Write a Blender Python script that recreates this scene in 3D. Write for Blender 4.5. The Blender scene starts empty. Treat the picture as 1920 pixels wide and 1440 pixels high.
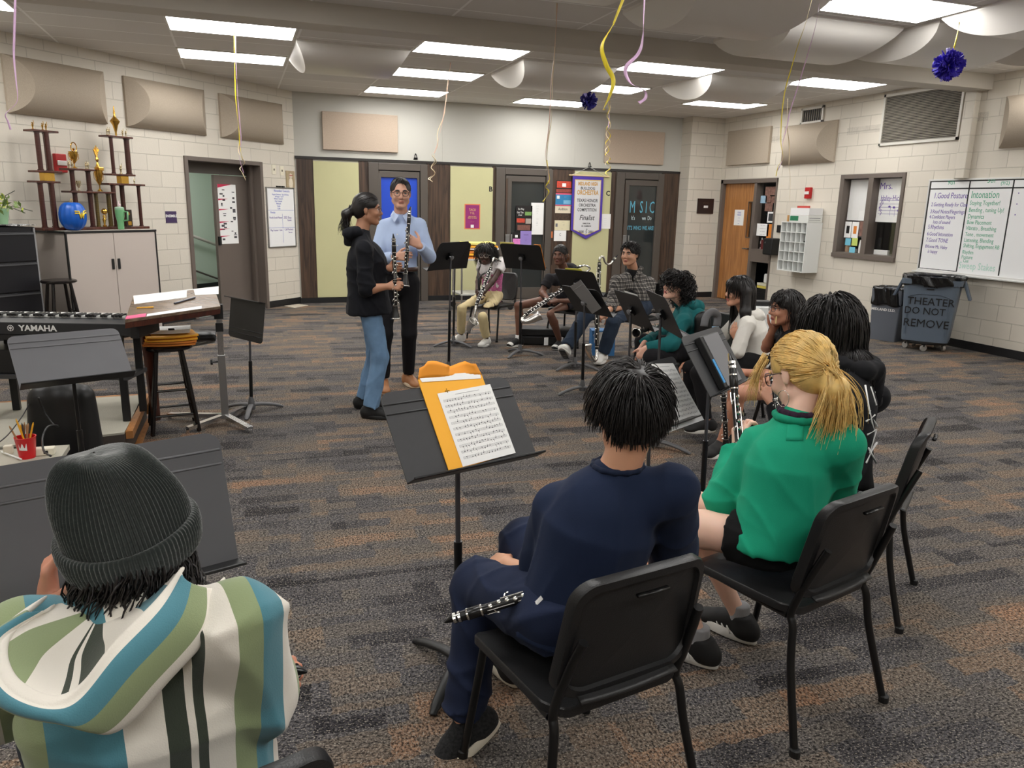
import bpy,bmesh,math,random
import numpy as np
from mathutils import Vector,Matrix,Quaternion
rnd=random.Random(7)
PI=math.pi
scene=bpy.context.scene
COL=scene.collection
CAMH=1.60
YAW,PITCH,ROLL,FPX=math.radians(19.825),math.radians(13.22),math.radians(1.29),1422.8
_f=np.array([math.sin(YAW)*math.cos(PITCH),math.cos(YAW)*math.cos(PITCH),-math.sin(PITCH)])
_r0=np.array([math.cos(YAW),-math.sin(YAW),0.0]);_u0=np.cross(_r0,_f)
_r=_r0*math.cos(ROLL)+_u0*math.sin(ROLL);_u=-_r0*math.sin(ROLL)+_u0*math.cos(ROLL)
CAMP=np.array([0.0,0.0,CAMH])
def _ray(px,py):return _f+_r*((px-960)/FPX)+_u*((720-py)/FPX)
def at(px,py,Y):
 d=_ray(px,py);return CAMP+d*(Y/d[1])
def fl(px,py,z=0.0):
 d=_ray(px,py);return CAMP+d*((z-CAMH)/d[2])
cam_d=bpy.data.cameras.new('camera');cam=bpy.data.objects.new('camera',cam_d);COL.objects.link(cam)
cam_d.sensor_width=36.0;cam_d.lens=FPX/1920*36.0;cam_d.clip_start=0.05
cam.matrix_world=Matrix(((_r[0],_u[0],-_f[0],0),(_r[1],_u[1],-_f[1],0),(_r[2],_u[2],-_f[2],CAMH),(0,0,0,1)))
scene.camera=cam
def lin(c):
 return tuple(((v/255.0)/12.92 if v/255.0<=0.04045 else((v/255.0+0.055)/1.055)**2.4)for v in c)+(1.0,)
class NT:
 def __init__(s,name):
  s.m=bpy.data.materials.new(name);s.m.use_nodes=True;s.t=s.m.node_tree
  s.b=s.t.nodes['Principled BSDF']
 def n(s,typ,**kw):
  nd=s.t.nodes.new(typ)
  for k,v in kw.items():
   if k in nd.inputs:nd.inputs[k].default_value=v
   else:setattr(nd,k,v)
  return nd
 def l(s,a,b):s.t.links.new(a,b)
_mats={}
def mat(name,rgb,rough=0.6,metal=0.0,bump=None,var=None,spec=None,coord='Object',sheen=0,trans=0,sub=0):
 """flat colour with optional noise variation var=(scale, amount) and bump=(scale, strength)"""
 if name in _mats:return _mats[name]
 k=NT(name);c=lin(rgb)
 k.b.inputs['Base Color'].default_value=c
 k.b.inputs['Roughness'].default_value=rough;k.b.inputs['Metallic'].default_value=metal
 if spec is not None:k.b.inputs['Specular IOR Level'].default_value=spec
 if sheen:k.b.inputs['Sheen Weight'].default_value=sheen
 if trans:k.b.inputs['Transmission Weight'].default_value=trans
 if sub:
  k.b.inputs['Subsurface Weight'].default_value=sub;k.b.inputs['Subsurface Radius'].default_value=(.012,.004,.002)
 if bump or var:tc=k.n('ShaderNodeTexCoord')
 if var:
  nz=k.n('ShaderNodeTexNoise',Scale=var[0],Detail=4.0);k.l(tc.outputs[coord],nz.inputs['Vector'])
  mx=k.n('ShaderNodeMixRGB',blend_type='MIX');a=var[1]
  mx.inputs['Color1'].default_value=tuple(max(0,v*(1-a))for v in c[:3])+(1,)
  mx.inputs['Color2'].default_value=tuple(min(1,v*(1+a))for v in c[:3])+(1,)
  k.l(nz.outputs['Fac'],mx.inputs['Fac']);k.l(mx.outputs['Color'],k.b.inputs['Base Color'])
 if bump:
  nb=k.n('ShaderNodeTexNoise',Scale=bump[0],Detail=3.0);k.l(tc.outputs[coord],nb.inputs['Vector'])
  bp=k.n('ShaderNodeBump',Strength=bump[1],Distance=0.01);k.l(nb.outputs['Fac'],bp.inputs['Height'])
  k.l(bp.outputs['Normal'],k.b.inputs['Normal'])
 _mats[name]=k.m
 return k.m
class MB:
 """collects shapes into one mesh"""
 def __init__(s):s.v=[];s.f=[];s.mi=[];s.cur=0;s.M=None;s.subs=[]
 def _add(s,vs,fs):
  o=len(s.v)
  if s.M is not None:vs=[tuple(s.M@Vector(p))for p in vs]
  s.v+=[tuple(map(float,p))for p in vs];s.f+=[tuple(i+o for i in f)for f in fs];s.mi+=[s.cur]*len(fs)
 def box(s,c,d,R=None):
  hx,hy,hz=d[0]/2,d[1]/2,d[2]/2
  vs=[Vector((x*hx,y*hy,z*hz))for z in(-1,1)for y in(-1,1)for x in(-1,1)]
  if R is not None:vs=[R@v for v in vs]
  vs=[v+Vector(c)for v in vs]
  s._add(vs,[(0,2,3,1),(4,5,7,6),(0,1,5,4),(2,6,7,3),(0,4,6,2),(1,3,7,5)]);return s
 def b2(s,x0,x1,y0,y1,z0,z1):return s.box(((x0+x1)/2,(y0+y1)/2,(z0+z1)/2),(abs(x1-x0),abs(y1-y0),abs(z1-z0)))
 def quad(s,a,b,c,d):s._add([a,b,c,d],[(0,1,2,3)]);return s
 def tube(s,pts,r,n=8,caps=True,flat=None):
  """flat=(vec, scale): squash cross section along vec"""
  pts=[Vector(p)for p in pts];m=len(pts)
  rs=[r]*m if not hasattr(r,'__len__')else list(r)
  vs=[];prev=None
  for i,p in enumerate(pts):
   t=(pts[min(i+1,m-1)]-pts[max(i-1,0)])
   t=t.normalized()if t.length>1e-9 else Vector((0,0,1))
   if prev is None:
    a=Vector((0,0,1))if abs(t.z)<0.9 else Vector((1,0,0))
    u=t.cross(a).normalized()
   else:
    u=prev-t*prev.dot(t)
    u=u.normalized()if u.length>1e-6 else prev
   prev=u;w=t.cross(u)
   for j in range(n):
    a=2*PI*j/n
    q=(u*math.cos(a)+w*math.sin(a))*rs[i]
    if flat is not None:
     fn=Vector(flat[0]);q=q-fn*q.dot(fn)*(1-flat[1])
    vs.append(p+q)
  fs=[(i*n+j,i*n+(j+1)%n,(i+1)*n+(j+1)%n,(i+1)*n+j)for i in range(m-1)for j in range(n)]
  if caps:fs+=[tuple(range(n-1,-1,-1)),tuple(range((m-1)*n,m*n))]
  s._add(vs,fs);return s
 def lathe(s,prof,o=(0,0,0),ax=(0,0,1),n=20,cap=True):
  """prof: list of (radius, height along ax)"""
  ax=Vector(ax).normalized();a=Vector((1,0,0))if abs(ax.x)<.9 else Vector((0,1,0))
  u=(a-ax*a.dot(ax)).normalized();w=ax.cross(u);o=Vector(o);m=len(prof)
  vs=[o+ax*h+(u*math.cos(2*PI*j/n)+w*math.sin(2*PI*j/n))*max(r,1e-5)for r,h in prof for j in range(n)]
  fs=[(i*n+j,i*n+(j+1)%n,(i+1)*n+(j+1)%n,(i+1)*n+j)for i in range(m-1)for j in range(n)]
  if cap:fs+=[tuple(range(n-1,-1,-1)),tuple(range((m-1)*n,m*n))]
  s._add(vs,fs);return s
 def prism(s,poly,e):
  """poly: 3-D polygon, e: extrusion vector"""
  n=len(poly);e=Vector(e);P=[Vector(p)for p in poly]
  s._add(P+[p+e for p in P],[tuple(range(n-1,-1,-1)),tuple(range(n,2*n))]+[(i,(i+1)%n,n+(i+1)%n,n+i)for i in range(n)]);return s
 def grid(s,fn,nu,nv,closed_u=False):
  vs=[fn(i/(nu-1)if not closed_u else i/nu,j/(nv-1))for j in range(nv)for i in range(nu)]
  fs=[]
  for j in range(nv-1):
   for i in range(nu if closed_u else nu-1):
    i2=(i+1)%nu;fs.append((j*nu+i,j*nu+i2,(j+1)*nu+i2,(j+1)*nu+i))
  s._add(vs,fs);return s
 def ball(s,c,r,n=10,m=7):
  rr=r if hasattr(r,'__len__')else(r,r,r);c=Vector(c)
  vs=[c+Vector((0,0,-rr[2]))]
  for j in range(1,m):
   ph=-PI/2+PI*j/m
   for i in range(n):
    th=2*PI*i/n;vs.append(c+Vector((rr[0]*math.cos(ph)*math.cos(th),rr[1]*math.cos(ph)*math.sin(th),rr[2]*math.sin(ph))))
  vs.append(c+Vector((0,0,rr[2])));T=len(vs)-1
  fs=[(0,1+(i+1)%n,1+i)for i in range(n)]
  for j in range(m-2):fs+=[(1+j*n+i,1+j*n+(i+1)%n,1+(j+1)*n+(i+1)%n,1+(j+1)*n+i)for i in range(n)]
  b=1+(m-2)*n;fs+=[(b+i,b+(i+1)%n,T)for i in range(n)]
  s._add(vs,fs);return s
def _link(o,parent):
 COL.objects.link(o)
 if parent is not None:
  o.parent=parent
  o.matrix_parent_inverse=world_of(parent).inverted()
def world_of(o):
 m=o.matrix_basis.copy()
 while o.parent is not None:
  m=o.matrix_parent_inverse@m;o=o.parent;m=o.matrix_basis@m
 return m
def obj(name,g,mats,parent=None,smooth=False,bev=0,label=None,sol=0,local=False,sub=0):
 if isinstance(g,MB):v,f,mi=g.v,g.f,g.mi
 else:v,f,mi=g[0],g[1],(g[2]if len(g)>2 else None)
 me=bpy.data.meshes.new(name)
 me.from_pydata(v if isinstance(v,list)else v.tolist(),[],f if isinstance(f,list)else f.tolist())
 mats=mats if isinstance(mats,(list,tuple))else[mats]
 for m in mats:me.materials.append(m)
 if mi is not None and len(mats)>1:me.polygons.foreach_set('material_index',np.asarray(mi,dtype=np.int32))
 if smooth:
  me.polygons.foreach_set('use_smooth',np.ones(len(me.polygons),dtype=bool))
 me.update()
 if isinstance(smooth,(int,float))and not isinstance(smooth,bool):
  me.set_sharp_from_angle(angle=math.radians(smooth))
 o=bpy.data.objects.new(name,me)
 if local:
  COL.objects.link(o);o.parent=parent
 else:_link(o,parent)
 if bev:
  b=o.modifiers.new('bevel','BEVEL');b.width=bev;b.segments=2;b.limit_method='ANGLE'
 if sol:
  b=o.modifiers.new('solid','SOLIDIFY');b.thickness=sol;b.offset=0
 if sub:
  b=o.modifiers.new('sub','SUBSURF');b.levels=sub;b.render_levels=sub
 if label:o['label']=label
 return o
def thing(name,label,cat,loc=(0,0,0),rz=0.0,group=None):
 o=bpy.data.objects.new(name,None);COL.objects.link(o);o.empty_display_size=.1
 o.location=loc;o.rotation_euler=(0,0,rz);tag(o,label,cat,group);return o
def tag(o,label,cat,group=None,kind=None):
 o['label']=label;o['category']=cat
 if group:o['group']=group
 if kind:o['kind']=kind
 return o
def struct(o,label=None):
 o['kind']='structure'
 if label:o['label']=label
 return o
def dup(root,loc,rz,label=None,name=None):
 def cp(o,par):
  c=o.copy();COL.objects.link(c)
  if par is not None:c.parent=par;c.matrix_parent_inverse=o.matrix_parent_inverse.copy()
  for ch in list(o.children):cp(ch,c)
  return c
 r=cp(root,None);r.location=loc;r.rotation_euler=(0,0,rz)
 if label:r['label']=label
 return r
def frame(o,x,y,z=None):
 """4x4 from origin and axes"""
 x=Vector(x).normalized();y=Vector(y);y=(y-x*y.dot(x)).normalized();z=x.cross(y)
 return Matrix(((x.x,y.x,z.x,o[0]),(x.y,y.y,z.y,o[1]),(x.z,y.z,z.z,o[2]),(0,0,0,1)))
def text(name,s,M,size,m,parent,ext=0.0006,align='CENTER',shear=0,sx=1.0,spacing=1.0,bold=0.0,line=1.0):
 """lettering: M maps text plane (x right, y up, z out) to the world"""
 cu=bpy.data.curves.new(name,'FONT');cu.body=s;cu.size=size;cu.extrude=ext;cu.align_x=align;cu.align_y='CENTER'
 cu.shear=shear;cu.space_character=spacing;cu.offset=bold;cu.space_line=line;cu.resolution_u=2
 tmp=bpy.data.objects.new('tmp',cu);COL.objects.link(tmp)
 dg=bpy.context.evaluated_depsgraph_get();me=bpy.data.meshes.new_from_object(tmp.evaluated_get(dg))
 bpy.data.objects.remove(tmp);bpy.data.curves.remove(cu)
 me.transform(M@Matrix.Diagonal((sx,1,1,1)));me.name=name
 me.materials.clear();me.materials.append(m)
 o=bpy.data.objects.new(name,me);_link(o,parent);return o
def textrows(name,rows,M,m,parent,**kw):
 """rows: (string, x, y, size[, material]) joined into one lettering mesh per call"""
 obs=[]
 for r in rows:
  MM=M@Matrix.Translation((r[1],r[2],0));k=dict(kw)
  if len(r)>4:k.update(r[4])
  obs.append(text(name,r[0],MM,r[3],m,parent,**k))
 bm=bmesh.new()
 for o in obs:bm.from_mesh(o.data)
 me=bpy.data.meshes.new(name);bm.to_mesh(me);bm.free();me.materials.append(m)
 for o in obs:
  d=o.data;bpy.data.objects.remove(o);bpy.data.meshes.remove(d)
 o=bpy.data.objects.new(name,me);_link(o,parent);return o
def _np(p):return np.array([float(p[0]),float(p[1]),float(p[2])])
def cap(a,b,ra,rb=None,sq=None,c0=False,c1=False,k=None,op='+'):
 """tapered capsule a-b; sq=(dir, scale) squashes it, c0/c1 cut the ends flat"""
 return('c',_np(a),_np(b),ra,ra if rb is None else rb,sq,c0,c1,k,op)
def ell(c,r,ax=None,k=None,op='+'):
 return('e',_np(c),np.array(r,float),None if ax is None else np.array([_np(v)for v in ax]),k,op)
def half(p,n,k=None):
 """keep the side the normal points away from"""
 return('h',_np(p),_np(n),k)
def _eval(prims,X,Y,Z,vox,kdef):
 D=np.full((len(X),len(Y),len(Z)),0.06,dtype=np.float32)
 for p in prims:
  if p[0]=='h':
   n=p[2]/np.linalg.norm(p[2]);q=p[1]
   d=(X[:,None,None]-q[0])*n[0]+(Y[None,:,None]-q[1])*n[1]+(Z[None,None,:]-q[2])*n[2]
   k=p[3]or .004
   h=np.clip(0.5-0.5*(D-d)/k,0,1)
   D=(D+(d-D)*h+k*h*(1-h)).astype(np.float32);continue
  if p[0]=='c':
   _,a,b,ra,rb,sq,c0,c1,k,op=p;R=max(ra,rb);lo=np.minimum(a,b)-R;hi=np.maximum(a,b)+R
  else:
   _,c,r,ax,k,op=p;R=r.max();lo=c-R;hi=c+R
  k=kdef if k is None else k;mg=k+3*vox
  i0,i1=np.searchsorted(X,(lo[0]-mg,hi[0]+mg));j0,j1=np.searchsorted(Y,(lo[1]-mg,hi[1]+mg));k0,k1=np.searchsorted(Z,(lo[2]-mg,hi[2]+mg))
  if i0>=i1 or j0>=j1 or k0>=k1:continue
  x=X[i0:i1][:,None,None];y=Y[j0:j1][None,:,None];z=Z[k0:k1][None,None,:]
  if p[0]=='c':
   if sq is not None:
    n=_np(sq[0]);n=n/np.linalg.norm(n);s=1.0/sq[1]-1.0
    w=((x-a[0])*n[0]+(y-a[1])*n[1]+(z-a[2])*n[2])*s
    px,py,pz=(x-a[0])+w*n[0],(y-a[1])+w*n[1],(z-a[2])+w*n[2]
    ba=(b-a);ba=ba+n*(ba@n)*s
   else:
    px,py,pz=x-a[0],y-a[1],z-a[2];ba=b-a
   L2=max(ba@ba,1e-9);t0=(px*ba[0]+py*ba[1]+pz*ba[2])/L2;t=np.clip(t0,0,1)
   d=np.sqrt((px-t*ba[0])**2+(py-t*ba[1])**2+(pz-t*ba[2])**2)-(ra+(rb-ra)*t)
   L=math.sqrt(L2)
   if c1:d=np.maximum(d,(t0-1)*L)
   if c0:d=np.maximum(d,-t0*L)
  else:
   px,py,pz=x-c[0],y-c[1],z-c[2]
   if ax is not None:
    px,py,pz=(px*ax[0][0]+py*ax[0][1]+pz*ax[0][2],px*ax[1][0]+py*ax[1][1]+pz*ax[1][2],px*ax[2][0]+py*ax[2][1]+pz*ax[2][2])
   k0_=np.sqrt((px/r[0])**2+(py/r[1])**2+(pz/r[2])**2)
   k1_=np.sqrt((px/r[0]**2)**2+(py/r[1]**2)**2+(pz/r[2]**2)**2)+1e-9
   d=k0_*(k0_-1)/k1_
  S=D[i0:i1,j0:j1,k0:k1]
  if op=='+':
   h=np.clip(0.5+0.5*(S-d)/k,0,1);D[i0:i1,j0:j1,k0:k1]=S+(d-S)*h-k*h*(1-h)
  else:
   d=-d;h=np.clip(0.5-0.5*(S-d)/k,0,1);D[i0:i1,j0:j1,k0:k1]=S+(d-S)*h+k*h*(1-h)
 return D
def blob(prims,vox=.008,k=.02,disp=None,smooth=1):
 """smooth union of the volumes meshed by surface nets -> (verts, quads)"""
 lo=np.array([1e9]*3);hi=-lo
 for p in prims:
  if p[0]=='c' and p[9]=='+':R=max(p[3],p[4]);lo=np.minimum(lo,np.minimum(p[1],p[2])-R);hi=np.maximum(hi,np.maximum(p[1],p[2])+R)
  elif p[0]=='e' and p[5]=='+':R=p[2].max();lo=np.minimum(lo,p[1]-R);hi=np.maximum(hi,p[1]+R)
 lo-=.02+2*vox;hi+=.02+2*vox
 X,Y,Z=(np.arange(lo[i],hi[i],vox)for i in range(3))
 D=_eval(prims,X,Y,Z,vox,k)
 if disp is not None:
  D=D+disp(X[:,None,None],Y[None,:,None],Z[None,None,:])
 return nets(D,lo,vox,smooth)
def nets(D,lo,vox,smooth=1):
 s=D<0;nx,ny,nz=D.shape
 cnt=np.zeros((nx-1,ny-1,nz-1),np.int8)
 for i in(0,1):
  for j in(0,1):
   for k in(0,1):cnt+=s[i:nx-1+i,j:ny-1+j,k:nz-1+k]
 act=(cnt>0)&(cnt<8);I=np.argwhere(act);n=len(I)
 ids=np.full(act.shape,-1,np.int64);ids[act]=np.arange(n)
 off=np.array([(i,j,k)for i in(0,1)for j in(0,1)for k in(0,1)])
 V=np.stack([D[I[:,0]+o[0],I[:,1]+o[1],I[:,2]+o[2]]for o in off],1)
 acc=np.zeros((n,3));c=np.zeros(n)
 for a in range(8):
  for b in range(a+1,8):
   if abs(off[a]-off[b]).sum()!=1:continue
   m=(V[:,a]<0)!=(V[:,b]<0);t=np.where(m,V[:,a]/np.where(m,V[:,a]-V[:,b],1),0)
   acc+=m[:,None]*(off[a]+(off[b]-off[a])*t[:,None]);c+=m
 P=lo+(I+acc/c[:,None])*vox
 F=[]
 for ax in range(3):
  o1,o2=[(1,2),(2,0),(0,1)][ax]
  sl0=[slice(1,None)]*3;sl1=[slice(1,None)]*3
  sl0[ax]=slice(0,-1);sl1[ax]=slice(1,None)
  A=s[tuple(sl0)];B=s[tuple(sl1)];E=np.argwhere(A!=B)
  if not len(E):continue
  inside=A[tuple(E.T)];base=E.copy();base[:,o1]+=1;base[:,o2]+=1
  def cid(d1,d2):
   q=base.copy();q[:,o1]-=d1;q[:,o2]-=d2
   q=np.minimum(q,np.array(ids.shape)-1);return ids[tuple(q.T)]
  q=np.stack([cid(1,1),cid(0,1),cid(0,0),cid(1,0)],1)
  q[~inside]=q[~inside][:,::-1];F.append(q)
 F=np.concatenate(F);F=F[(F>=0).all(1)]
 for _ in range(smooth):
  e=np.concatenate([F[:,[0,1]],F[:,[1,2]],F[:,[2,3]],F[:,[3,0]]])
  S=np.zeros_like(P);w=np.bincount(e.ravel(),minlength=len(P)).astype(float)
  for d in range(3):S[:,d]=np.bincount(e[:,0],P[e[:,1],d],len(P))+np.bincount(e[:,1],P[e[:,0],d],len(P))
  P=P*.5+S/np.maximum(w,1)[:,None]*.5
 return P,F
def wrinkle(amp=.004,sc=30.,seed=0,stretch=(1,1,.6)):
 rs=np.random.RandomState(seed);ph=rs.rand(12)*6.28;dr=rs.randn(12,3)*np.array(stretch)
 dr/=np.linalg.norm(dr,axis=1)[:,None]
 def f(x,y,z):
  L=lambda i,k:sc*k*(dr[i][0]*x+dr[i][1]*y+dr[i][2]*z)+ph[i]
  w=np.sin(L(0,.45))+np.sin(L(1,.5));o=0
  for i in range(2,6):
   r=1-np.abs(np.sin(L(i,.5+.12*i)+.9*w));o=o-r*r*r*(.55+.45*np.sin(L(i+5,.35)))
  return(amp*(o+.5)).astype(np.float32)
 return f
ZC=3.21;YB=12.6;XR=8.4
class Wall:
 def __init__(s,o,u,n):
  s.o=Vector(o);s.u=Vector(u).normalized();s.n=Vector(n).normalized()
 def M(s,u=0,z=0,off=0):
  p=s.o+s.u*u+s.n*off;x=s.u;y=Vector((0,0,1));w=s.n
  return Matrix(((x.x,y.x,w.x,p.x),(x.y,y.y,w.y,p.y),(x.z,y.z,w.z,p.z+z),(0,0,0,1)))
 def P(s,px,py,off=0):
  d=Vector(_ray(px,py));c=Vector(CAMP);o=s.o+s.n*off
  q=c+d*((o-c).dot(s.n)/d.dot(s.n));return((q-s.o).dot(s.u),q.z)
 def mb(s,off=0):m=MB();m.M=s.M(0,0,off);return m
 def pt(s,u,z,off=0):return s.o+s.u*u+s.n*off+Vector((0,0,z))
r2=1/math.sqrt(2)
WL=Wall((-4.2,7.5,0),(r2,r2,0),(r2,-r2,0));LL=5.1/r2
WB=Wall((0.9,YB,0),(1,0,0),(0,-1,0))
WR=Wall((XR,13.0,0),(0,-1,0),(-1,0,0))
def block_mat(name,d,rgb=(214,207,194),off=0.0):
 k=NT(name);tc=k.n('ShaderNodeNewGeometry')
 dt=k.n('ShaderNodeVectorMath',operation='DOT_PRODUCT');dt.inputs[1].default_value=d;k.l(tc.outputs['Position'],dt.inputs[0])
 sp=k.n('ShaderNodeSeparateXYZ');k.l(tc.outputs['Position'],sp.inputs[0])
 cb=k.n('ShaderNodeCombineXYZ');k.l(dt.outputs['Value'],cb.inputs[0])
 ad=k.n('ShaderNodeMath',operation='ADD');ad.inputs[1].default_value=off;k.l(sp.outputs[2],ad.inputs[0]);k.l(ad.outputs[0],cb.inputs[1])
 br=k.n('ShaderNodeTexBrick');k.l(cb.outputs[0],br.inputs['Vector'])
 br.inputs['Scale'].default_value=1;br.inputs['Brick Width'].default_value=.392;br.inputs['Row Height'].default_value=.1955
 br.inputs['Mortar Size'].default_value=.0045;br.inputs['Mortar Smooth'].default_value=.35;br.inputs['Bias'].default_value=0
 c=lin(rgb);br.inputs['Color1'].default_value=c;br.inputs['Color2'].default_value=tuple(v*.95 for v in c[:3])+(1,)
 br.inputs['Mortar'].default_value=tuple(v*.80 for v in c[:3])+(1,)
 k.l(br.outputs['Color'],k.b.inputs['Base Color'])
 nz=k.n('ShaderNodeTexNoise',Scale=60.0,Detail=4.0);k.l(tc.outputs['Position'],nz.inputs['Vector'])
 mm=k.n('ShaderNodeMath',operation='MULTIPLY_ADD');mm.inputs[1].default_value=-1.0;k.l(br.outputs['Fac'],mm.inputs[0])
 m2=k.n('ShaderNodeMath',operation='MULTIPLY');m2.inputs[1].default_value=.25;k.l(nz.outputs['Fac'],m2.inputs[0]);k.l(m2.outputs[0],mm.inputs[2])
 bp=k.n('ShaderNodeBump',Strength=.9,Distance=.006);k.l(mm.outputs[0],bp.inputs['Height']);k.l(bp.outputs['Normal'],k.b.inputs['Normal'])
 k.b.inputs['Roughness'].default_value=.55
 return k.m
m_blkL=block_mat('painted_block_diagonal',(r2,r2,0),off=.03)
m_blkR=block_mat('painted_block_right',(0,1,0),off=.0)
m_blkB=block_mat('painted_block_back',(1,0,0))
m_paint=mat('painted_plaster',(190,188,180),.6,var=(1.2,.03))
m_black=mat('black_plastic',(22,22,23),.45)
m_base=mat('black_rubber_base',(20,20,22),.5)
m_frame=mat('taupe_metal_paint',(104,94,87),.45)
m_framed=mat('dark_taupe_paint',(84,77,71),.45)
m_white=mat('white_board',(238,239,240),.18)
m_alum=mat('aluminium',(170,170,170),.35,1.0)
m_chrome=mat('chrome',(215,215,215),.16,1.0)
m_gold=mat('gold_plastic',(222,176,84),.22,1.0)
m_paper=mat('paper',(238,238,236),.7)
m_off=mat('off_white_plastic',(226,220,200),.5)
def wood_mat(name,c1,c2,scale=1.0,rough=.4,axis='Z',band=9.0):
 k=NT(name);tc=k.n('ShaderNodeTexCoord');mp=k.n('ShaderNodeMapping')
 mp.inputs['Scale'].default_value={'Z':(14*scale,14*scale,.9*scale),'X':(.9*scale,14*scale,14*scale)}[axis]
 k.l(tc.outputs['Object'],mp.inputs['Vector'])
 nz=k.n('ShaderNodeTexNoise',Scale=1.6,Detail=6.0,Distortion=1.2);k.l(mp.outputs[0],nz.inputs['Vector'])
 rp=k.n('ShaderNodeValToRGB');rp.color_ramp.elements[0].position=.35;rp.color_ramp.elements[1].position=.68
 rp.color_ramp.elements[0].color=lin(c1);rp.color_ramp.elements[1].color=lin(c2)
 k.l(nz.outputs['Fac'],rp.inputs['Fac']);k.l(rp.outputs['Color'],k.b.inputs['Base Color']);k.b.inputs['Roughness'].default_value=rough
 return k.m
m_walnut=wood_mat('walnut_panelling',(52,40,33),(88,68,54))
m_oak=wood_mat('honey_oak',(150,98,52),(186,130,76))
m_mahog=wood_mat('reddish_wood',(58,30,22),(92,48,34),rough=.3)
m_tack=mat('green_tackboard',(197,194,150),.8,bump=(220,.15),var=(3,.04))
def carpet_mat():
 k=NT('patterned_carpet');tc=k.n('ShaderNodeTexCoord')
 mp=k.n('ShaderNodeMapping');k.l(tc.outputs['Object'],mp.inputs['Vector']);mp.inputs['Rotation'].default_value=(0,0,.05)
 wn=k.n('ShaderNodeTexNoise',Scale=26.0,Detail=2.0);k.l(mp.outputs[0],wn.inputs['Vector'])
 sc=k.n('ShaderNodeVectorMath',operation='SCALE');sc.inputs['Scale'].default_value=.04;k.l(wn.outputs['Color'],sc.inputs[0])
 av=k.n('ShaderNodeVectorMath',operation='ADD');k.l(mp.outputs[0],av.inputs[0]);k.l(sc.outputs[0],av.inputs[1])
 def bricks(w,h,off,sq):
  m=k.n('ShaderNodeMapping');m.inputs['Location'].default_value=off;k.l(av.outputs[0],m.inputs['Vector'])
  b=k.n('ShaderNodeTexBrick');b.offset=sq;b.inputs['Scale'].default_value=1;b.inputs['Brick Width'].default_value=w;b.inputs['Row Height'].default_value=h
  b.inputs['Mortar Size'].default_value=0;b.inputs['Color1'].default_value=(0,0,0,1);b.inputs['Color2'].default_value=(1,1,1,1);b.inputs['Bias'].default_value=0
  k.l(m.outputs[0],b.inputs['Vector']);return b
 b1=bricks(.60,.15,(0,0,0),.37);b2=bricks(.42,.21,(.31,.13,0),.61);b3=bricks(.30,.09,(.7,.4,0),.5)
 mx=k.n('ShaderNodeMixRGB');mx.inputs['Fac'].default_value=.5;k.l(b1.outputs['Color'],mx.inputs['Color1']);k.l(b2.outputs['Color'],mx.inputs['Color2'])
 mx2=k.n('ShaderNodeMixRGB');mx2.inputs['Fac'].default_value=.36;k.l(mx.outputs[0],mx2.inputs['Color1']);k.l(b3.outputs['Color'],mx2.inputs['Color2'])
 m4=k.n('ShaderNodeMapping');m4.inputs['Scale'].default_value=(75,130,60);k.l(mp.outputs[0],m4.inputs['Vector'])
 sp=k.n('ShaderNodeTexNoise',Scale=1.0,Detail=3.0,Roughness=.7);k.l(m4.outputs[0],sp.inputs['Vector'])
 m5=k.n('ShaderNodeMapping');m5.inputs['Scale'].default_value=(130,75,60);m5.inputs['Location'].default_value=(3,5,0);k.l(mp.outputs[0],m5.inputs['Vector'])
 sp2=k.n('ShaderNodeTexNoise',Scale=1.0,Detail=3.0,Roughness=.7);k.l(m5.outputs[0],sp2.inputs['Vector'])
 pick=k.n('ShaderNodeMixRGB');k.l(b2.outputs['Color'],pick.inputs['Fac']);k.l(sp.outputs['Fac'],pick.inputs['Color1']);k.l(sp2.outputs['Fac'],pick.inputs['Color2'])
 rp=k.n('ShaderNodeValToRGB');e=rp.color_ramp.elements
 cols=[(0,(33,32,34)),(.22,(44,43,47)),(.4,(70,69,72)),(.55,(80,76,73)),(.70,(96,84,74)),(1,(124,94,74))]
 e[0].color=lin(cols[0][1]);e[1].color=lin(cols[-1][1])
 for p,c in cols[1:-1]:x=e.new(p);x.color=lin(c)
 k.l(mx2.outputs[0],rp.inputs['Fac'])
 ra=k.n('ShaderNodeValToRGB');ra.color_ramp.elements[0].position=.41;ra.color_ramp.elements[0].color=(.20,.20,.21,1);ra.color_ramp.elements[1].position=.62;ra.color_ramp.elements[1].color=(2.7,2.6,2.45,1)
 k.l(pick.outputs[0],ra.inputs['Fac'])
 mu=k.n('ShaderNodeMixRGB',blend_type='MULTIPLY');mu.inputs['Fac'].default_value=1;k.l(rp.outputs['Color'],mu.inputs['Color1']);k.l(ra.outputs['Color'],mu.inputs['Color2'])
 vn=k.n('ShaderNodeTexNoise',Scale=150.0,Detail=1.0);k.l(mp.outputs[0],vn.inputs['Vector']);fr_=k.n('ShaderNodeMapRange');fr_.inputs['From Min'].default_value=.58;fr_.inputs['From Max'].default_value=.70;fr_.inputs['To Max'].default_value=.75;k.l(vn.outputs['Fac'],fr_.inputs['Value'])
 fk=k.n('ShaderNodeMixRGB');k.l(fr_.outputs[0],fk.inputs['Fac']);k.l(mu.outputs[0],fk.inputs['Color1']);fk.inputs['Color2'].default_value=lin((172,164,152))
 k.l(fk.outputs[0],k.b.inputs['Base Color']);k.b.inputs['Roughness'].default_value=.95;k.b.inputs['Specular IOR Level'].default_value=.15
 bp=k.n('ShaderNodeBump',Strength=.6,Distance=.004);k.l(pick.outputs[0],bp.inputs['Height']);k.l(bp.outputs['Normal'],k.b.inputs['Normal'])
 return k.m
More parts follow.
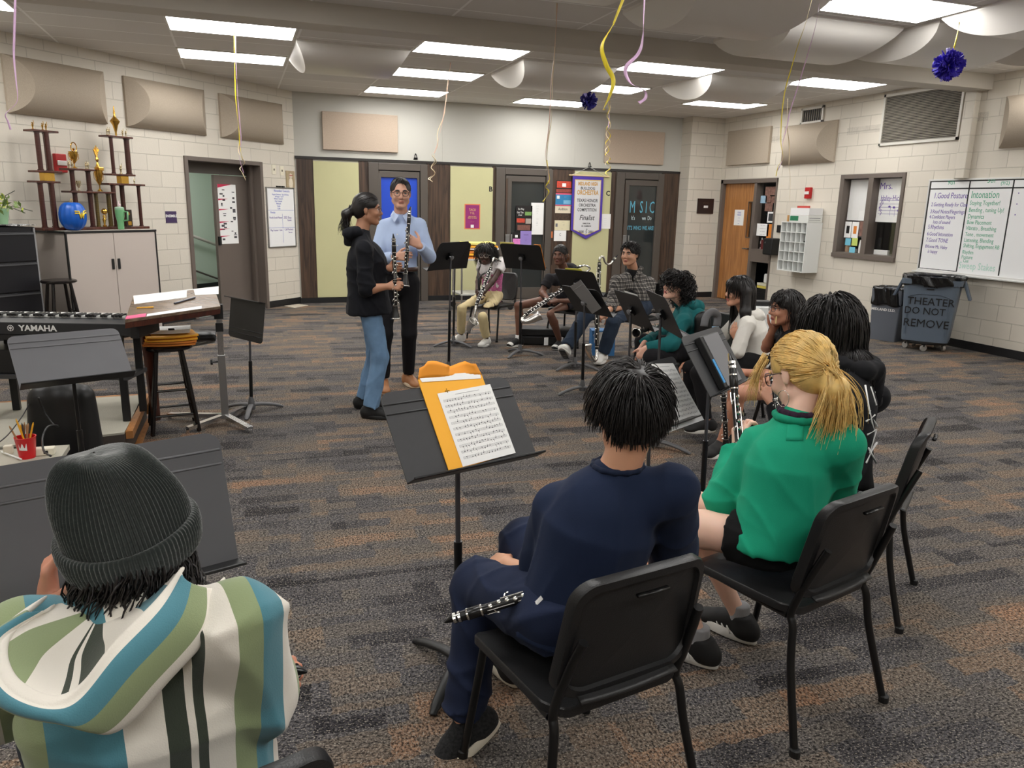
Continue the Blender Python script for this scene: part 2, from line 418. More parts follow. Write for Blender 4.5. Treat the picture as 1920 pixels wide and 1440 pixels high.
def tile_mat():
 k=NT('ceiling_tile');tc=k.n('ShaderNodeNewGeometry')
 mp=k.n('ShaderNodeMapping');mp.inputs['Location'].default_value=(.51,.15,0);k.l(tc.outputs['Position'],mp.inputs['Vector'])
 br=k.n('ShaderNodeTexBrick');br.offset=0;k.l(mp.outputs[0],br.inputs['Vector'])
 br.inputs['Scale'].default_value=1;br.inputs['Brick Width'].default_value=1.2;br.inputs['Row Height'].default_value=.575;br.inputs['Mortar Size'].default_value=.012;br.inputs['Mortar Smooth'].default_value=.1
 nz=k.n('ShaderNodeTexNoise',Scale=110.0,Detail=3.0);k.l(tc.outputs['Position'],nz.inputs['Vector'])
 for nme,c in(('Color1',(222,219,215)),('Color2',(216,213,209)),('Mortar',(246,245,243))):br.inputs[nme].default_value=lin(c)
 k.l(br.outputs['Color'],k.b.inputs['Base Color']);k.b.inputs['Roughness'].default_value=.9
 mm=k.n('ShaderNodeMath',operation='MULTIPLY_ADD');mm.inputs[1].default_value=2.0;k.l(br.outputs['Fac'],mm.inputs[0]);k.l(nz.outputs['Fac'],mm.inputs[2])
 bp=k.n('ShaderNodeBump',Strength=.5,Distance=.004);k.l(mm.outputs[0],bp.inputs['Height']);k.l(bp.outputs['Normal'],k.b.inputs['Normal'])
 return k.m
struct(obj('floor',MB().b2(-4.6,XR+.25,-4.2,15.2,-.1,0),carpet_mat()))
struct(obj('ceiling',MB().b2(-4.6,XR+.25,-4.2,YB+.3,ZC,ZC+.1),tile_mat()))
m_beam=mat('painted_soffit',(196,190,180),.6)
struct(obj('trim_1',MB().b2(-4.3,XR,7.0,7.27,3.04,ZC+.02),m_beam,bev=.004),'long grey boxed beam crossing below the tiled ceiling')
def wall_with_holes(name,W,u0,u1,z1,holes,m,th=.2):
 mb=W.mb(-th);us=sorted({u0,u1,*[h[0]for h in holes],*[h[1]for h in holes]})
 for a,b in zip(us[:-1],us[1:]):
  hs=sorted([(h[2],h[3])for h in holes if h[0]<=a+1e-6 and h[1]>=b-1e-6]);z=0
  for(h0,h1)in hs+[(z1,z1)]:
   if h0>z+1e-4:mb.b2(a,b,z,h0,0,th)
   z=h1
 return struct(obj(name,mb,m))
dl=WL.P(343,292)[0];dr=WL.P(490,304)[0];DH=2.14
wall_with_holes('wall_left',WL,-.2,LL+.05,ZC,[(dl+.05,dr-.05,0,DH-.05)],m_blkL,th=.26)
struct(obj('wall_side',MB().b2(-4.45,-4.2,-4.2,7.6,0,ZC),m_blkR))
struct(obj('wall_front',MB().b2(-4.4,XR+.2,-4.25,-4.0,0,ZC),m_blkB))
struct(obj('wall_back',MB().b2(.85,7.75,YB,YB+.2,0,ZC),m_paint))
struct(obj('wall_pillar',MB().b2(7.72,XR+.1,12.28,YB+.2,0,ZC),m_blkB))
ho=WR.P(1355,336)[0];h1=WR.P(1459,333)[0]
wl_,wr_=WR.P(1579,327.5)[0],WR.P(1701,323)[0]
wall_with_holes('wall_right',WR,.2,17.2,ZC,[(13-12.22,13-10.66,0,2.14),(wl_,wr_,.965,2.145)],m_blkR,th=.2)
for i,u in enumerate((3.25-.9,5.61-.9)):
 struct(obj('trim_%d'%(i+2),WB.mb().b2(u-.012,u+.012,2.27,ZC,0,.006),m_paint,bev=.002))
struct(obj('baseboard_left',WL.mb().b2(-.2,dl,0,.1,0,.012).b2(dr,LL,0,.1,0,.012),m_base))
struct(obj('baseboard_right',WR.mb().b2(13-10.66,17,0,.1,0,.012),m_base))
struct(obj('baseboard_pillar',MB().b2(7.71,XR,12.268,12.28,0,.1),m_base))
struct(obj('trim_4',WR.mb().b2(13-7.28,13-7.13,2.04,ZC,0,.09),m_blkR,bev=.01),'painted boxed pipe running down from beam to whiteboard')
cp=obj('conduit',WR.mb().b2(13-7.31,13-7.285,2.04,3.04,0,.03).b2(13-7.32,13-7.275,2.46,2.50,0,.035),mat('conduit_paint',(150,142,134),.5));tag(cp,'thin painted conduit running beside boxed pipe above the whiteboard','conduit')
def on(W,px,py,off=0):return W.P(px,py,off)
uB=lambda x:x-.9
m_trimk=mat('dark_top_rail',(40,36,34),.4)
struct(obj('trim_5',WB.mb().b2(.0,6.83,2.235,2.275,0,.03),m_trimk),'dark rail along the top of walnut panelling')
pan=WB.mb()
for a,b in((.92,1.17),(1.87,2.02),(2.98,3.37),(4.10,4.16),(5.19,5.61),(6.32,6.42),(7.36,7.74)):pan.b2(uB(a),uB(b),0,2.235,0,.018)
struct(obj('trim_6',pan,m_walnut),'dark walnut panelling strips between the practice room doors')
struct(obj('baseboard_back',WB.mb().b2(0,6.83,0,.085,.018,.028),m_base))
for x0,x1,cut in((1.17,1.87,0),(3.37,4.11,0),(5.61,6.32,0)):
 o=obj('tackboard',WB.mb().b2(uB(x0),uB(x1),.09,2.21,0,.035),m_tack,bev=.004)
 tag(o,{1.17:'pale green tackboard leftmost on walnut wall, behind boy with ponytail',3.37:'pale green tackboard with purple poster pinned on it',5.61:'pale green tackboard partly behind the hanging pennant'}[x0],'tackboard','green tackboards on the back wall')
m_glassd=mat('unlit_room_window_glass',(46,50,50),.06,spec=.6)  # darkness of the unlit practice rooms is put into the pane colour
m_blue=NT('blue_window_paper');m_blue=mat('blue_paper',(24,70,190),.5)
def pdoor(i,x0,x1,gx0,gx1,blue=False):
 t=bpy.data.objects.new('door_%d'%i,None);COL.objects.link(t);t.location=WB.pt(uB((x0+x1)/2),0);t['kind']='structure'
 a,b=uB(x0),uB(x1)
 f=WB.mb().b2(a,a+.16,0,2.22,0,.06).b2(b-.12,b,0,2.22,0,.06).b2(a+.16,b-.12,2.11,2.22,0,.06)
 obj('door_frame',f,m_framed,t,bev=.006)
 obj('shadow_gap',WB.mb().b2(a+.16,b-.12,0,2.11,0,.012),m_black,t)
 l0,l1=a+.175,b-.135;g0,g1=uB(gx0),uB(gx1)
 lf=WB.mb().b2(l0,g0-.05,.01,2.095,.012,.045)
 obj('stile',lf,m_walnut,t)
 fr=WB.mb().b2(g0-.07,g0,.01,2.06,.02,.052).b2(g1,l1,.01,2.095,.02,.052).b2(l0,l1,2.045,2.095,.02,.05).b2(g0,g1,.01,.2,.02,.05).b2(g0,g1,2.0,2.05,.02,.05)
 obj('rail_frame',fr,m_framed,t,bev=.003)
 obj('window_pane',WB.mb().b2(g0,g1,.2,2.0,.014,.022),m_glassd,t)
 if blue:obj('window_paper',WB.mb().b2(g0,g1,.75,2.0,.022,.025),m_blue,t,label='bright blue paper filling the door window')
 h=WB.mb().b2(l0+.01,l0+.085,.74,1.12,.045,.053);obj('lock_plate',h,m_alum,t,bev=.002)
 h=WB.mb();h.tube([(l0+.05,.98,.05),(l0+.05,.98,.1),(l0+.15,.975,.105)],.011,8);obj('lever_handle',h,m_chrome,t,smooth=True)
 obj('pull_bar',WB.mb().b2(l0+.10,l0+.125,.74,1.12,.045,.075),m_alum,t,bev=.003)
 return t
dA=pdoor(1,2.02,2.98,2.22,2.81,True)
dB=pdoor(2,4.16,5.19,4.44,5.04)
dC=pdoor(3,6.42,7.38,6.68,7.27)
mw=mat('blue_window_marker',(96,178,205),.6);mw2=mat('white_window_marker',(200,220,225),.6)
MC=WB.M(uB(6.975),0,.0225)
textrows('window_writing',[('M  S I C',0,1.615,.30,{'sx':.52}),("IT'S WHO WE ARE!",.0,1.25,.105,{'sx':.62})],MC,mw,dC,ext=.0005)
textrows('window_writing',[("It's        we  Do",0,1.43,.105,{'sx':.62})],MC,mw2,dC,ext=.0005)
m_blk=mat('black_ink',(18,18,20),.6)
for s,px,py in(('B',920,355),('C',1140,363)):
 u,z=on(WB,px,py,.035);o=text('room_letter',s,WB.M(u,z,.0355),.115,m_blk,None,bold=.004);tag(o,'small black letter %s stuck at the edge of green tackboard'%s,'letter','room letters')
for px,py,w in((779,295,'door with blue window'),(1105,311,'hanging pennant')):
 u,z=on(WB,px,py,.0);mb=WB.mb();mb.prism([(u-.035,z-.04,.0),(u+.035,z-.04,0),(u+.03,z-.01,.03),(u-.03,z-.01,.03)],(0,.006,0))
 mb.tube([(u-.02,z-.03,.02),(u-.012,z+.04,.012),(u+.012,z+.045,.012),(u+.024,z-.03,.02)],.006,6);mb.ball((u,z+.05,.012),.012)
 tag(obj('binder_clip',mb,m_black,smooth=35),'black clip hook on plaster wall above %s'%w,'clip','wall clips')
t=bpy.data.objects.new('door_4',None);COL.objects.link(t);t.location=WL.pt((dl+dr)/2,0);t['kind']='structure'
f=WL.mb().b2(dl,dl+.055,0,DH,-.26,.025).b2(dr-.055,dr,0,DH,-.26,.025).b2(dl+.055,dr-.055,DH-.055,DH,-.26,.025)
f.b2(dr-.1,dr-.055,0,DH-.055,-.16,-.12)
obj('door_frame',f,m_frame,t,bev=.004)
OFF=-.24
lx0=on(WL,401,345,OFF)[0];lx1=dr-.055
obj('door_leaf',WL.mb().b2(lx0,lx1,.012,1.93,OFF-.045,OFF),m_frame,t,bev=.003)
obj('transom',WL.mb().b2(dl+.055,dr-.055,1.94,DH-.055,OFF-.04,OFF-.005),m_framed,t)
obj('threshold',WL.mb().b2(dl+.055,dr-.055,0,.012,-.3,0),m_alum,t)
hb=WL.mb();hb.b2(lx0+.01,lx0+.05,.96,1.08,OFF,OFF+.03);obj('latch',hb,m_black,t)
m_pale=mat('pale_green_stairwell',(190,205,192),.5)
struct(obj('wall_hall',WL.mb().b2(-.5,LL+1.5,0,2.6,-2.1,-2.0),m_pale))
struct(obj('wall_hall_end',WL.mb().b2(LL+.4,LL+.5,0,2.6,-2.1,-.2).b2(dl-1.6,dl-1.5,0,2.6,-2.1,-.2),m_pale))
struct(obj('trim_7',WL.mb().b2(-.5,LL+.5,2.5,2.6,-2.1,-.2),m_pale),'hallway ceiling beyond the open doorway')
struct(obj('baseboard_hall',WL.mb().b2(-.5,LL+.4,0,.2,-2.0,-1.97),m_base))
hr=WL.mb();a=on(WL,356,441,-1.9);b=on(WL,404,458,-1.9);a2=on(WL,360,504,-1.9);b2_=on(WL,408,522,-1.9)
hr.tube([(a[0]-.2,a[1]+.07,-1.9),(b[0]+.3,b[1]-.1,-1.9)],.025,8)
o=obj('handrail',hr,mat('grey_rail',(188,184,178),.4),smooth=True);tag(o,'pale sloping handrail on stairwell wall seen through open doorway','handrail')
hr=WL.mb();hr.tube([(a2[0]-.2,a2[1]+.07,-1.95),(b2_[0]+.3,b2_[1]-.1,-1.95)],.015,6);o=obj('stair_stringer',hr,m_framed);tag(o,'thin dark sloping stair edge below the pale handrail','stair edge')
PO=OFF+.002
p0=on(WL,407,345,PO);p1=on(WL,441,345,PO);z0=on(WL,430,457,PO)[1]
t=thing('instruction_poster','tall white poster with red bands taped on brown hallway door','poster',WL.pt((p0[0]+p1[0])/2,z0,PO))
W_,H_=p1[0]-p0[0],p0[1]-z0
obj('sheet',WL.mb().b2(p0[0],p1[0],z0,p0[1],PO,PO+.002),m_paper,t)
m_red=mat('poster_red',(196,40,78),.6);rb=WL.mb();ib=WL.mb();rr=random.Random(3)
for i in range(6):
 zz=p0[1]-H_*(.0 if i==0 else(.24,.41,.62,.74,.86)[i-1]);hh=.05 if i==0 else .022
 rb.prism([(p0[0],zz,PO+.002),(p0[0],zz-hh,PO+.002),(p0[0]+W_*(.75 if i==0 else .55),zz,PO+.002)],(0,0,.0006))
for i in range(26):
 uu=p0[0]+W_*rr.choice((.18,.3,.68,.84));zz=p0[1]-H_*(.09+.86*i/26);w=.012+.02*rr.random();h=.006+.014*rr.random()
 ib.b2(uu-w,uu+w,zz-h,zz+h*.5,PO+.002,PO+.0026)
obj('red_bands',rb,m_red,t);obj('product_drawings',ib,mat('poster_ink',(60,60,64),.6),t)
u0,z1=on(WL,309.5,396);u1,z0=on(WL,331.5,417)
t=thing('room_sign','small purple room sign reading ENSEMBLE left of open doorway','sign',WL.pt(u0,z0));m_purp=mat('sign_purple',(62,44,84),.4)
obj('plate',WL.mb().b2(u0,u1,z0,z1,0,.006).b2(u0-.005,u1+.005,z0-.005,z0,0,.007),m_purp,t)
text('lettering','ENSEMBLE',WL.M((u0+u1)/2,(z0+z1)/2+.01,.0062),.045,m_paper,t,sx=.85,bold=.001)
for px,py in((513,318),(528,320)):
 u,z=on(WL,px,py);t=thing('wall_plate','cream switch plate %s, above small dry-erase board'%('nearer doorway' if px<520 else 'next to stuffed-animal picture'),'switch plate',WL.pt(u,z),group='cream wall plates')
 obj('plate',WL.mb().b2(u-.04,u+.04,z-.07,z+.07,0,.008),m_off,t,bev=.003);obj('toggle',WL.mb().b2(u-.008,u+.008,z-.014,z+.014,.008,.016),m_frame,t)
u0,z1=on(WL,497,350);u1,_=on(WL,550,352);z0=.9
t=thing('dry_erase_board','small framed dry-erase board with blue notes right of the doorway','whiteboard',WL.pt(u0,z0))
obj('panel',WL.mb().b2(u0,u1,z0,z1,0,.012),m_white,t)
fr=WL.mb().b2(u0,u1,z0,z0+.018,0,.02).b2(u0,u1,z1-.018,z1,0,.02).b2(u0,u0+.018,z0,z1,0,.02).b2(u1-.018,u1,z0,z1,0,.02);obj('frame',fr,m_alum,t,bev=.002)
m_inkb=mat('blue_marker',(70,90,190),.7);m_inkp=mat('purple_marker',(96,70,160),.7);m_inkg=mat('green_marker',(70,165,130),.7)
MW=WL.M(u0,z0,.0125);w=u1-u0;hh=z1-z0
textrows('blue_notes',[('November Concerts',w*.55,hh*.94,.05),('Region Orchestra   Sept 28 Dress',w*.5,hh*.88,.032),('All Region   Sat 30',w*.45,hh*.845,.03),('Winter Concert\nDec Concert\nMariachi\nViolin\nCello',w*.42,hh*.73,.036),('Monday',w*.2,hh*.585,.04)],MW,m_inkb,t,sx=.8)
textrows('purple_notes',[('North South Master',w*.3,hh*.5,.042),('2023 Shop',w*.72,hh*.5,.05),('Tryouts',w*.78,hh*.455,.036),('May Festival - Solo',w*.3,hh*.29,.042),('Call Mockery',w*.75,hh*.3,.045),('See us',w*.8,hh*.25,.04)],MW,m_inkp,t,sx=.8)
ln=WL.mb().b2(u0+.02,u1-.03,z0+.62*hh,z0+.624*hh,.012,.0128).b2(u0+.02,u1-.02,z0+.33*hh,z0+.334*hh,.012,.0128).b2(u0+w*.53,u0+w*.536,z0+.08*hh,z0+.56*hh,.012,.0128);obj('ruled_lines',ln,m_inkb,t)
clp=WL.mb();uc=(u0+u1)/2
for d in(-.06,0,.06):clp.b2(uc+d-.02,uc+d+.02,z1-.002,z1+.02,.004,.03)
obj('magnet_clip',clp,m_black,t)
u0,z1=on(WL,535,320);u1,z0=on(WL,552,352)
t=thing('animal_picture','small picture of a pale furry animal wearing red glasses beside switch plates','picture',WL.pt(u0,z0))
obj('print',WL.mb().b2(u0,u1,z0,z1,0,.012),mat('print_tan',(168,150,118),.6,var=(30,.25)),t)
fg=WL.mb();uc=(u0+u1)/2;fg.ball((uc,z0+.06,.012),(.05,.09,.012));fg.ball((uc,z0+.17,.014),(.038,.04,.012));obj('animal_figure',fg,mat('pale_fur',(222,210,190),.8,var=(60,.2)),t,smooth=True)
fg=WL.mb();fg.ball((uc-.018,z0+.18,.026),(.013,.011,.004));fg.ball((uc+.018,z0+.18,.026),(.013,.011,.004));obj('red_glasses',fg,mat('print_red',(160,50,40),.5),t,smooth=True)
def alarm(W,px,py,w,h,label):
 u,z=on(W,px,py);t=thing('fire_alarm',label,'fire alarm',W.pt(u,z),group='fire alarms');r=mat('alarm_red',(176,28,30),.4)
 obj('housing',W.mb().b2(u-w/2,u+w/2,z-h/2,z+h/2,0,.05),r,t,bev=.008);obj('strobe_lens',W.mb().b2(u-w*.4,u+w*.4,z-h*.12,z+h*.14,.05,.065),mat('strobe_clear',(226,222,218),.15),t,bev=.004)
alarm(WL,110,306,.13,.2,'red fire alarm strobe on block wall behind the trophies')
alarm(WR,1518,362,.12,.17,'red fire alarm strobe high on wall above mail sorter')
def linen_mat(name,rgb):
 k=NT(name);tc=k.n('ShaderNodeTexCoord');c=lin(rgb);hs=[]
 for s in((90,90,500),(500,500,60)):
  mp=k.n('ShaderNodeMapping');mp.inputs['Scale'].default_value=s;k.l(tc.outputs['Object'],mp.inputs['Vector'])
  nz=k.n('ShaderNodeTexNoise',Scale=1.0,Detail=2.0);k.l(mp.outputs[0],nz.inputs['Vector']);hs.append(nz)
 mm=k.n('ShaderNodeMath',operation='ADD');k.l(hs[0].outputs['Fac'],mm.inputs[0]);k.l(hs[1].outputs['Fac'],mm.inputs[1])
 rp=k.n('ShaderNodeValToRGB');rp.color_ramp.elements[0].position=.25;rp.color_ramp.elements[1].position=.8
 m2=k.n('ShaderNodeMath',operation='MULTIPLY');m2.inputs[1].default_value=.5;k.l(mm.outputs[0],m2.inputs[0]);k.l(m2.outputs[0],rp.inputs['Fac'])
 rp.color_ramp.elements[0].color=tuple(v*.78 for v in c[:3])+(1,);rp.color_ramp.elements[1].color=tuple(min(1,v*1.18)for v in c[:3])+(1,)
 k.l(rp.outputs['Color'],k.b.inputs['Base Color']);k.b.inputs['Roughness'].default_value=.8
 return k.m
m_linen=linen_mat('beige_linen',(176,163,146));m_linen2=linen_mat('warm_linen',(186,168,150))
def barrel(W,u0,u1,z0,z1,depth,inset,M=None,base=.03,nu=37,nv=19):
 mb=MB();mb.M=M if M is not None else W.M()
 def h(u,v):
  a=(math.sqrt(max(0,1-(2*v-1)**2*.9))-math.sqrt(.1))/(1-math.sqrt(.1));i=round(u*3)
  return((u0,u0+inset*a,u1-inset*a,u1)[i],z0+(z1-z0)*v,base+(depth*a if i in(1,2)else 0))
 mb.grid(h,4,23)
 mb._add([(u0,z0,0),(u1,z0,0),(u1,z1,0),(u0,z1,0),(u0,z0,base),(u1,z0,base),(u1,z1,base),(u0,z1,base)],[(0,3,2,1),(0,1,5,4),(1,2,6,5),(2,3,7,6),(3,0,4,7)])
 return mb
def panel(W,a,b,label,depth=.17,inset=.2,flat=False,m=None):
 (u0,z1),(u1,z0)=a,b
 mb=W.mb().b2(u0,u1,z0,z1,0,.05)if flat else barrel(W,u0,u1,z0,z1,depth,inset)
 o=obj('acoustic_panel',mb,m or m_linen,smooth=False if flat else 28,bev=.006 if flat else 0)
 tag(o,label,'acoustic panel','fabric acoustic panels')
panel(WL,(on(WL,0,103)[0],2.99),(on(WL,190,130)[0],2.42),'curved beige acoustic panel left of the others, above tall trophies')
panel(WL,(on(WL,228,141)[0],2.99),(on(WL,379,170)[0],2.42),'curved beige acoustic panel above the right-hand trophies and cabinet doors')
panel(WL,(on(WL,408,174)[0],2.99),(on(WL,526,196)[0],2.42),'curved beige acoustic panel above the open doorway')
panel(WB,(uB(1.33),2.95),(uB(2.5),2.385),'flat tan acoustic panel high on plaster above teacher',flat=True,m=m_linen2)
panel(WB,(uB(6.17),2.94),(uB(7.34),2.375),'flat tan acoustic panel high on plaster above pennant',flat=True,m=m_linen2)
panel(WR,(13-12.1,2.97),(13-10.93,2.385),'flat beige acoustic panel above wooden office door',flat=True)
panel(WR,(13-10.6,2.93),(13-9.43,2.335),'curved beige acoustic panel under small vent on right wall')
panel(WR,(13-6.78,2.94),(13-5.6,2.37),'curved beige acoustic panel cut by photo edge above whiteboard')
em=NT('fluorescent_lens');em.b.inputs['Emission Color'].default_value=(1.0,.985,.955,1);em.b.inputs['Emission Strength'].default_value=13.0;em.b.inputs['Base Color'].default_value=(.9,.9,.9,1)
m_lens=em.m
m_wmetal=mat('white_enamel',(225,222,215),.5)
LIGHTS=[(-.5,8.08,'nearest the beam on left side'),(-.5,9.68,'second from beam, left side of ceiling'),(1.9,8.1,'beside curved diffuser, next to beam, above the teacher side'),(1.9,9.74,'middle of the row of three before pale panel'),(1.9,11.46,'closest to the back wall, above tan panel'),(4.33,8.1,'next to beam, right of curling pink streamer'),(4.3,9.78,'behind curling yellow and pink streamers'),(4.26,11.5,'closest to back wall, beside small pom-pom'),(6.66,10.34,'in front of corner pillar on right'),(6.72,8.05,'next to beam, above right-hand vents'),(4.44,4.9,'partly hidden by curved diffusers at the top of photo'),(7.15,5.68,'cut by right photo edge beside large pom-pom')]
def ceil_light(x,y,label,grp='recessed ceiling lights'):
 t=thing('ceiling_light',label,'ceiling light',(x+.56,y+.29,ZC),group=grp)
 f=MB();z0,z1=ZC-.012,ZC-.0005
 f.b2(x-.02,x+1.16,y-.02,y,z0,z1).b2(x-.02,x+1.16,y+.58,y+.6,z0,z1).b2(x-.02,x,y,y+.58,z0,z1).b2(x+1.14,x+1.16,y,y+.58,z0,z1)
 obj('frame',f,m_wmetal,t);obj('lens',MB().b2(x,x+1.14,y,y+.58,ZC-.012,ZC-.001),m_lens,t)
for x,y,w in LIGHTS:ceil_light(x,y,'rectangular recessed ceiling light '+w)
t=thing('ceiling_light','added unseen fill light for the hallway beyond the open doorway','ceiling light',WL.pt(LL-1.2,2.5,-1.1));obj('lens',WL.mb().b2(LL-2.0,LL-.9,2.47,2.49,-1.4,-.8),m_lens,t);obj('frame',WL.mb().b2(LL-2.03,LL-.87,2.485,2.499,-1.43,-.77),m_wmetal,t)  # unseen fill light, added to brighten the enclosed hallway
for x,y in((-2.6,5.0),(-.2,5.0),(2.1,2.6),(-.3,2.2),(4.6,2.2),(6.9,2.6),(-2.7,1.8),(2.1,-.6),(-.3,-1.0),(4.6,-.8),(6.9,-.4),(-2.7,-1.4),(-2.9,7.9)):
 ceil_light(x,y,'rectangular recessed ceiling light over the near part of the room')
m_diff=mat('white_vacuum_formed_plastic',(226,222,216),.38)
DIFF=[(.68,8.6,'behind the beam on the left, with lens-shaped end'),(3.13,8.55,'behind beam, right of row of three lights'),(5.5,8.4,'behind beam, beside pink streamer light'),(3.15,5.05,'at top of photo between yellow and pink streamers'),(4.45,5.66,'wide, in front of beam below cut-off light'),(5.7,5.35,'above large pom-pom, at its left'),(5.62,4.1,'lowest at top edge covering part of a light'),(7.0,4.9,'beside right-hand cut-off light'),(1.5,4.55,'just peeking at top edge left of streamers')]
for x,y,w in DIFF:
 M=Matrix(((1,0,0,0),(0,1,0,0),(0,0,-1,ZC),(0,0,0,1)))
 mb=barrel(None,x,x+1.18,y,y+1.16,.2,.12,M=M,base=.025)
 mb.f=[tuple(reversed(f))for f in mb.f]
 tag(obj('ceiling_diffuser',mb,m_diff,smooth=28),'white curved ceiling diffuser '+w,'ceiling diffuser','curved ceiling diffusers')
V3=Vector
m_cab=mat('warm_grey_laminate',(192,181,173),.45);m_cabs=mat('grey_laminate_side',(170,160,152),.5)
CO=.48;c0,c1,CT=3.02,4.15,1.235
t=thing('storage_cabinet','two-door pale grey storage cabinet with black edging under the trophies','cabinet',WL.pt((c0+c1)/2,0,CO/2))
obj('carcass',WL.mb().b2(c0,c1,.06,CT-.022,0.01,CO),m_cabs,t)
obj('plinth',WL.mb().b2(c0+.02,c1-.02,0,.06,.02,CO-.03),m_black,t)
obj('top',WL.mb().b2(c0-.008,c1+.008,CT-.022,CT,0.004,CO+.02),mat('grey_top',(186,180,172),.4),t,bev=.002)
ed=WL.mb().b2(c0-.01,c1+.01,CT-.026,CT-.003,CO+.02,CO+.024).b2(c0-.004,c0+.012,.06,CT-.024,CO,CO+.022).b2(c1-.012,c1+.004,.06,CT-.024,CO,CO+.022).b2(c0-.012,c0-.008,CT-.026,CT-.003,0,CO+.02)
obj('edge_banding',ed,m_black,t)
cm=(c0+c1)/2
for a,b,s in((c0+.014,cm-.003,1),(cm+.003,c1-.014,-1)):
 d=obj('door',WL.mb().b2(a,b,.07,CT-.03,CO,CO+.018),m_cab,t,bev=.002)
 hx=b-.035 if s>0 else a+.035
 obj('handle',WL.mb().b2(hx-.016,hx+.016,.80,.92,CO+.018,CO+.03),m_black,d,bev=.008)
f0,f1,FT,FO=1.75,2.68,1.285,.52
t=thing('file_cabinet','black lateral file cabinet with wide drawers at left photo edge','file cabinet',WL.pt((f0+f1)/2,0,FO/2))
m_file=mat('black_steel',(26,26,31),.35,var=(2,.1))
obj('body',WL.mb().b2(f0,f1,0,FT,.01,FO),m_file,t,bev=.003)
for i in range(4):
 z0=.05+i*.30
 d=obj('drawer',WL.mb().b2(f0+.02,f1-.02,z0,z0+.285,FO,FO+.018),m_file,t,bev=.003)
 obj('pull',WL.mb().b2(f0+.03,f1-.03,z0+.262,z0+.276,FO+.018,FO+.03),mat('grey_pull',(120,122,126),.3,.8),d)
obj('side_rail',WL.mb().b2(f1-.02,f1-.004,.02,FT-.01,FO,FO+.014),mat('grey_rail2',(150,150,152),.4),t)
k=NT('black_white_scribble');tc=k.n('ShaderNodeTexCoord');nz=k.n('ShaderNodeTexNoise',Scale=26.0,Detail=1.0,Distortion=2.0);k.l(tc.outputs['Object'],nz.inputs['Vector'])
rp=k.n('ShaderNodeValToRGB');rp.color_ramp.interpolation='CONSTANT';rp.color_ramp.elements[1].position=.53;rp.color_ramp.elements[0].color=(.01,.01,.012,1);rp.color_ramp.elements[1].color=(.8,.8,.8,1);k.l(nz.outputs['Fac'],rp.inputs['Fac']);k.l(rp.outputs['Color'],k.b.inputs['Base Color'])
mb=WL.mb();mb.grid(lambda u,v:(f0+(f1-f0+.01)*u,FT+.001+.018*math.sin(min(1,v*1.0)*PI*.5+.4)+.004*math.sin(u*22),.02+(FO+.005)*v),30,8)
o=obj('cabinet_runner',mb,k.m,smooth=True,sol=.006);tag(o,'black and white patterned cloth on top of the black file cabinet','cloth')
u,z=WL.P(4,418,.3);pz=FT+.022;pu=u
t=thing('potted_plant','potted plant with yellow-green leaves on black file cabinet','plant',WL.pt(pu,pz,.3))
mb=WL.mb();mb.lathe([(.05,pz),(.075,pz+.14),(.08,pz+.15),(.07,pz+.15),(.065,pz+.13)],(pu,0,.3),(0,1,0),18);obj('pot',mb,mat('green_white_pot',(150,190,150),.4),t,smooth=30)
rr=random.Random(5);lf=WL.mb();gl=WL.mb()
for i in range(90):
 a=rr.uniform(0,6.28);el=rr.uniform(-.3,1.3);R=rr.uniform(.05,.2);hz=pz+.16+R*math.sin(el)*.9
 c=V3((pu+R*math.cos(a)*math.cos(el),hz,.3+R*math.sin(a)*math.cos(el)));s=rr.uniform(.018,.035);d=V3((rr.uniform(-1,1),rr.uniform(-1,1),rr.uniform(-1,1))).normalized();e=d.orthogonal().normalized()
 (lf if rr.random()<.65 else gl)._add([c-d*s,c+e*s*.45,c+d*s*1.2,c-e*s*.45],[(0,1,2,3)])
obj('leaves',lf,mat('leaf_green',(104,128,62),.5),t);obj('yellow_leaves',gl,mat('leaf_yellow',(196,205,84),.5),t)
sp=WL.mb()
for dx,dz in((.16,-.06),(.1,.16),(-.1,.1),(.22,-.04)):sp.tube([(pu,pz+.12,.3),(pu+dx*.5,pz+.2+dz*.5,.33),(pu+dx*1.3,pz+.17+dz,.36)],.004,5)
obj('stems',sp,mat('leaf_dark',(70,74,60),.6),t)
def tr(px,py,off=.25):return WL.P(px,py,off)
m_colw=NT('striped_trophy_column')
def col_mat(name,a,b):
 k=NT(name);tc=k.n('ShaderNodeTexCoord');wv=k.n('ShaderNodeTexWave',Scale=38.0,Distortion=.4);wv.bands_direction='Z';k.l(tc.outputs['Object'],wv.inputs['Vector'])
 rp=k.n('ShaderNodeValToRGB');rp.color_ramp.elements[0].color=lin(a);rp.color_ramp.elements[1].color=lin(b);k.l(wv.outputs['Fac'],rp.inputs['Fac']);k.l(rp.outputs['Color'],k.b.inputs['Base Color']);k.b.inputs['Roughness'].default_value=.3
 return k.m
m_col=col_mat('brown_column_foil',(40,18,14),(84,44,36));m_colg=col_mat('black_gold_column_foil',(20,18,14),(120,98,40))
def figure(mb,u,z,off,s):
 mb.subs.append(MB());M=mb.M;mb=mb.subs[-1];mb.M=M
 mb.lathe([(.018*s,z),(.02*s,z+.012*s),(.008*s,z+.02*s),(.012*s,z+.05*s),(.018*s,z+.075*s),(.008*s,z+.09*s),(.013*s,z+.105*s),(.004*s,z+.12*s)],(u,0,off),(0,1,0),10)
 mb.tube([(u+.012*s,z+.075*s,off),(u+.026*s,z+.1*s,off),(u+.02*s,z+.15*s,off)],.005*s,5)
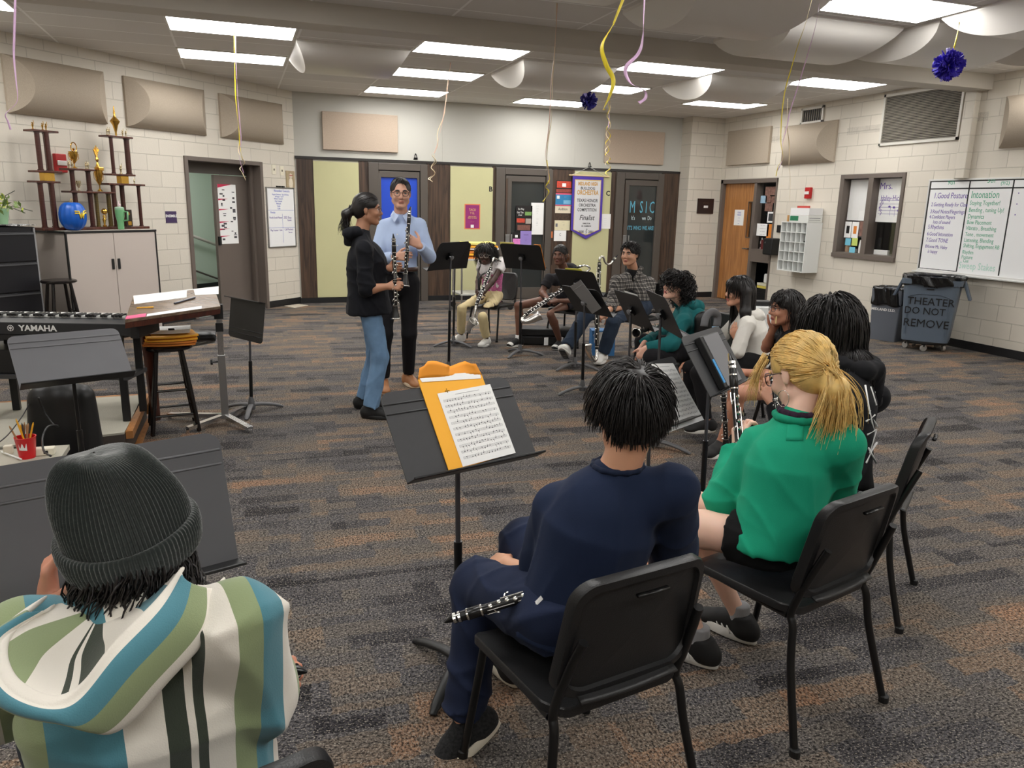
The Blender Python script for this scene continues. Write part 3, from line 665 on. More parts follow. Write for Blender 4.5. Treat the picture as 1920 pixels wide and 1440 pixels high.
def cup(mb,u,z,off,h,r):
 mb.subs.append(MB());M=mb.M;mb=mb.subs[-1];mb.M=M
 mb.lathe([(r*.6,z),(r*.62,z+h*.05),(r*.14,z+h*.12),(r*.12,z+h*.28),(r*.5,z+h*.4),(r*.95,z+h*.72),(r,z+h*.9),(r*1.05,z+h),(r*.9,z+h*.99),(r*.5,z+h*.7)],(u,0,off),(0,1,0),18)
 for s in(-1,1):mb.tube([(u+s*r*.6,z+h*.45,off),(u+s*r*1.35,z+h*.6,off),(u+s*r*1.3,z+h*.86,off),(u+s*r*.95,z+h*.88,off)],r*.07,6)
def trophy(label,base,cols,plates,gold,silver=None,cubes=(),off=.25,cm_=None):
 t=thing('trophy',label,'trophy',WL.pt((base[0]+base[1])/2,CT,off),group='trophies on the cabinet')
 obj('base',WL.mb().b2(base[0],base[1],CT+.001,CT+.03,off-.09,off+.09),m_mahog,t,bev=.004)
 for u,za,zb,dz,r in cols:
  mb=WL.mb();mb.lathe([(r*1.25,za),(r*1.25,za+.012),(r,za+.012),(r,zb-.01),(r*1.2,zb-.01),(r*1.2,zb)],(u,0,off+dz),(0,1,0),14);obj('column',mb,cm_ or m_col,t,smooth=30)
 for a,b,z in plates:obj('shelf',WL.mb().b2(a,b,z-.01,z+.01,off-.085,off+.085),m_mahog,t,bev=.003)
 for a,b,z0,z1 in cubes:obj('gold_block',WL.mb().b2(a,b,z0,z1,off-.03,off+.05),m_gold,t,bev=.003)
 if gold.v:obj('gold_ornament',gold,m_gold,t,smooth=35)
 for q in gold.subs:obj('gold_figure',q,m_gold,t,smooth=35)
 for q in(silver.subs if silver else()):obj('pale_figure',q,mat('pale_gold',(228,214,176),.25,.9),t,smooth=35)
Z=lambda py,px=150:tr(px,py)[1]
Ux=lambda px,py:tr(px,py)[0]
zb=CT+.03
z1,z2,z3=Z(341,80),Z(322,85),Z(246,75)
g=WL.mb();[figure(g,Ux(x,246),z3+.01,.25+d,.62)for x,d in((62,.0),(78,.02),(89,-.02))]
cl_=[(Ux(78,421),zb,z1-.01,.05,.025),(Ux(98,421),zb,z1-.01,.06,.025),(Ux(109,421),zb,z1-.01,-.05,.025),(Ux(71,319),z2+.01,z3-.01,.05,.025),(Ux(87,319),z2+.01,z3-.01,.06,.025),(Ux(98,319),z2+.01,z3-.01,-.05,.025)]
trophy('tallest left trophy with three brown columns on two tiers',(Ux(70,425),Ux(113,425)),cl_,[(Ux(60,341),Ux(104,341),z1),(Ux(62,322),Ux(107,322),z2),(Ux(53,246),Ux(100,246),z3)],g,None,[(Ux(77,330),Ux(97,330),z1+.01,z2-.01)])
z1,z2=Z(360,150),Z(318,145)
g=WL.mb();cup(g,Ux(140,316),z2+.01,.25,Z(286,139)-z2,.045);g.lathe([(.004,0),(.01,.01),(.012,.02),(.004,.03)],(Ux(138,283),Z(283,139),.25),(0,1,0),8)
ring=[V3((Ux(138,276)+.034*math.cos(a),Z(276,138)+.05*math.sin(a),.25))for a in np.linspace(0,2*PI,15)];g.tube(ring,.006,5,caps=False)
s=WL.mb();[figure(s,Ux(x,316),z2+.01,.25+.03,.6)for x in(126,132,158,162)];cup(s,Ux(145,358),z1+.01,.28,.11,.024)
trophy('wide two-column trophy topped with large gold cup, behind blue pumpkin',(Ux(124,425),Ux(178,425)),[(Ux(144,421),zb,z1-.01,.02,.024),(Ux(172,421),zb,z1-.01,.02,.025),(Ux(136,358),z1+.01,z2-.01,.02,.024),(Ux(166,358),z1+.01,z2-.01,.02,.025)],[(Ux(124,360),Ux(174,360),z1),(Ux(120,318),Ux(169,318),z2)],g,s)
z1=Z(361,190)
g=WL.mb();cup(g,Ux(188,360),z1+.01,.25,Z(320,186)-z1,.045);zc=Z(320,186)
g.lathe([(.03,zc+.03),(.02,zc+.05),(.008,zc+.09),(.02,zc+.12),(.008,zc+.16)],(Ux(184,320),0,.25),(0,1,0),10)
zh=zc+.16
for i,a in enumerate((-.5,-.2,.1,.4,.65)):g.tube([(Ux(181,300),zh-.01,.25),(Ux(181,300)+.04*math.sin(a),zh+.05,.25),(Ux(181,300)+.065*math.sin(a),zh+.11-.02*abs(i-2),.25)],(.012,.008,.006),6)
g.ball((Ux(191,385),CT+.20,.28),.035);figure(g,Ux(193,421),zb,.28,1.1)
trophy('gold trophy with open hand figure between black and gold columns',(Ux(176,425),Ux(212,425)),[(Ux(183,421),zb,z1-.01,.02,.02),(Ux(206,421),zb,z1-.01,.02,.024)],[(Ux(172,361),Ux(207,361),z1)],g,None,[(Ux(180,316),Ux(189,316),zc,zc+.035)],cm_=m_colg)
z1,z2,z3=Z(346,230),Z(328,222),Z(257,217)
g=WL.mb();zt=Z(216,214)-z3;g.lathe([(.012,z3+.01),(.01,z3+zt*.2),(.03,z3+zt*.55),(.055,z3+zt*.72),(.02,z3+zt*.9),(.01,z3+zt),(.012,z3+zt*1.1),(.003,z3+zt*1.42)],(Ux(218,257),0,.25),(0,1,0),14)
s=WL.mb();[figure(s,Ux(x,257),z3+.01,.25+.02,.6)for x in(199,203,228,234)];figure(s,Ux(225,328),z2+.01,.27,.8);figure(s,Ux(252,346),z1+.01,.25,.5)
trophy('tall right trophy with brown columns and slender gold cup on top',(Ux(207,425),Ux(271,425)),[(Ux(213,421),zb,z1-.01,.05,.026),(Ux(239,421),zb,z1-.01,-.04,.026),(Ux(261,421),zb,z1-.01,.04,.02),(Ux(208,325),z2+.01,z3-.01,.05,.02),(Ux(239,325),z2+.01,z3-.01,.03,.03)],[(Ux(195,346),Ux(263,346),z1),(Ux(200,328),Ux(245,328),z2),(Ux(194,257),Ux(240,257),z3)],g,s,[(Ux(222,337),Ux(236,337),z1+.01,z2-.01)])
a=tr(233,393,.34);b=tr(247,421,.34)
t=thing('award_plaque','dark award plaque with gold seal leaning behind green tumbler','plaque',WL.pt(a[0],CT+.03,.34))
obj('board',WL.mb().b2(a[0],b[0],CT+.031,a[1],.345,.36),mat('dark_board',(40,32,26),.3),t,bev=.002)
mb=WL.mb();mb.lathe([(.02,.36),(.018,.365)],(a[0]+.03,a[1]-.045,0),(0,0,1),14);mb.b2(a[0]+.02,b[0]-.015,CT+.045,CT+.09,.36,.362);obj('gold_seal',mb,m_gold,t)
u=WL.P(226,428,.43)[0];TO=.44
t=thing('tumbler','mint green handled tumbler with lid and straw on the cabinet','tumbler',WL.pt(u,CT+.003,TO))
m_mint=mat('mint_enamel',(120,182,130),.35)
mb=WL.mb();mb.lathe([(.028,CT+.003),(.033,CT+.01),(.036,CT+.1),(.047,CT+.15),(.05,CT+.225),(.048,CT+.228)],(u,0,TO),(0,1,0),20);obj('body',mb,m_mint,t,smooth=30)
mb=WL.mb();mb.tube([(u+.03,CT+.2,TO+.035),(u+.035,CT+.2,TO+.085),(u+.035,CT+.11,TO+.08),(u+.02,CT+.1,TO+.03)],.01,8);obj('handle',mb,m_mint,t,smooth=True)
mb=WL.mb();mb.lathe([(.05,CT+.226),(.05,CT+.245),(.035,CT+.255)],(u,0,TO),(0,1,0),20);obj('lid',mb,mat('clear_lid',(160,190,165),.2),t,smooth=30)
mb=WL.mb();mb.tube([(u,CT+.2,TO),(u-.012,CT+.32,TO+.01)],.005,6);mb.ball((u+.005,CT+.275,TO),(.02,.016,.014));obj('straw',mb,mat('pink_white',(230,205,210),.4),t,smooth=True)
u=WL.P(139,428,.42)[0];PO_=.42;PR=.135
t=thing('pumpkin','bright blue painted pumpkin with yellow winged emblem on the cabinet','pumpkin',WL.pt(u,CT,PO_))
mb=WL.mb()
def pump(a,v):
 th=2*PI*a;ph=PI*v;rr_=PR*(1-.055*abs(math.sin(th*7)))*(math.sin(ph)**.75);zz=-math.cos(ph)
 dz=(.12*math.exp(-(ph-PI)**2/.12))if ph>2 else 0
 return(u+rr_*math.cos(th),CT+.155+.155*(zz-dz*.8),PO_+rr_*math.sin(th))
mb.grid(pump,84,24,closed_u=True)
mb.f=[tuple(reversed(f))for f in mb.f]
obj('body',mb,mat('blue_paint',(22,92,190),.35),t,smooth=True)
mb=WL.mb();mb.tube([(u,CT+.28,PO_),(u-.005,CT+.31,PO_),(u+.008,CT+.33,PO_)],(.022,.014,.012),8);obj('stem',mb,mat('tan_stem',(150,130,96),.7),t,smooth=True)
def emb(pts):
 out=[]
 for x,y in pts:
  th=1.42+x*.95;ph=y
  out.append((u+(PR*1.0)*math.cos(th)*math.sqrt(max(0,1-(ph/.135)**2*.8)),CT+.17+ph,PO_+(PR*1.0)*math.sin(th)*math.sqrt(max(0,1-(ph/.135)**2*.8))))
 return out
mb=WL.mb()
for lane in(0,-.021):
 pts=[(.62,.035),(.3,.035),(.16,-.02),(.06,.02),(-.04,-.02),(-.16,.035),(-.5,.04)]
 P=emb([(x,y+lane)for x,y in pts]);mb.tube(P,.0075,6)
obj('emblem',mb,mat('yellow_paint',(250,214,50),.5),t,smooth=True,label='yellow winged zigzag emblem')
def stool_proto(h,R,name='bar_stool'):
 t=thing(name,'x','stool');m=mat('black_lacquer',(20,15,14),.25)
 mb=MB();mb.lathe([(.01,h-.032),(R*.9,h-.032),(R,h-.022),(R,h-.008),(R*.93,h),(.01,h-.004)],n=28);obj('seat',mb,m,t,smooth=35)
 L=[]
 for a in(45,135,225,315):
  a=math.radians(a);c,s=math.cos(a),math.sin(a);top=V3((c*R*.68,s*R*.68,h-.03));bot=V3((c*R*1.28,s*R*1.28,.003));L.append((top,bot))
  obj('leg',MB().tube([bot,bot.lerp(top,.5),top],(.015,.019,.015),10),m,t,smooth=40)
 for i in range(4):
  for f in((.28,.60)if i%2 else(.22,.52)):
   p=L[i][1].lerp(L[i][0],f);q=L[(i+1)%4][1].lerp(L[(i+1)%4][0],f);obj('rung',MB().tube([p,q],.009,8),m,t,smooth=40)
 return t
s=stool_proto(.61,.165);s.location=(-.5,5.70,0);s.rotation_euler.z=.15;s['label']='black wooden stool carrying yellow envelopes beside the conductor desk'
s=stool_proto(.765,.165);s.location=(-1.74,8.86,0);s.rotation_euler.z=.5;s['label']='black wooden stool standing empty before pale cabinet doors'
m_env=mat('manila_orange',(246,176,44),.6,var=(8,.06));m_env2=mat('brown_envelope',(214,128,46),.65,var=(8,.08))
M0=Matrix.Translation((-.48,5.70,.61))@Matrix.Rotation(.12,4,'Z')
def slab(M,w,d,z0,z1,name,m,parent=None,curl=.0,seed=0,bev=0):
 mb=MB();mb.M=M;rr=random.Random(seed)
 n=10
 top=lambda i,j:curl*(((i/n)-.5)**2*4)*(1 if seed%2 else-.3)+curl*.4*math.sin(j*.9+seed)
 vs=[(-w/2+w*i/n,-d/2+d*j/n,z0+top(i,j))for j in range(n+1)for i in range(n+1)];N=len(vs)
 vs+=[(x,y,z+(z1-z0))for x,y,z in vs]
 fs=[(j*(n+1)+i,(j+1)*(n+1)+i,(j+1)*(n+1)+i+1,j*(n+1)+i+1)for j in range(n)for i in range(n)]
 fs=fs+[tuple(reversed([q+N for q in f]))for f in fs]
 edge=[i for i in range(n+1)]+[j*(n+1)+n for j in range(1,n+1)]+[n*(n+1)+i for i in range(n-1,-1,-1)]+[j*(n+1)for j in range(n-1,0,-1)]
 fs+=[(edge[i],edge[(i+1)%len(edge)],edge[(i+1)%len(edge)]+N,edge[i]+N)for i in range(len(edge))]
 mb._add(vs,fs);return obj(name,mb,m,parent)
zz=.002;ELAB=['brown padded envelope lowest in pile on the stool','brown envelope second from bottom of pile on the stool','creased orange envelope in middle of pile on the stool','orange envelope uppermost under white papers on the stool']
for i in range(4):
 o=slab(M0@Matrix.Rotation((i-1.5)*.07,4,'Z'),.33,.25,zz,zz+.012,'envelope',m_env2 if i<2 else m_env,curl=.006,seed=i*2+1);zz+=.0185
 tag(o,ELAB[i],'envelope','envelopes on the stool')
o=slab(M0@Matrix.Translation((.0,.04,0))@Matrix.Rotation(-.1,4,'Z'),.27,.19,zz+.004,zz+.03,'paper_stack',m_paper,curl=.003,seed=3);tag(o,'stack of white papers clipped on top of the stool envelopes','paper')
mb=MB();mb.M=M0;mb.box((.01,-.055,zz+.036),(.04,.02,.012));o=obj('bulldog_clip',mb,m_black,bev=.002);tag(o,'small black clip on white papers on the stool','clip')
t=thing('conductor_desk','adjustable wood-topped conductor desk on chrome post and cross base','desk',(-.16,5.72,0))
m_deskw=wood_mat('brown_desk_laminate',(96,78,62),(140,118,98),rough=.25,axis='X')
FL_,FR_,BR_,BL_=V3((-.66,5.02,.885)),V3((-.135,5.56,.885)),V3((-.185,6.12,.955)),V3((-.68,5.64,.955))
up=(FR_-FL_).cross(BL_-FL_).normalized()
obj('tabletop',MB().prism([FL_-up*.02,FR_-up*.02,BR_-up*.02,BL_-up*.02],up*.02),m_deskw,t,bev=.002)
mid=lambda a,b,f:a.lerp(b,f)
obj('apron',MB().prism([FL_-up*.055,FR_-up*.055,FR_-up*.021,FL_-up*.021],(BL_-FL_).normalized()*.02),m_mahog,t)
px_,py_=-.155,5.70
obj('post',MB().b2(px_-.02,px_+.02,py_-.02,py_+.02,.5,.87),m_chrome,t,bev=.003)
obj('outer_post',MB().b2(px_-.025,px_+.025,py_-.025,py_+.025,.05,.52),m_alum,t,bev=.003)
mb=MB();mb.tube([(px_-.025,py_,.47),(px_-.06,py_-.01,.47)],.006,6);mb.lathe([(.02,0),(.02,.015)],(px_-.06,py_-.01,.47),(-1,0,0),10);obj('lock_knob',mb,m_black,t)
base=MB()
for q in(fl(470,812),fl(318,785),fl(352,812),fl(468,768)):
 q=V3(q);d=(q-V3((px_,py_,0)));d.z=0;n=V3((-d.y,d.x,0)).normalized()*.022;c=V3((px_,py_,0))
 base._add([c+n+V3((0,0,.05)),c-n+V3((0,0,.05)),q-n+V3((0,0,.022)),q+n+V3((0,0,.022)),c+n+V3((0,0,.085)),c-n+V3((0,0,.085)),q-n+V3((0,0,.045)),q+n+V3((0,0,.045))],[(0,1,2,3),(4,7,6,5),(0,4,5,1),(2,6,7,3),(1,5,6,2),(0,3,7,4)])
 base.lathe([(.015,.001),(.015,.024)],(q.x,q.y,0),n=10)
obj('cross_base',base,m_chrome,t)
br=MB();br.tube([(px_,py_,.80),mid(FL_,BL_,.4).lerp(mid(FR_,BR_,.4),.55)-up*.03],.013,6);br.box((px_,py_,.83),(.06,.06,.1));br.box((px_,py_,.72),(.05,.05,.06));obj('bracket',br,m_black,t)
s0=mid(FL_,BL_,.93)-up*.022+V3((.03,.0,0))
obj('side_panel',MB().prism([s0,s0+(FR_-FL_).normalized()*.05,s0+(FR_-FL_).normalized()*.04+V3((0,0,-.2)),s0+(FR_-FL_).normalized()*.085+V3((0,0,-.28)),s0+V3((.06,.04,-.84)),s0+V3((.02,.01,-.84)),s0+V3((-.0,0,-.3))],(FR_-FL_).cross(V3((0,0,1))).normalized()*.02),m_mahog,t)
s1=mid(FR_,BR_,.25)-up*.022;obj('side_panel',MB().prism([s1,s1+(BR_-FR_).normalized()*.03,s1+(BR_-FR_).normalized()*.05+V3((.0,0,-.33)),s1+(BR_-FR_).normalized()*.02+V3((0,0,-.33))],(FR_-FL_).normalized()*-.012),m_mahog,t)
sh=[mid(FL_,BL_,.8).lerp(mid(FR_,BR_,.8),.2),mid(FL_,BL_,.8).lerp(mid(FR_,BR_,.8),.95),mid(FL_,BL_,1.3).lerp(mid(FR_,BR_,1.3),.95),mid(FL_,BL_,1.3).lerp(mid(FR_,BR_,1.3),.2)]
for p in sh:p.z=.56
obj('lower_shelf',MB().prism(sh,(0,0,.015)),mat('grey_shelf',(120,118,112),.4),t)
ux,vy=FR_-FL_,BL_-FL_
MD=Matrix(((ux.x,vy.x,up.x,FL_.x),(ux.y,vy.y,up.y,FL_.y),(ux.z,vy.z,up.z,FL_.z),(0,0,0,1)))
def sheet(name,label,pts,m,z=.0012,cat='paper',grp=None,th=.0008):
 mb=MB();mb.M=MD;mb.prism([(x,y,z)for x,y in pts],(0,0,th));return tag(obj(name,mb,m),label,cat,grp)
sheet('music_sheet','long white sheet along the back edge of the conductor desk',[(.04,.60),(.72,.62),(.72,1.0),(.0,1.0)],m_paper,grp='papers on the conductor desk')
sheet('music_sheet','creased white sheet at far right corner of conductor desk',[(.70,.66),(.99,.58),(1.0,.99),(.68,.99)],m_paper,.0026,grp='papers on the conductor desk')
sheet('paper_strip','white strip of paper along front edge of conductor desk',[(.2,.0),(.78,.0),(.78,.12),(.2,.1)],m_paper,grp='papers on the conductor desk')
sheet('pink_slip','pink paper slip at left front corner of conductor desk',[(.0,.005),(.19,.005),(.19,.13),(.0,.13)],mat('pink_paper',(236,96,140),.7))
pc=MB().tube([MD@V3((.08,.38,.007)),MD@V3((.25,.32,.007))],.005,6);tag(obj('pencil',pc,mat('pencil_yellow',(240,176,40),.4)),'yellow pencil lying on left of conductor desk','pencil')
pc=MB().tube([MD@V3((.47,.36,.008)),MD@V3((.70,.52,.008))],.006,8);tag(obj('pen',pc,mat('navy_pen',(26,26,52),.3)),'dark pen lying in middle of conductor desk','pen')
bq=sh[0].lerp(sh[2],.45);bq.z=.625
bagp=[ell(bq,(.20,.12,.048),ax=[(FR_-FL_).normalized(),(BL_-FL_).normalized(),(0,0,1)])]
P_,F_=blob(bagp,.012,.02,wrinkle(.012,22,3));tag(obj('soft_bag',(P_,F_),m_black,smooth=True),'soft black case lying on shelf under conductor desk','case')
m_podc=mat('grey_podium_carpet',(176,172,158),.95,bump=(200,.3),var=(6,.06))
q=[fl(313,757,.2),fl(285,800,.2),fl(-160,830,.2),fl(-60,745,.2)]
t=thing('podium','low grey carpeted podium with wooden edge behind the stool','podium',(-1.0,5.3,0))
qs=[V3((-.70,5.95,.0)),V3((-.72,4.98,0)),V3((-1.9,4.75,0)),V3((-1.9,5.95,0))]
obj('platform',MB().prism([p+V3((0,0,.02))for p in qs],(0,0,.165)),mat('podium_side',(70,62,56),.7),t)
obj('carpet_top',MB().prism([p+V3((0,0,.186))for p in qs],(0,0,.012)),m_podc,t)
obj('wood_edge',MB().b2(-.715,-.675,5.0,5.95,.15,.198).b2(-1.9,-.675,5.95,5.99,.05,.198).b2(-.71,-.675,5.0,5.95,.0,.02),m_oak,t)
t=thing('keyboard','long black electronic keyboard seen from behind, lettered in white','keyboard',(-1.3,5.6,0))
ka,kb=V3(fl(255,608,.83)),V3(fl(0,604,.83));kd=(ka-kb);kd.z=0;kl=1.32;ku=kd.normalized();kn=V3((-ku.y,ku.x,0))
MK=frame(ka-ku*kl,ku,kn);
def kbx(x0,x1,y0,y1,z0,z1):m=MB();m.M=MK;return m.b2(x0,x1,y0,y1,z0,z1)
m_kb=mat('charcoal_plastic',(40,41,44),.4)
mb=MB();mb.M=MK;mb.prism([(0,0,-.075),(0,.3,-.075),(0,.3,.0),(0,.12,.012),(0,0,.0)],(kl,0,0));obj('body',mb,m_kb,t,bev=.004)
obj('end_cap',kbx(kl-.04,kl+.015,-.01,.31,-.09,-.005),m_black,t,bev=.008)
wk=MB();wk.M=MK
for i in range(52):wk.b2(.05+i*.0232,.05+i*.0232+.0218,.15,.29,.012,.026)
obj('white_keys',wk,mat('key_white',(235,235,232),.3),t);bk=MB();bk.M=MK
for i in range(52):
 if i%7 in(0,1,3,4,5):bk.b2(.05+i*.0232+.016,.05+i*.0232+.029,.13,.22,.02,.036)
obj('black_keys',bk,m_black,t)
text('lettering','YAMAHA',MK@Matrix.Translation((kl-.60,-.0025,-.036))@Matrix.Rotation(PI/2,4,'X'),.05,m_paper,t,bold=.0015,sx=1.1)
mb=MB();mb.M=MK;c=(kl-.765,-.001,-.036);mb.lathe([(.019,0),(.019,.002),(.0165,.002),(.0165,0)],c,(0,-1,0),24,cap=False)
for a in range(6):mb.tube([(c[0],-.002,c[2]),(c[0]+.015*math.cos(a*PI/3+.52),-.002,c[2]+.015*math.sin(a*PI/3+.52))],.0018,5)
obj('emblem',mb,m_paper,t)
t=thing('keyboard_stand','black square-tube keyboard stand with legs and shelf in the left foreground','stand',(-1.2,5.5,0))
def kleg(px0,py0,px1,py1,Y,w=.03):return V3(at(px0,py0,Y)),V3(at(px1,py1,Y))
for(x,y)in((kl-.12,.02),(kl-.12,.26),(kl-.95,.02),(kl-.95,.26)):
 p=MK@V3((x,y,-.078));obj('leg',MB().b2(p.x-.022,p.x+.022,p.y-.022,p.y+.022,.2,p.z),m_black,t,bev=.003)
p0,p1=MK@V3((kl-1.2,.14,-.35)),MK@V3((kl-.1,.14,-.35))
mb=MB();mb.M=MK;mb.b2(kl-1.25,kl-.08,0,.28,-.36,-.335);obj('shelf',mb,mat('dark_shelf',(60,60,62),.35),t)
mb=MB();mb.M=MK;mb.b2(kl-.97,kl-.1,.0,.04,-.11,-.078).b2(kl-.97,kl-.1,.24,.28,-.11,-.078);obj('crossbar',mb,m_black,t)
mb=MB();mb.M=MK;mb.b2(kl-1.22,kl-.55,.03,.25,-.333,-.18);t2=obj('equipment_box',mb,mat('black_box',(24,24,26),.4),bev=.006);tag(t2,'black equipment box with white label on the keyboard stand shelf','box')
mb=MB();mb.M=MK;mb.b2(kl-1.06,kl-.92,.028,.0295,-.25,-.215);obj('label',mb,m_paper,t2)
AM=Matrix.Translation((-.965,4.62,0))@Matrix.Rotation(-.12,4,'Z')
t=thing('amplifier','black rounded amplifier speaker under the grey music stand','amplifier',(-.965,4.62,0))
pr_=[cap(AM@V3((-.11,0,.1)),AM@V3((-.09,0,.52)),.09,.07),cap(AM@V3((.11,0,.1)),AM@V3((.10,0,.52)),.09,.075),cap(AM@V3((0,.02,.08)),AM@V3((0,.02,.52)),.12,.1),half((0,0,.01),(0,0,-1),.01)]
P_,F_=blob(pr_,.012,.03);obj('cabinet',(P_,F_),m_black,t,smooth=True)
obj('badge',MB().box(AM@V3((-.03,-.125,.27)),(.035,.006,.008)),m_alum,t)
cpos=V3(fl(52,858,.35));CZ=.35
t=thing('side_box','low pale-topped box holding the red pencil cup','box',(cpos.x,cpos.y,0));obj('top',MB().box((cpos.x-.1,cpos.y+.02,CZ-.012),(.5,.3,.026)),m_podc,t);obj('body',MB().box((cpos.x-.1,cpos.y+.02,(CZ-.024)/2),(.46,.26,CZ-.026)),m_black,t)
t=thing('pencil_cup','red plastic cup full of pencils on the left','cup',(cpos.x,cpos.y,CZ))
m_redc=mat('red_plastic',(214,26,36),.35)
obj('cup',MB().lathe([(.034,CZ),(.035,CZ+.004),(.046,CZ+.105),(.048,CZ+.108),(.043,CZ+.108),(.033,CZ+.01),(.001,CZ+.01)],(cpos.x,cpos.y,0),n=24),m_redc,t,smooth=30)
mb=MB()
for i in range(12):
 a=-PI*.5-.55+i*.07;b=a+.07;mb._add([(cpos.x+.0415*math.cos(a),cpos.y+.0415*math.sin(a),CZ+.05),(cpos.x+.0415*math.cos(b),cpos.y+.0415*math.sin(b),CZ+.05-.0005*i),(cpos.x+.0435*math.cos(b),cpos.y+.0435*math.sin(b),CZ+.072-.012*math.sin(i)),(cpos.x+.0435*math.cos(a),cpos.y+.0435*math.sin(a),CZ+.072-.012*math.sin(i-1))],[(0,1,2,3)])
obj('print',mb,m_paper,t)
rr=random.Random(2)
for i in range(9):
 a=rr.uniform(0,6.28);r=.022*rr.random();l=rr.uniform(.15,.2);b=rr.uniform(0,6.28)
 if i==0:b=2.9;l=.21
 top=V3((cpos.x+r*math.cos(a)+.05*math.cos(b),cpos.y+r*math.sin(a)+.03*math.sin(b),CZ+l-.01));bot=V3((cpos.x+r*math.cos(a)*.6,cpos.y+r*math.sin(a)*.6,CZ+.012))
 o=obj('pencil',MB().tube([bot,bot.lerp(top,.93),top],(.0042,.0042,.001),6),mat('pencil_yellow',(240,176,40),.4)if i in(0,3,5)else mat(('pencil_tan','pencil_dark')[i%2],((170,130,90),(60,52,50))[i%2],.5));tag(o,'longest yellow pencil leaning left in the red cup' if i==0 else 'pencil standing in the red cup','pencil',None if i==0 else 'pencils in the red cup')
p=V3(fl(75,846,.37));t=thing('power_strip','white power strip beside the red pencil cup','power strip',p);obj('body',MB().box((p.x,p.y,p.z-.0),(.13,.05,.035)),m_off,t,bev=.004);obj('sockets',MB().box((p.x-.03,p.y-.026,p.z),(.02,.002,.015)).box((p.x+.03,p.y-.026,p.z),(.02,.002,.015)),m_black,t)
p=V3((cpos.x-.10,cpos.y+.09,CZ+.022));t=obj('plug',MB().box(p,(.04,.035,.044)),m_off,bev=.006);tag(t,'white plug adapter left of the red pencil cup','plug')
def cable(label,pts,r=.005):o=obj('cable',MB().tube(pts,r,6),m_black,smooth=True);tag(o,label,'cable','black cables by the amplifier')
def pts(*a):return[V3(at(*q))for q in a]
def smoothp(P,n=6):
 out=[]
 for i in range(len(P)-1):
  p0,p1,p2,p3=P[max(i-1,0)],P[i],P[i+1],P[min(i+2,len(P)-1)]
  for k in range(n):
   t_=k/n;out.append(.5*((2*p1)+(p2-p0)*t_+(2*p0-5*p1+4*p2-p3)*t_*t_+(3*p1-p0-3*p2+p3)*t_**3))
 out.append(P[-1]);return out
cable('black cable hanging from the stand to the amplifier',smoothp(pts((72,745,4.5),(85,775,4.5),(100,795,4.45),(109,800,4.4))))
cable('black cable looping down left of the amplifier',smoothp(pts((108,798,4.3),(90,800,4.2),(80,820,4.1),(82,845,3.9),(95,855,3.7))))
cable('thin black cable running down past the red cup',smoothp(pts((55,756,4.6),(42,780,4.4),(15,815,4.0),(-10,835,3.8))),.003)
o=obj('white_stick',MB().tube([V3(fl(2,847,.36)),V3(fl(40,861,.36))],.004,6),m_paper);tag(o,'thin white stick lying left of the red cup','stick')
o=thing('steel_chair','chair with bent chrome leg mostly hidden behind grey music stand','chair',(-1.35,5.75,0));obj('leg',MB().tube(smoothp([V3((-1.62,5.6,.60)),V3((-1.45,5.66,.58)),V3((-1.38,5.68,.5)),V3((-1.33,5.7,.2))]),.012,8),m_chrome,o,smooth=True);obj('seat',MB().box((-1.6,5.75,.62),(.4,.4,.02)),m_black,o,bev=.005)
a=V3(fl(555,575));o=obj('magazine',MB().prism([V3(fl(533,574))+V3((0,0,.002)),V3(fl(560,571))+V3((0,0,.002)),V3(fl(578,573))+V3((0,0,.002)),V3(fl(552,578))+V3((0,0,.002))],(0,0,.006)),mat('magazine_cover',(206,196,180),.4,var=(9,.4)));tag(o,'open magazine lying on carpet near the back left corner','magazine')
def rect(W,px0,py0,px1,py1,off=0):
 a=W.P(px0,py0,off);b=W.P(px1,py1,off);return a[0],b[0],b[1],a[1]
m_photo=mat('photo_print_dark',(128,96,86),.3,var=(26,.9));m_dark=mat('dark_office_interior',(26,27,29),.8)
m_pglass=NT('clear_window_glass');k=m_pglass
gl_=k.n('ShaderNodeBsdfGlass');tp_=k.n('ShaderNodeBsdfTransparent');gs_=k.n('ShaderNodeBsdfGlossy');gs_.inputs['Roughness'].default_value=.02;ms_=k.n('ShaderNodeMixShader');ms_.inputs[0].default_value=.05
k.l(tp_.outputs[0],ms_.inputs[1]);k.l(gs_.outputs[0],ms_.inputs[2]);k.l(ms_.outputs[0],k.t.nodes['Material Output'].inputs['Surface']);m_pglass=k.m
struct(obj('wall_office',MB().b2(10.2,10.3,7.0,13.5,0,2.7).b2(8.6,10.3,7.0,7.1,0,2.7).b2(8.6,10.3,13.4,13.5,0,2.7).b2(8.4,10.3,7,13.5,2.7,2.8),m_dark))
uR=lambda y:13-y
t=thing('ceiling_light','added unseen fill light for the dim office behind the right wall','ceiling light',(9.2,9.5,2.6));obj('lens',MB().b2(9.1,9.4,9.3,9.6,2.66,2.69),m_lens,t);obj('frame',MB().b2(9.08,9.42,9.28,9.62,2.68,2.7),m_wmetal,t)  # added fill lamp so things behind the office window can be made out
t=bpy.data.objects.new('door_5',None);COL.objects.link(t);t.location=WR.pt(uR(11.6),0);t['kind']='structure'
a0,a1,HD=uR(12.22),uR(10.66),2.14
um=uR(11.25);PZ0=WR.P(1425,492)[1];PZ1=WR.P(1428,468)[1]
f=WR.mb().b2(a0,a0+.07,0,HD,-.12,.03).b2(a1-.03,a1,0,HD,-.12,.02).b2(a0,a1,HD-.07,HD,-.12,.03).b2(um,um+.07,0,HD-.07,-.12,.02).b2(um+.07,a1-.03,PZ0,PZ1,-.12,.02).b2(um+.07,a1-.03,0,.06,-.12,.02)
obj('door_frame',f,m_frame,t,bev=.003)
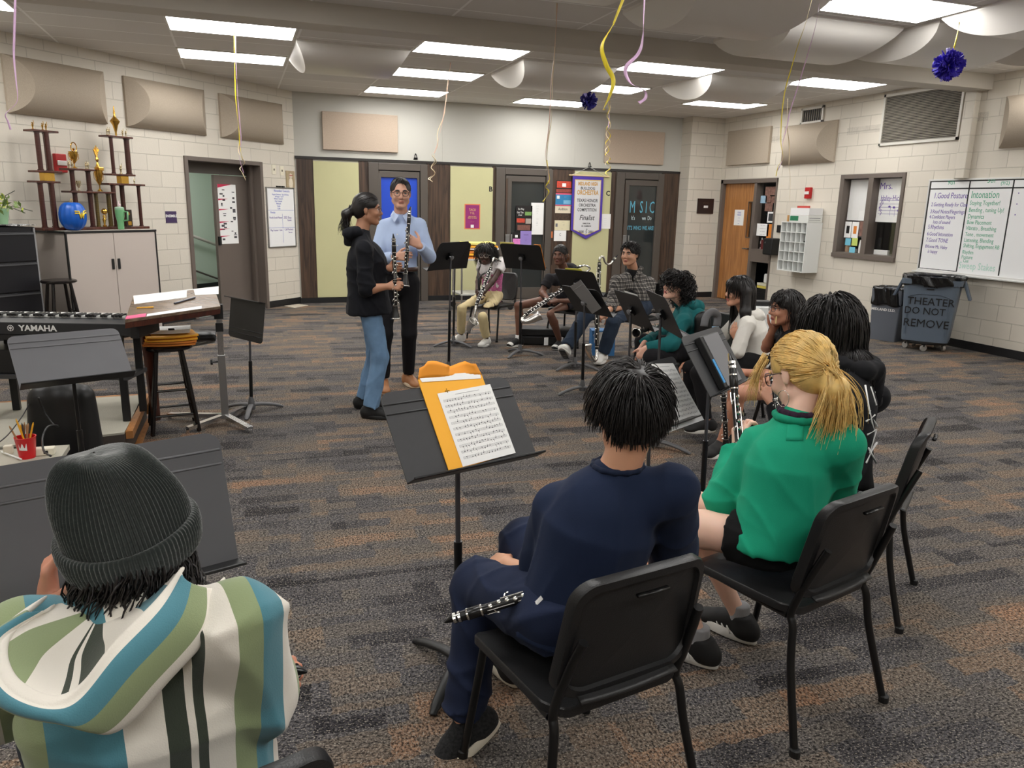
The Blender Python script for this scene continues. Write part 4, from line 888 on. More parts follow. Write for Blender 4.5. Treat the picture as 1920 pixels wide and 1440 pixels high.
g0,_=WR.P(1403,400,-.04);g1,_=WR.P(1410,400,-.04);gz1,gz0=WR.P(1406,379,-.04)[1],WR.P(1405,445,-.04)[1]
lf=WR.mb().b2(a0+.07,g0,.01,HD-.07,-.09,-.04).b2(g1,um,.01,HD-.07,-.09,-.04).b2(g0,g1,.01,gz0,-.09,-.04).b2(g0,g1,gz1,HD-.07,-.09,-.04)
obj('door_leaf',lf,m_oak,t)
obj('vision_pane',WR.mb().b2(g0,g1,gz0,gz1,-.07,-.06),m_pglass,t)
obj('vision_trim',WR.mb().b2(g0-.012,g0,gz0-.012,gz1+.012,-.04,-.03).b2(g1,g1+.012,gz0-.012,gz1+.012,-.04,-.03).b2(g0,g1,gz1,gz1+.012,-.04,-.03).b2(g0,g1,gz0-.012,gz0,-.04,-.03),m_framed,t)
hp=WR.P(1399,466,-.03);mb=WR.mb();mb.tube([(hp[0]+.06,hp[1],-.04),(hp[0]+.06,hp[1],.01),(hp[0]-.05,hp[1],.015)],.011,8);obj('lever_handle',mb,m_framed,t,smooth=True)
obj('sidelight_pane',WR.mb().b2(um+.07,a1-.03,PZ1,HD-.07,-.06,-.055),m_pglass,t)
mb=WR.mb().b2(um+.07,um+.1,.06,PZ0,-.1,.01);obj('shutter_trim',mb,m_framed,t)
r=rect(WR,1378,393,1393,423,-.037)
t=thing('door_notice','white notice sheet taped on the honey oak office door','notice',WR.pt(r[0],r[2]));obj('sheet',WR.mb().b2(*r,-.04,-.0385),m_paper,t);textrows('lettering',[('PLEASE\nKNOCK',(r[0]+r[1])/2,r[3]-.07,.04),('-----\n----\n-----\n---',(r[0]+r[1])/2,(r[2]+r[3])/2-.03,.05)],WR.M(0,0,-.0383),m_inkb,t,sx=.8)
def card(W,name,label,cat,r,off,m,grp=None,th=.0015):return tag(obj(name,W.mb().b2(*r,off,off+th),m),label,cat,grp)
for i,(q,lb)in enumerate((((1436,350,1444,368),'top'),((1436,368,1445,380),'second'),((1435,381,1448,396),'third'),((1446,350,1456,366),'upper right'),((1447,368,1455,381),'middle right'))):
 card(WR,'photo_print','colour photo print taped in the office sidelight, %s of the photo cluster'%lb,'photo',rect(WR,*q,-.05),-.05,m_photo,'photos in the sidelight')
r=rect(WR,1440,397,1452,418,-.05);t=thing('framed_photo','black and white photo with white border in the office sidelight','photo',WR.pt(r[0],r[2]));obj('border',WR.mb().b2(*r,-.05,-.0485),m_paper,t);obj('print',WR.mb().b2(r[0]+.03,r[1]-.03,r[2]+.03,r[3]-.03,-.0485,-.047),mat('bw_print',(60,62,66),.4,var=(30,.8)),t)
r=rect(WR,1420,419,1440,443,-.05);t=thing('sidelight_notice','white sheet of small text taped low in the office sidelight','notice',WR.pt(r[0],r[2]));obj('sheet',WR.mb().b2(*r,-.05,-.0485),m_paper,t);textrows('lettering',[('--- ----\n------- --\n-- -----\n---- ---',(r[0]+r[1])/2,(r[2]+r[3])/2,.05)],WR.M(0,0,-.0483),mat('grey_ink',(110,112,118),.7),t)
card(WR,'yellow_envelope','tan envelope standing behind sidelight glass next to white sheet','envelope',rect(WR,1439,420,1450,448,-.05),-.05,m_env2)
card(WR,'blue_card','small pale blue picture card at upper left of sidelight','card',rect(WR,1427,367,1437,381,-.05),-.05,mat('card_blue',(150,180,200),.5,var=(20,.4)))
t=thing('binder_row','row of dark red binders behind the sidelight glass','binders',WR.pt(um+.2,PZ1));obj('spines',WR.mb().b2(um+.16,a1-.04,PZ1+.0,PZ1+.16,-.2,-.1),mat('binder_red',(100,34,34),.5,var=(30,.4)),t)
t=thing('white_bottle','small white bottle behind sidelight beside red binders','bottle',WR.pt(um+.1,PZ1));obj('bottle',WR.mb().lathe([(.02,PZ1),(.025,PZ1+.01),(.025,PZ1+.13),(.012,PZ1+.16),(.012,PZ1+.19)],(um+.12,0,-.15),(0,1,0),12),m_paper,t,smooth=30);obj('label',WR.mb().b2(um+.1,um+.14,PZ1+.03,PZ1+.09,-.126,-.123),m_black,t)
struct(obj('trim_8',WR.mb().b2(um,a1+.2,PZ1-.03,PZ1,-.6,-.12),m_framed),'shelf behind the sidelight glass')
t=thing('paper_roll','white paper roll standing on yellow boxes below the sidelight','paper roll',WR.pt(um+.3,.3));obj('roll',WR.mb().lathe([(.05,.40),(.06,.41),(.06,.53),(.05,.55)],(um+.30,0,-.2),(0,1,0),16),m_paper,t,smooth=30)
for i,(z0,z1,m,lb)in enumerate(((.06,.22,m_black,'black'),(.221,.30,m_black,'flat black'),(.301,.345,mat('yellow_box',(214,196,90),.5),'yellow'),(.346,.39,mat('cream_box',(220,214,190),.5),'cream'))):
 tag(obj('stacked_box',WR.mb().b2(um+.16,a1-.05,z0,z1,-.32,-.1),m,bev=.004),'%s box in the stack under the office sidelight, %s from bottom'%(lb,('first','second','third','fourth')[i]),'box','boxes under the sidelight')
r=rect(WR,1447,446,1464,479,.0);t=thing('paper_towel_box','black wall-mounted box with silver mark left of white mail sorter','dispenser',WR.pt(r[0],r[2]))
obj('body',WR.mb().b2(r[0]-.0,r[1]-.04,r[2],r[3],0,.17),m_black,t,bev=.02);obj('emblem',WR.mb().b2(r[0]+.05,r[0]+.08,r[3]-.09,r[3]-.06,.17,.1725),m_chrome,t)
r=rect(WR,1459,422,1464,436,.0);card(WR,'wall_switch','black switch plate on wall above black dispenser box','switch plate',r,0,m_black,th=.02)
yS=9.53;Xf=float(at(1509,465,yS)[0]);
def onx(px,py,X):d=_ray(px,py);return CAMP+d*(X/d[0])
yL=float(onx(1461,460,Xf)[1]);zT=float(onx(1513,417,Xf)[2]);zB=float(onx(1505,512,Xf)[2])
m_mel=mat('white_melamine',(226,228,226),.35)
t=thing('mail_sorter','white wall-mounted mail sorter with five rows of five pigeonholes','shelf',(XR-.1,(yS+yL)/2,zB))
mb=MB();mb.b2(Xf,XR-.002,yS,yS+.012,zB,zT).b2(Xf,XR-.002,yL-.012,yL,zB,zT).b2(Xf,XR-.002,yS+.012,yL-.012,zB,zB+.012).b2(Xf,XR-.002,yS+.012,yL-.012,zT-.012,zT).b2(XR-.012,XR-.002,yS,yL,zB,zT);obj('carcass',mb,m_mel,t)
mb=MB();w=(yL-yS-.024)/5;h=(zT-zB-.024)/5
for i in range(1,5):mb.b2(Xf+.004,XR-.012,yS+.012+w*i-.004,yS+.012+w*i+.004,zB+.012,zT-.012)
obj('dividers',mb,m_mel,t);mb=MB()
for i in range(1,5):mb.b2(Xf+.002,XR-.012,yS+.012,yL-.012,zB+.012+h*i-.004,zB+.012+h*i+.004)
obj('shelves',mb,m_mel,t)
o=obj('stapler',MB().b2(Xf+.01,Xf+.15,yS+.03,yS+.06,zB+.012+h*3+.005,zB+.012+h*3+.03),m_black,bev=.006);tag(o,'small black object in the right-hand pigeonhole of white mail sorter','stapler')
for nm,y0,y1,z0,z1,x0,m,lb,ct in(('carton',yS-.005,yS+.42,0,.105,0,mat('white_carton',(220,222,218),.5),'white carton with green label, lower one on mail sorter','box'),('carton',yS+.0,yS+.42,.106,.21,0.01,mat('white_carton2',(228,228,228),.5),'plain white carton, upper one on mail sorter','box'),('small_box',yS+.44,yL-.12,0,.1,.0,mat('cardboard',(186,140,84),.7),'small brown cardboard box left of cartons on mail sorter','box'),('red_folder',yS+.2,yS+.46,.0,.245,.16,mat('red_card',(180,60,50),.6),'red folder standing behind white cartons on mail sorter','folder')):
 t=thing(nm,lb,ct,(XR-.1,(y0+y1)/2,zT+z0),group='things on the mail sorter')
 obj('body',MB().b2(Xf+x0,XR-.02 if nm!='red_folder' else Xf+x0+.03,y0,y1,zT+z0+.001,zT+z1),m,t,bev=.003)
 if nm=='carton' and z0==0:
  obj('label',MB().b2(Xf-.0015,Xf,y0+.22,y1-.02,zT+.02,zT+.09),mat('label_green',(40,120,84),.5),t)
  obj('stripes',MB().b2(Xf+.02,XR-.06,y0-.0012,y0,zT+.03,zT+.034).b2(Xf+.02,XR-.06,y0-.0012,y0,zT+.06,zT+.066),mat('grey_ink',(110,112,118),.7),t)
t=bpy.data.objects.new('window_1',None);COL.objects.link(t);t.location=WR.pt((wl_+wr_)/2,1);t['kind']='structure'
WZ0,WZ1=.965,2.145;wm=(wl_+wr_)/2
f=WR.mb().b2(wl_,wl_+.075,WZ0,WZ1,-.15,.02).b2(wr_-.05,wr_,WZ0,WZ1,-.15,.02).b2(wl_+.075,wr_-.05,WZ1-.06,WZ1,-.15,.02).b2(wl_+.075,wr_-.05,WZ0,WZ0+.075,-.15,.02).b2(wm-.045,wm+.045,WZ0+.075,WZ1-.06,-.15,.02)
obj('window_frame',f,m_frame,t,bev=.003)
obj('window_sill',WR.mb().b2(wl_-.0,wr_,WZ0-.0,WZ0+.06,.02,.035),m_frame,t)
for a,b in((wl_+.075,wm-.045),(wm+.045,wr_-.05)):obj('window_pane',WR.mb().b2(a,b,WZ0+.075,WZ1-.06,-.09,-.085),m_pglass,t)
ww=WR.P(1620,414)[1]
L0,L1,R0,R1=wl_+.09,wm-.05,wm+.05,wr_-.055
card(WR,'paper_blind','blank white paper covering upper half of left window pane','paper',(L0,L1,ww,WZ1-.07),-.10,m_paper,'papers on the office window')
t=thing('window_poster','white paper lettered Mrs. with music notes on right window pane','poster',WR.pt(R0,ww));obj('sheet',WR.mb().b2(R0,R1,ww-.01,WZ1-.07,-.10,-.0985),m_paper,t)
MWn=WR.M(0,0,-.0983);cx=(R0+R1)/2;textrows('purple_lettering',[('Mrs.',R0+.12,WZ1-.17,.13),('Haley-Hicks',cx,WZ1-.33,.10,{'sx':.8})],MWn,m_inkp,t)
st=WR.mb();
for i in range(5):z=ww+.1+.045*i;st.b2(R0+.03,R1-.02,z,z+.005,-.0985,-.0978)
for x,z in((R0+.22,.2),(R0+.3,.19),(R0+.38,.15),(R0+.43,.17)):st.ball((x,ww+z,-.098),(.022,.016,.001));st.b2(x+.018,x+.022,ww+z-.12,ww+z,-.0985,-.0978)
st.tube([(R0+.07,ww+.08,-.098),(R0+.09,ww+.12,-.098),(R0+.04,ww+.17,-.098),(R0+.08,ww+.3,-.098),(R0+.1,ww+.25,-.098),(R0+.05,ww+.18,-.098),(R0+.09,ww+.15,-.098)],.004,5);obj('music_staff',st,m_inkp,t)
zt_=ww-.02
for i,(u0,u1,z0,z1,m,lb,ct)in enumerate(((L0+.0,L0+.13,ww-.25,ww-.02,m_paper,'white notice with dark figure under left paper blind','notice'),(L0+.14,L0+.27,ww-.25,ww-.02,m_paper,'second white notice under left paper blind','notice'),(L0+.28,L1,ww-.22,ww-.01,m_photo,'dark photo print under left paper blind by mullion','photo'),(L0+.04,L0+.15,ww-.36,ww-.26,mat('note_blue',(120,196,220),.6),'upper blue sticky note on left window pane','sticky note'),(L0+.17,L0+.28,ww-.36,ww-.25,mat('note_green',(196,212,110),.6),'yellow-green sticky note on left window pane','sticky note'),(L0+.14,L0+.25,ww-.53,ww-.38,mat('note_blue',(120,196,220),.6),'lower blue sticky note on left window pane','sticky note'))):
 t=thing('window_note',lb,ct,WR.pt(u0,z0),group='notes on the left window pane');obj('sheet',WR.mb().b2(u0,u1,z0,z1,-.0845,-.083),m,t)
 if i<2:obj('printed_figure',WR.mb().b2(u0+.035,u1-.035,z0+.06,z1-.06,-.083,-.0825),m_black if i==0 else m_env2,t)
ins=[('green_board',R0+.02,R0+.25,ww-.25,ww-.04,-.6,mat('olive_board',(150,146,70),.7),'olive board inside the office behind right pane','board'),('monitor',R0+.08,R0+.32,WZ0+.1,ww-.27,-.5,m_black,'black monitor back inside the office behind right pane','monitor'),('white_papers',R0,R0+.25,WZ0+.076,WZ0+.14,-.14,m_paper,'white papers on sill inside right pane','papers'),('white_mug',R1-.07,R1-.0,WZ0+.076,WZ0+.22,-.14,m_paper,'white mug on sill at right end of window','mug'),('white_card',L0+.1,L0+.2,WZ0+.076,WZ0+.13,-.14,m_paper,'white card on sill inside left pane','card'),('white_can',L0+.27,L0+.35,WZ0+.076,WZ0+.26,-.14,m_paper,'white can on sill inside left pane','can'),('owl_figurine',L0+.01,L0+.09,WZ0+.076,WZ0+.2,-.14,mat('owl_tan',(190,160,130),.6),'small tan figurine on sill at left end of window','figurine')]
for nm,u0,u1,z0,z1,off,m,lb,ct in ins:
 if nm in('white_mug','white_can','owl_figurine'):
  r_=(u1-u0)/2;mb=WR.mb().lathe([(r_*.9,z0),(r_,z0+.01),(r_,z0+(z1-z0)*.6),(r_*.75,z1)],((u0+u1)/2,0,off),(0,1,0),14)
  if nm=='owl_figurine':mb.ball(((u0+u1)/2,z1-.01,off),r_*.8)
  o=obj(nm,mb,m,smooth=30)
 else:o=obj(nm,WR.mb().b2(u0,u1,z0,z1,off-.04,off),m,bev=.003)
 tag(o,lb,ct)
t=thing('purple_balloon_lamp','round purple disc lamp seen through right office window','lamp',WR.pt(R0+.36,ww-.2,-.4));obj('shade',WR.mb().ball((R0+.33,ww-.16,-.4),(.09,.075,.03),14,9),mat('purple_disc',(70,58,96),.3),t,smooth=True);obj('bright_lens',WR.mb().ball((R0+.33,ww-.13,-.375),(.03,.025,.015)),mat('pale_lens',(210,205,220),.2),t,smooth=True)
struct(obj('trim_9',WR.mb().b2(wl_-.2,wr_+.2,WZ0-.1,WZ0+.075,-.5,-.15),m_framed),'counter inside the office behind the window')
def vent(q,label,n,vert,grp='wall vents'):
 r=rect(WR,*q);t=thing('air_vent',label,'vent',WR.pt(r[0],r[2]),group=grp);u0,u1,z0,z1=r;fw=.035
 obj('frame',WR.mb().b2(u0,u1,z0,z0+fw,0,.025).b2(u0,u1,z1-fw,z1,0,.025).b2(u0,u0+fw,z0,z1,0,.025).b2(u1-fw,u1,z0,z1,0,.025),mat('vent_enamel',(206,202,194),.4),t,bev=.002)
 obj('backing',WR.mb().b2(u0+fw,u1-fw,z0+fw,z1-fw,.001,.004),m_black,t)
 sl=WR.mb()
 for i in range(n):
  if vert:x=u0+fw+(u1-u0-2*fw)*(i+.5)/n;sl.box((x,(z0+z1)/2,.013),(.006,z1-z0-2*fw,.016))
  else:z=z0+fw+(z1-z0-2*fw)*(i+.5)/n;sl.box(((u0+u1)/2,z,.014),(u1-u0-2*fw,.0045,.018),Matrix.Rotation(.6,3,'X'))
 obj('louvres',sl,mat('vent_slats',(150,144,134),.45),t)
vent((1505,204,1544,229),'small grey vent high on wall near corner above curved panel',9,True)
vent((1661,178,1798,262),'large louvred return vent under the ceiling beam on right wall',30,False)
b0,b1,BZ0,BZ1=uR(7.67),uR(3.9),.905,2.03
t=thing('whiteboard','large wall whiteboard ruled with black tape into lesson columns','whiteboard',WR.pt((b0+b1)/2,BZ0))
obj('panel',WR.mb().b2(b0,b1,BZ0,BZ1,0,.018),m_white,t)
obj('frame',WR.mb().b2(b0-.012,b1,BZ1-.008,BZ1+.012,0,.026).b2(b0-.012,b0+.006,BZ0,BZ1,0,.026).b2(b0-.012,b1,BZ0-.015,BZ0+.01,0,.026),mat('board_frame',(214,214,212),.35,.3),t,bev=.002)
obj('marker_tray',WR.mb().b2(b0-.03,b1,BZ0-.03,BZ0-.012,0,.09),mat('board_frame',(214,214,212),.35,.3),t,bev=.003)
HZ=WR.P(1780,354)[1];tp=WR.mb();cols_=[b0+.015,uR(7.09),uR(6.525),uR(5.95),uR(5.4)]
for u in cols_:tp.b2(u-.009,u+.009,BZ0+.02,BZ1-.02,.018,.0187)
tp.b2(b0+.02,b1-.02,HZ-.008,HZ+.008,.018,.0187).b2(b0,b1,BZ1-.022,BZ1-.008,.018,.0187).b2(b0+.03,cols_[1],BZ0+.018,BZ0+.026,.018,.0187)
obj('black_tape',tp,m_blk,t)
MW=WR.M(0,0,.0186);c=cols_;L_={'align':'LEFT','sx':.75}
x=c[0]+.05
textrows('purple_notes',[('1.Good Posture',x+.02,HZ-0.086,.1,L_),('2.Getting Ready for Class',x,HZ-0.194,.068,L_),('3.Read Notes/Fingerings',x,HZ-0.280,.068,L_),('4.Confident Players\n     lots of sound',x,HZ-0.378,.064,L_),('5.Rhythms',x,HZ-0.473,.075,L_),('6.Good Intonation',x,HZ-0.559,.068,L_),('7.Good TONE',x,HZ-0.636,.072,L_),('8.Know Ms. Haley\n    is happy',x,HZ-0.748,.06,L_)],MW,m_inkp,t,shear=.1)
x=c[1]+.04
textrows('green_notes',[('9th',c[0]+.3,HZ+.075,.08),('5th',c[1]+.28,HZ+.085,.08),('(9/2)',c[1]+.46,HZ+.055,.06),('Intonation',x,HZ-0.077,.12,L_),('Staying Together!',x,HZ-0.172,.075,L_),('Bending , tuning Up!',x,HZ-0.254,.075,L_),('Dynamics',x,HZ-0.331,.075,L_),('Bow Placement',x,HZ-0.400,.07,L_),('Vibrato , Breathing',x,HZ-0.469,.07,L_),('Tone , movement',x,HZ-0.542,.07,L_),('Listening, Blending',x,HZ-0.611,.07,L_),('Shifting, Engagement RB',x,HZ-0.679,.066,L_),('Rhythm',x,HZ-0.757,.065,L_),('Posture',x,HZ-0.817,.065,L_),('Cue',x+.03,HZ-0.860,.06,L_)],MW,m_inkg,t)
textrows('pale_notes',[('Sweep Stakes',x-.02,BZ0+.1,.12,L_)],MW,mat('pale_green_marker',(176,214,200),.7),t)
textrows('purple_dots',[('.\n.\n.',c[2]+.08,HZ-.15,.12)],MW,m_inkp,t)
M_=mat('grey_bin_plastic',(98,103,112),.5);m_bag=mat('black_bag',(14,14,15),.22)
def taper(mb,cx,cy,w0,d0,w1,d1,z0,z1,rot,r=.2,n=6):
 def ring(w,d,z):
  P=[]
  for sx,sy in((1,1),(-1,1),(-1,-1),(1,-1)):
   for i in range(n):
    a=(i/(n-1))*PI/2+{(1,1):0,(-1,1):PI/2,(-1,-1):PI,(1,-1):1.5*PI}[(sx,sy)];rr_=r*min(w,d)/2
    x=sx*(w/2-rr_)+rr_*math.cos(a);y=sy*(d/2-rr_)+rr_*math.sin(a)
    P.append((cx+x*math.cos(rot)-y*math.sin(rot),cy+x*math.sin(rot)+y*math.cos(rot),z))
  return P
 A,B=ring(w0,d0,z0),ring(w1,d1,z1);m=len(A)
 mb._add(A+B,[(i,(i+1)%m,m+(i+1)%m,m+i)for i in range(m)]+[tuple(range(m-1,-1,-1)),tuple(range(m,2*m))]);return mb
rot=.35;cx,cy=7.98,7.62;BH=.66
t=thing('waste_bin','square grey waste bin with black liner and white lettering','bin',(cx,cy,0));mb=MB();taper(mb,cx,cy,.33,.33,.40,.40,0,BH,rot,.12);obj('body',mb,M_,t,smooth=30)
def liner(cx,cy,w,zb,zt,rot,seed,r):
 rr=random.Random(seed);ph=[rr.uniform(0,6.28)for _ in range(6)]
 mb=MB()
 def f(u,v):
  a=2*PI*u;e=2.0/(5 if r<.3 else 3.4);c_,s_=math.cos(a),math.sin(a)
  rad=1/((abs(c_)**(2/e)+abs(s_)**(2/e))**(e/2));wob=.012*math.sin(9*a+ph[0]+3*v)+.01*math.sin(17*a+ph[1]+5*v)+.006*math.sin(31*a+ph[2])
  R=(w/2+.012)*rad+wob*(.4+.6*v)
  if v>.85:R*=1-(v-.85)*1.2
  z=zb+(zt-zb)*min(1,v/.85)+(.012*math.sin(6*a+ph[3])*(1-v)if v<.9 else-.03*(v-.85)/.15)
  x,y=R*c_,R*s_;return(cx+x*math.cos(rot)-y*math.sin(rot),cy+x*math.sin(rot)+y*math.cos(rot),z)
 mb.grid(f,96,14,closed_u=True);return mb
obj('liner',liner(cx,cy,.40,BH-.20,BH+.025,rot,1,.12),m_bag,t,smooth=True,sol=.003)
def face_frame(cx,cy,ang,dist,lean=0.0):
 n=V3((math.cos(ang),math.sin(ang),lean));x=V3((-math.sin(ang),math.cos(ang),0));y=n.cross(x)
 return frame(V3((cx,cy,0))+V3((math.cos(ang),math.sin(ang),0))*dist,x,y)
fa=rot+PI;F=face_frame(cx,cy,fa,.187,0);text('lettering','MIDLAND I.S.D.',F@Matrix.Translation((-.02,.40,.0032)),.045,m_paper,t,bold=.0015)
rot=math.atan2(-6.85,-7.8)-PI/2-.08;cx,cy=7.88,6.95
m_brute=mat('blue_grey_bin_plastic',(92,104,118),.45)
t=thing('rolling_bin','large blue-grey rolling bin stencilled in black on caster dolly','bin',(cx,cy,0))
mb=MB();taper(mb,cx,cy,.50,.46,.60,.56,.12,.84,rot,.3);obj('body',mb,m_brute,t,smooth=30)
mb=MB();taper(mb,cx,cy,.64,.60,.65,.61,.80,.86,rot,.3);obj('rim',mb,m_brute,t,smooth=30)
fr=rot+PI/2
fx=V3((math.cos(rot),math.sin(rot),0));fy=V3((-math.sin(rot),math.cos(rot),0));cc=V3((cx,cy,0))
for s in(-1,1):
 p=cc+fx*s*.33;mb=MB();mb.prism([p+V3((0,0,.86))-fy*.1,p+V3((0,0,.86))+fy*.1,p+fx*s*.09+V3((0,0,.63))+fy*.09,p+fx*s*.09+V3((0,0,.63))-fy*.09],fx*s*-.03);obj('handle',mb,m_brute,t,bev=.006)
obj('liner',liner(cx,cy,.63,.79,.90,rot,4,.35),m_bag,t,smooth=True,sol=.003)
mb=MB();mb.lathe([(.24,.085),(.26,.10),(.26,.118),(.24,.12)],(cx,cy,0),n=28);obj('dolly',mb,m_black,t,smooth=30)
for a in(20,92,164,236,308):
 a=math.radians(a)+rot;p=cc+V3((math.cos(a),math.sin(a),0))*.215;mb=MB();q=V3((math.cos(a+.7),math.sin(a+.7),0));mb.lathe([(.018,-.014),(.038,-.014),(.038,.014),(.018,.014)],(p.x,p.y,.039),q,16);w_=obj('caster',mb,mat('caster_grey',(150,146,140),.4),t,smooth=30)
 obj('fork',MB().box((p.x,p.y,.072),(.03,.03,.03)),m_black,w_)
F=face_frame(cx,cy,fr,.2235,-.0695);ym=lambda z:z
bd=MB();bd.M=F
for a,b,c_,d in((-.22,-.215,.2,.66),(.215,.22,.2,.66)):bd.b2(a,b,c_,d,-.004,.006)
bd.tube([(-.21,.66,.004),(-.12,.69,.004),(.12,.69,.004),(.21,.66,.004)],.005,6);obj('panel_rib',bd,m_brute,t)
textrows('stencil_lettering',[('THEATER',0.02,.60,.125,{'sx':.95}),('DO NOT',-.03,.485,.12,{'sx':.9}),('REMOVE',0.0,.335,.135,{'sx':.95}),('BRUTE',0.0,.785,.05,{})],F@Matrix.Translation((0,0,.0045)),m_blk,t,bold=0,ext=.002)
bd=MB();bd.M=F;bd.b2(-.04,.04,.745,.755,.0,.012);obj('latch_slot',bd,m_blk,t)
WP=Wall((7.0,12.28,0),(1,0,0),(0,-1,0));r=rect(WP,1308,372,1336,401)
t=thing('name_plaque','square dark plaque with white label on the corner pillar','plaque',WP.pt(r[0],r[2]));obj('board',WP.mb().b2(*r,0,.018),mat('dark_brown_board',(44,30,28),.35),t,bev=.003)
cu=(r[0]+r[1])/2;cz=(r[2]+r[3])/2;obj('label',WP.mb().b2(cu-.04,cu+.05,cz-.03,cz+.01,.018,.0195),m_paper,t);textrows('lettering',[('--- -- ---',cu,cz+.06,.04),('- ---- --',cu,cz-.06,.03)],WP.M(0,0,.0182),mat('dull_gold',(120,100,80),.5),t)
def flyer(name,label,q,off,m,rows=None,ink=None,parts=None,cat='flyer',W=WB,grp='flyers on the back wall'):
 r=rect(W,*q,off);t=thing(name,label,cat,W.pt(r[0],r[2],off),group=grp)
 obj('sheet',W.mb().b2(*r,off,off+.0015),m,t);u0,u1,z0,z1=r;w,h=u1-u0,z1-z0
 for i,(nm,a,b,c_,d,mm)in enumerate(parts or()):obj(nm,W.mb().b2(u0+a*w,u0+b*w,z0+c_*h,z0+d*h,off+.0015,off+.0022+.0004*i),mm,t)
 if rows:textrows('lettering',[(s,u0+x*w,z0+y*h,sz*h,{'sx':.8})for s,x,y,sz in rows],W.M(0,0,off+.0036),ink,t)
 return t
m_magenta=mat('flyer_magenta',(146,40,110),.5,var=(7,.25));m_flor=mat('flyer_orange',(226,130,80),.5)
flyer('festival_poster','purple and pink poster with orange border on middle tackboard',(871,382,900,430),.036,m_flor,[('TACO\nY LL',.5,.7,.13),('JOIN US FOR A\nNIGHT OF MUSIC',.5,.47,.06),('- - - - - -',.5,.3,.06)],mat('flyer_yellow',(240,200,120),.5),[('magenta_field',.06,.94,.04,.96,m_magenta),('skull_emblem',.4,.6,.06,.18,m_paper)],'poster')
m_fb=mat('flyer_black',(30,26,26),.4)
flyer('food_flyer','black flyer with food pictures on the middle door window',(968,385,997,434),.053,m_fb,[('Eat Play',.3,.86,.1),('Get The\nDeal',.25,.68,.1)],m_paper,[('green_oval',.55,.95,.62,.76,mat('flyer_green',(120,160,90),.5)),('red_picture',.05,.55,.34,.5,mat('flyer_red',(196,70,50),.5,var=(40,.5))),('light_caption',.6,.95,.3,.5,mat('flyer_grey',(170,160,150),.5)),('lower_caption',.1,.9,.05,.25,mat('flyer_brown',(120,80,70),.5,var=(50,.5)))])
flyer('text_sheet','tall white text sheet on the middle door beside food flyer',(996,380,1018,440),.053,m_paper,[('-- -- ---',.5,.9,.05),('------\n-----\n------\n----',.5,.75,.05),('-- ----',.5,.5,.05),('-----\n------\n----',.5,.35,.05)],mat('grey_ink',(110,112,118),.7),cat='sheet')
flyer('pink_flyer','dark flyer with pink burst low on the middle door',(960,436,976,459),.054,m_fb,None,None,[('pink_burst',.1,.95,.02,.5,mat('flyer_pink',(236,130,200),.5,var=(40,.4))),('white_emblem',.35,.65,.6,.8,m_paper)])
flyer('lilac_flyer','lilac flyer low on the middle door beside pink flyer',(976,433,996,459),.0555,mat('flyer_lilac',(150,130,200),.5),[('A B CLUBS',.5,.72,.1),('---- --\n-- ----\n----',.5,.4,.1)],mat('dark_purple_ink',(60,40,90),.6))
flyer('band_flyer','red and black picture flyer topmost on the walnut strip',(1043,338,1072,362),.02,m_fb,None,None,[('red_figures',.05,.95,.4,.95,mat('flyer_red',(196,40,50),.5,var=(40,.6))),('white_face',.38,.62,.5,.78,m_paper),('lower_crowd',.02,.98,.03,.3,mat('flyer_rust',(150,70,60),.5,var=(60,.7)))])
flyer('blue_flyer','blue flyer with white boxes and pink edges on walnut strip',(1042,362,1071,386),.02,mat('flyer_blue',(48,130,180),.5),[('--- ---',.6,.7,.1),('-----',.6,.3,.1)],m_paper,[('pink_band',0,1,.9,1,mat('flyer_rose',(226,90,120),.5)),('code_box',.08,.25,.55,.8,m_paper),('text_box',.5,.95,.15,.45,mat('flyer_sky',(120,180,214),.5)),('pink_foot',0,1,0,.07,mat('flyer_rose',(226,90,120),.5))])
flyer('audition_flyer','cream flyer headed Audition with stage photo on walnut strip',(1041,386,1069,413),.02,mat('flyer_cream',(226,214,190),.5),[('Audition',.5,.78,.26)],m_blk,[('stage_photo',0,1,0,.5,mat('stage_photo',(70,54,44),.4,var=(30,.9)))])
flyer('certificate','cream certificate with round seal below audition flyer',(1040,413,1068,432),.02,mat('flyer_cream2',(222,214,180),.5),[('-- --------',.55,.85,.12),('------\n-----',.6,.55,.12),('-----',.5,.15,.14)],mat('dark_purple_ink',(60,40,90),.6),[('seal',.06,.2,.35,.68,mat('grey_ink',(110,112,118),.7))],'certificate')
flyer('white_flyer','white sheet with crescent mark lowest on the walnut strip',(1039,432,1061,452),.02,m_paper,[('C',.5,.6,.35)],mat('grey_ink',(110,112,118),.7))
flyer('grid_sheet','white sheet with faint grid right of the pennant tip',(1125,401,1144,429),.0365,m_paper,[('- - -\n- - -\n- - -\n- - -',.5,.5,.14)],mat('pale_ink',(190,190,192),.7),cat='sheet')
tag(obj('orange_tag',WB.mb().b2(*rect(WB,1033,434,1036,446,.02),.02,.022),m_flor),'small orange tag at edge of walnut strip','tag')
r=rect(WB,1074,329,1127,432,.06);u0,u1,z0,z1=r;tip=WB.P(1098,448,.06);O_=.06
t=thing('pennant','purple-edged white pennant for honor orchestra finalist hanging on pole','banner',WB.pt((u0+u1)/2,z0,O_))
def pen(i,o,th):return WB.mb(),[(u0+i,z1-(i*1.4),o),(u1-i,z1-(i*1.4),o),(u1-i,z0+i*.25,o),((u0+u1)/2,tip[1]+i*1.35,o),(u0+i,z0+i*.25,o)]
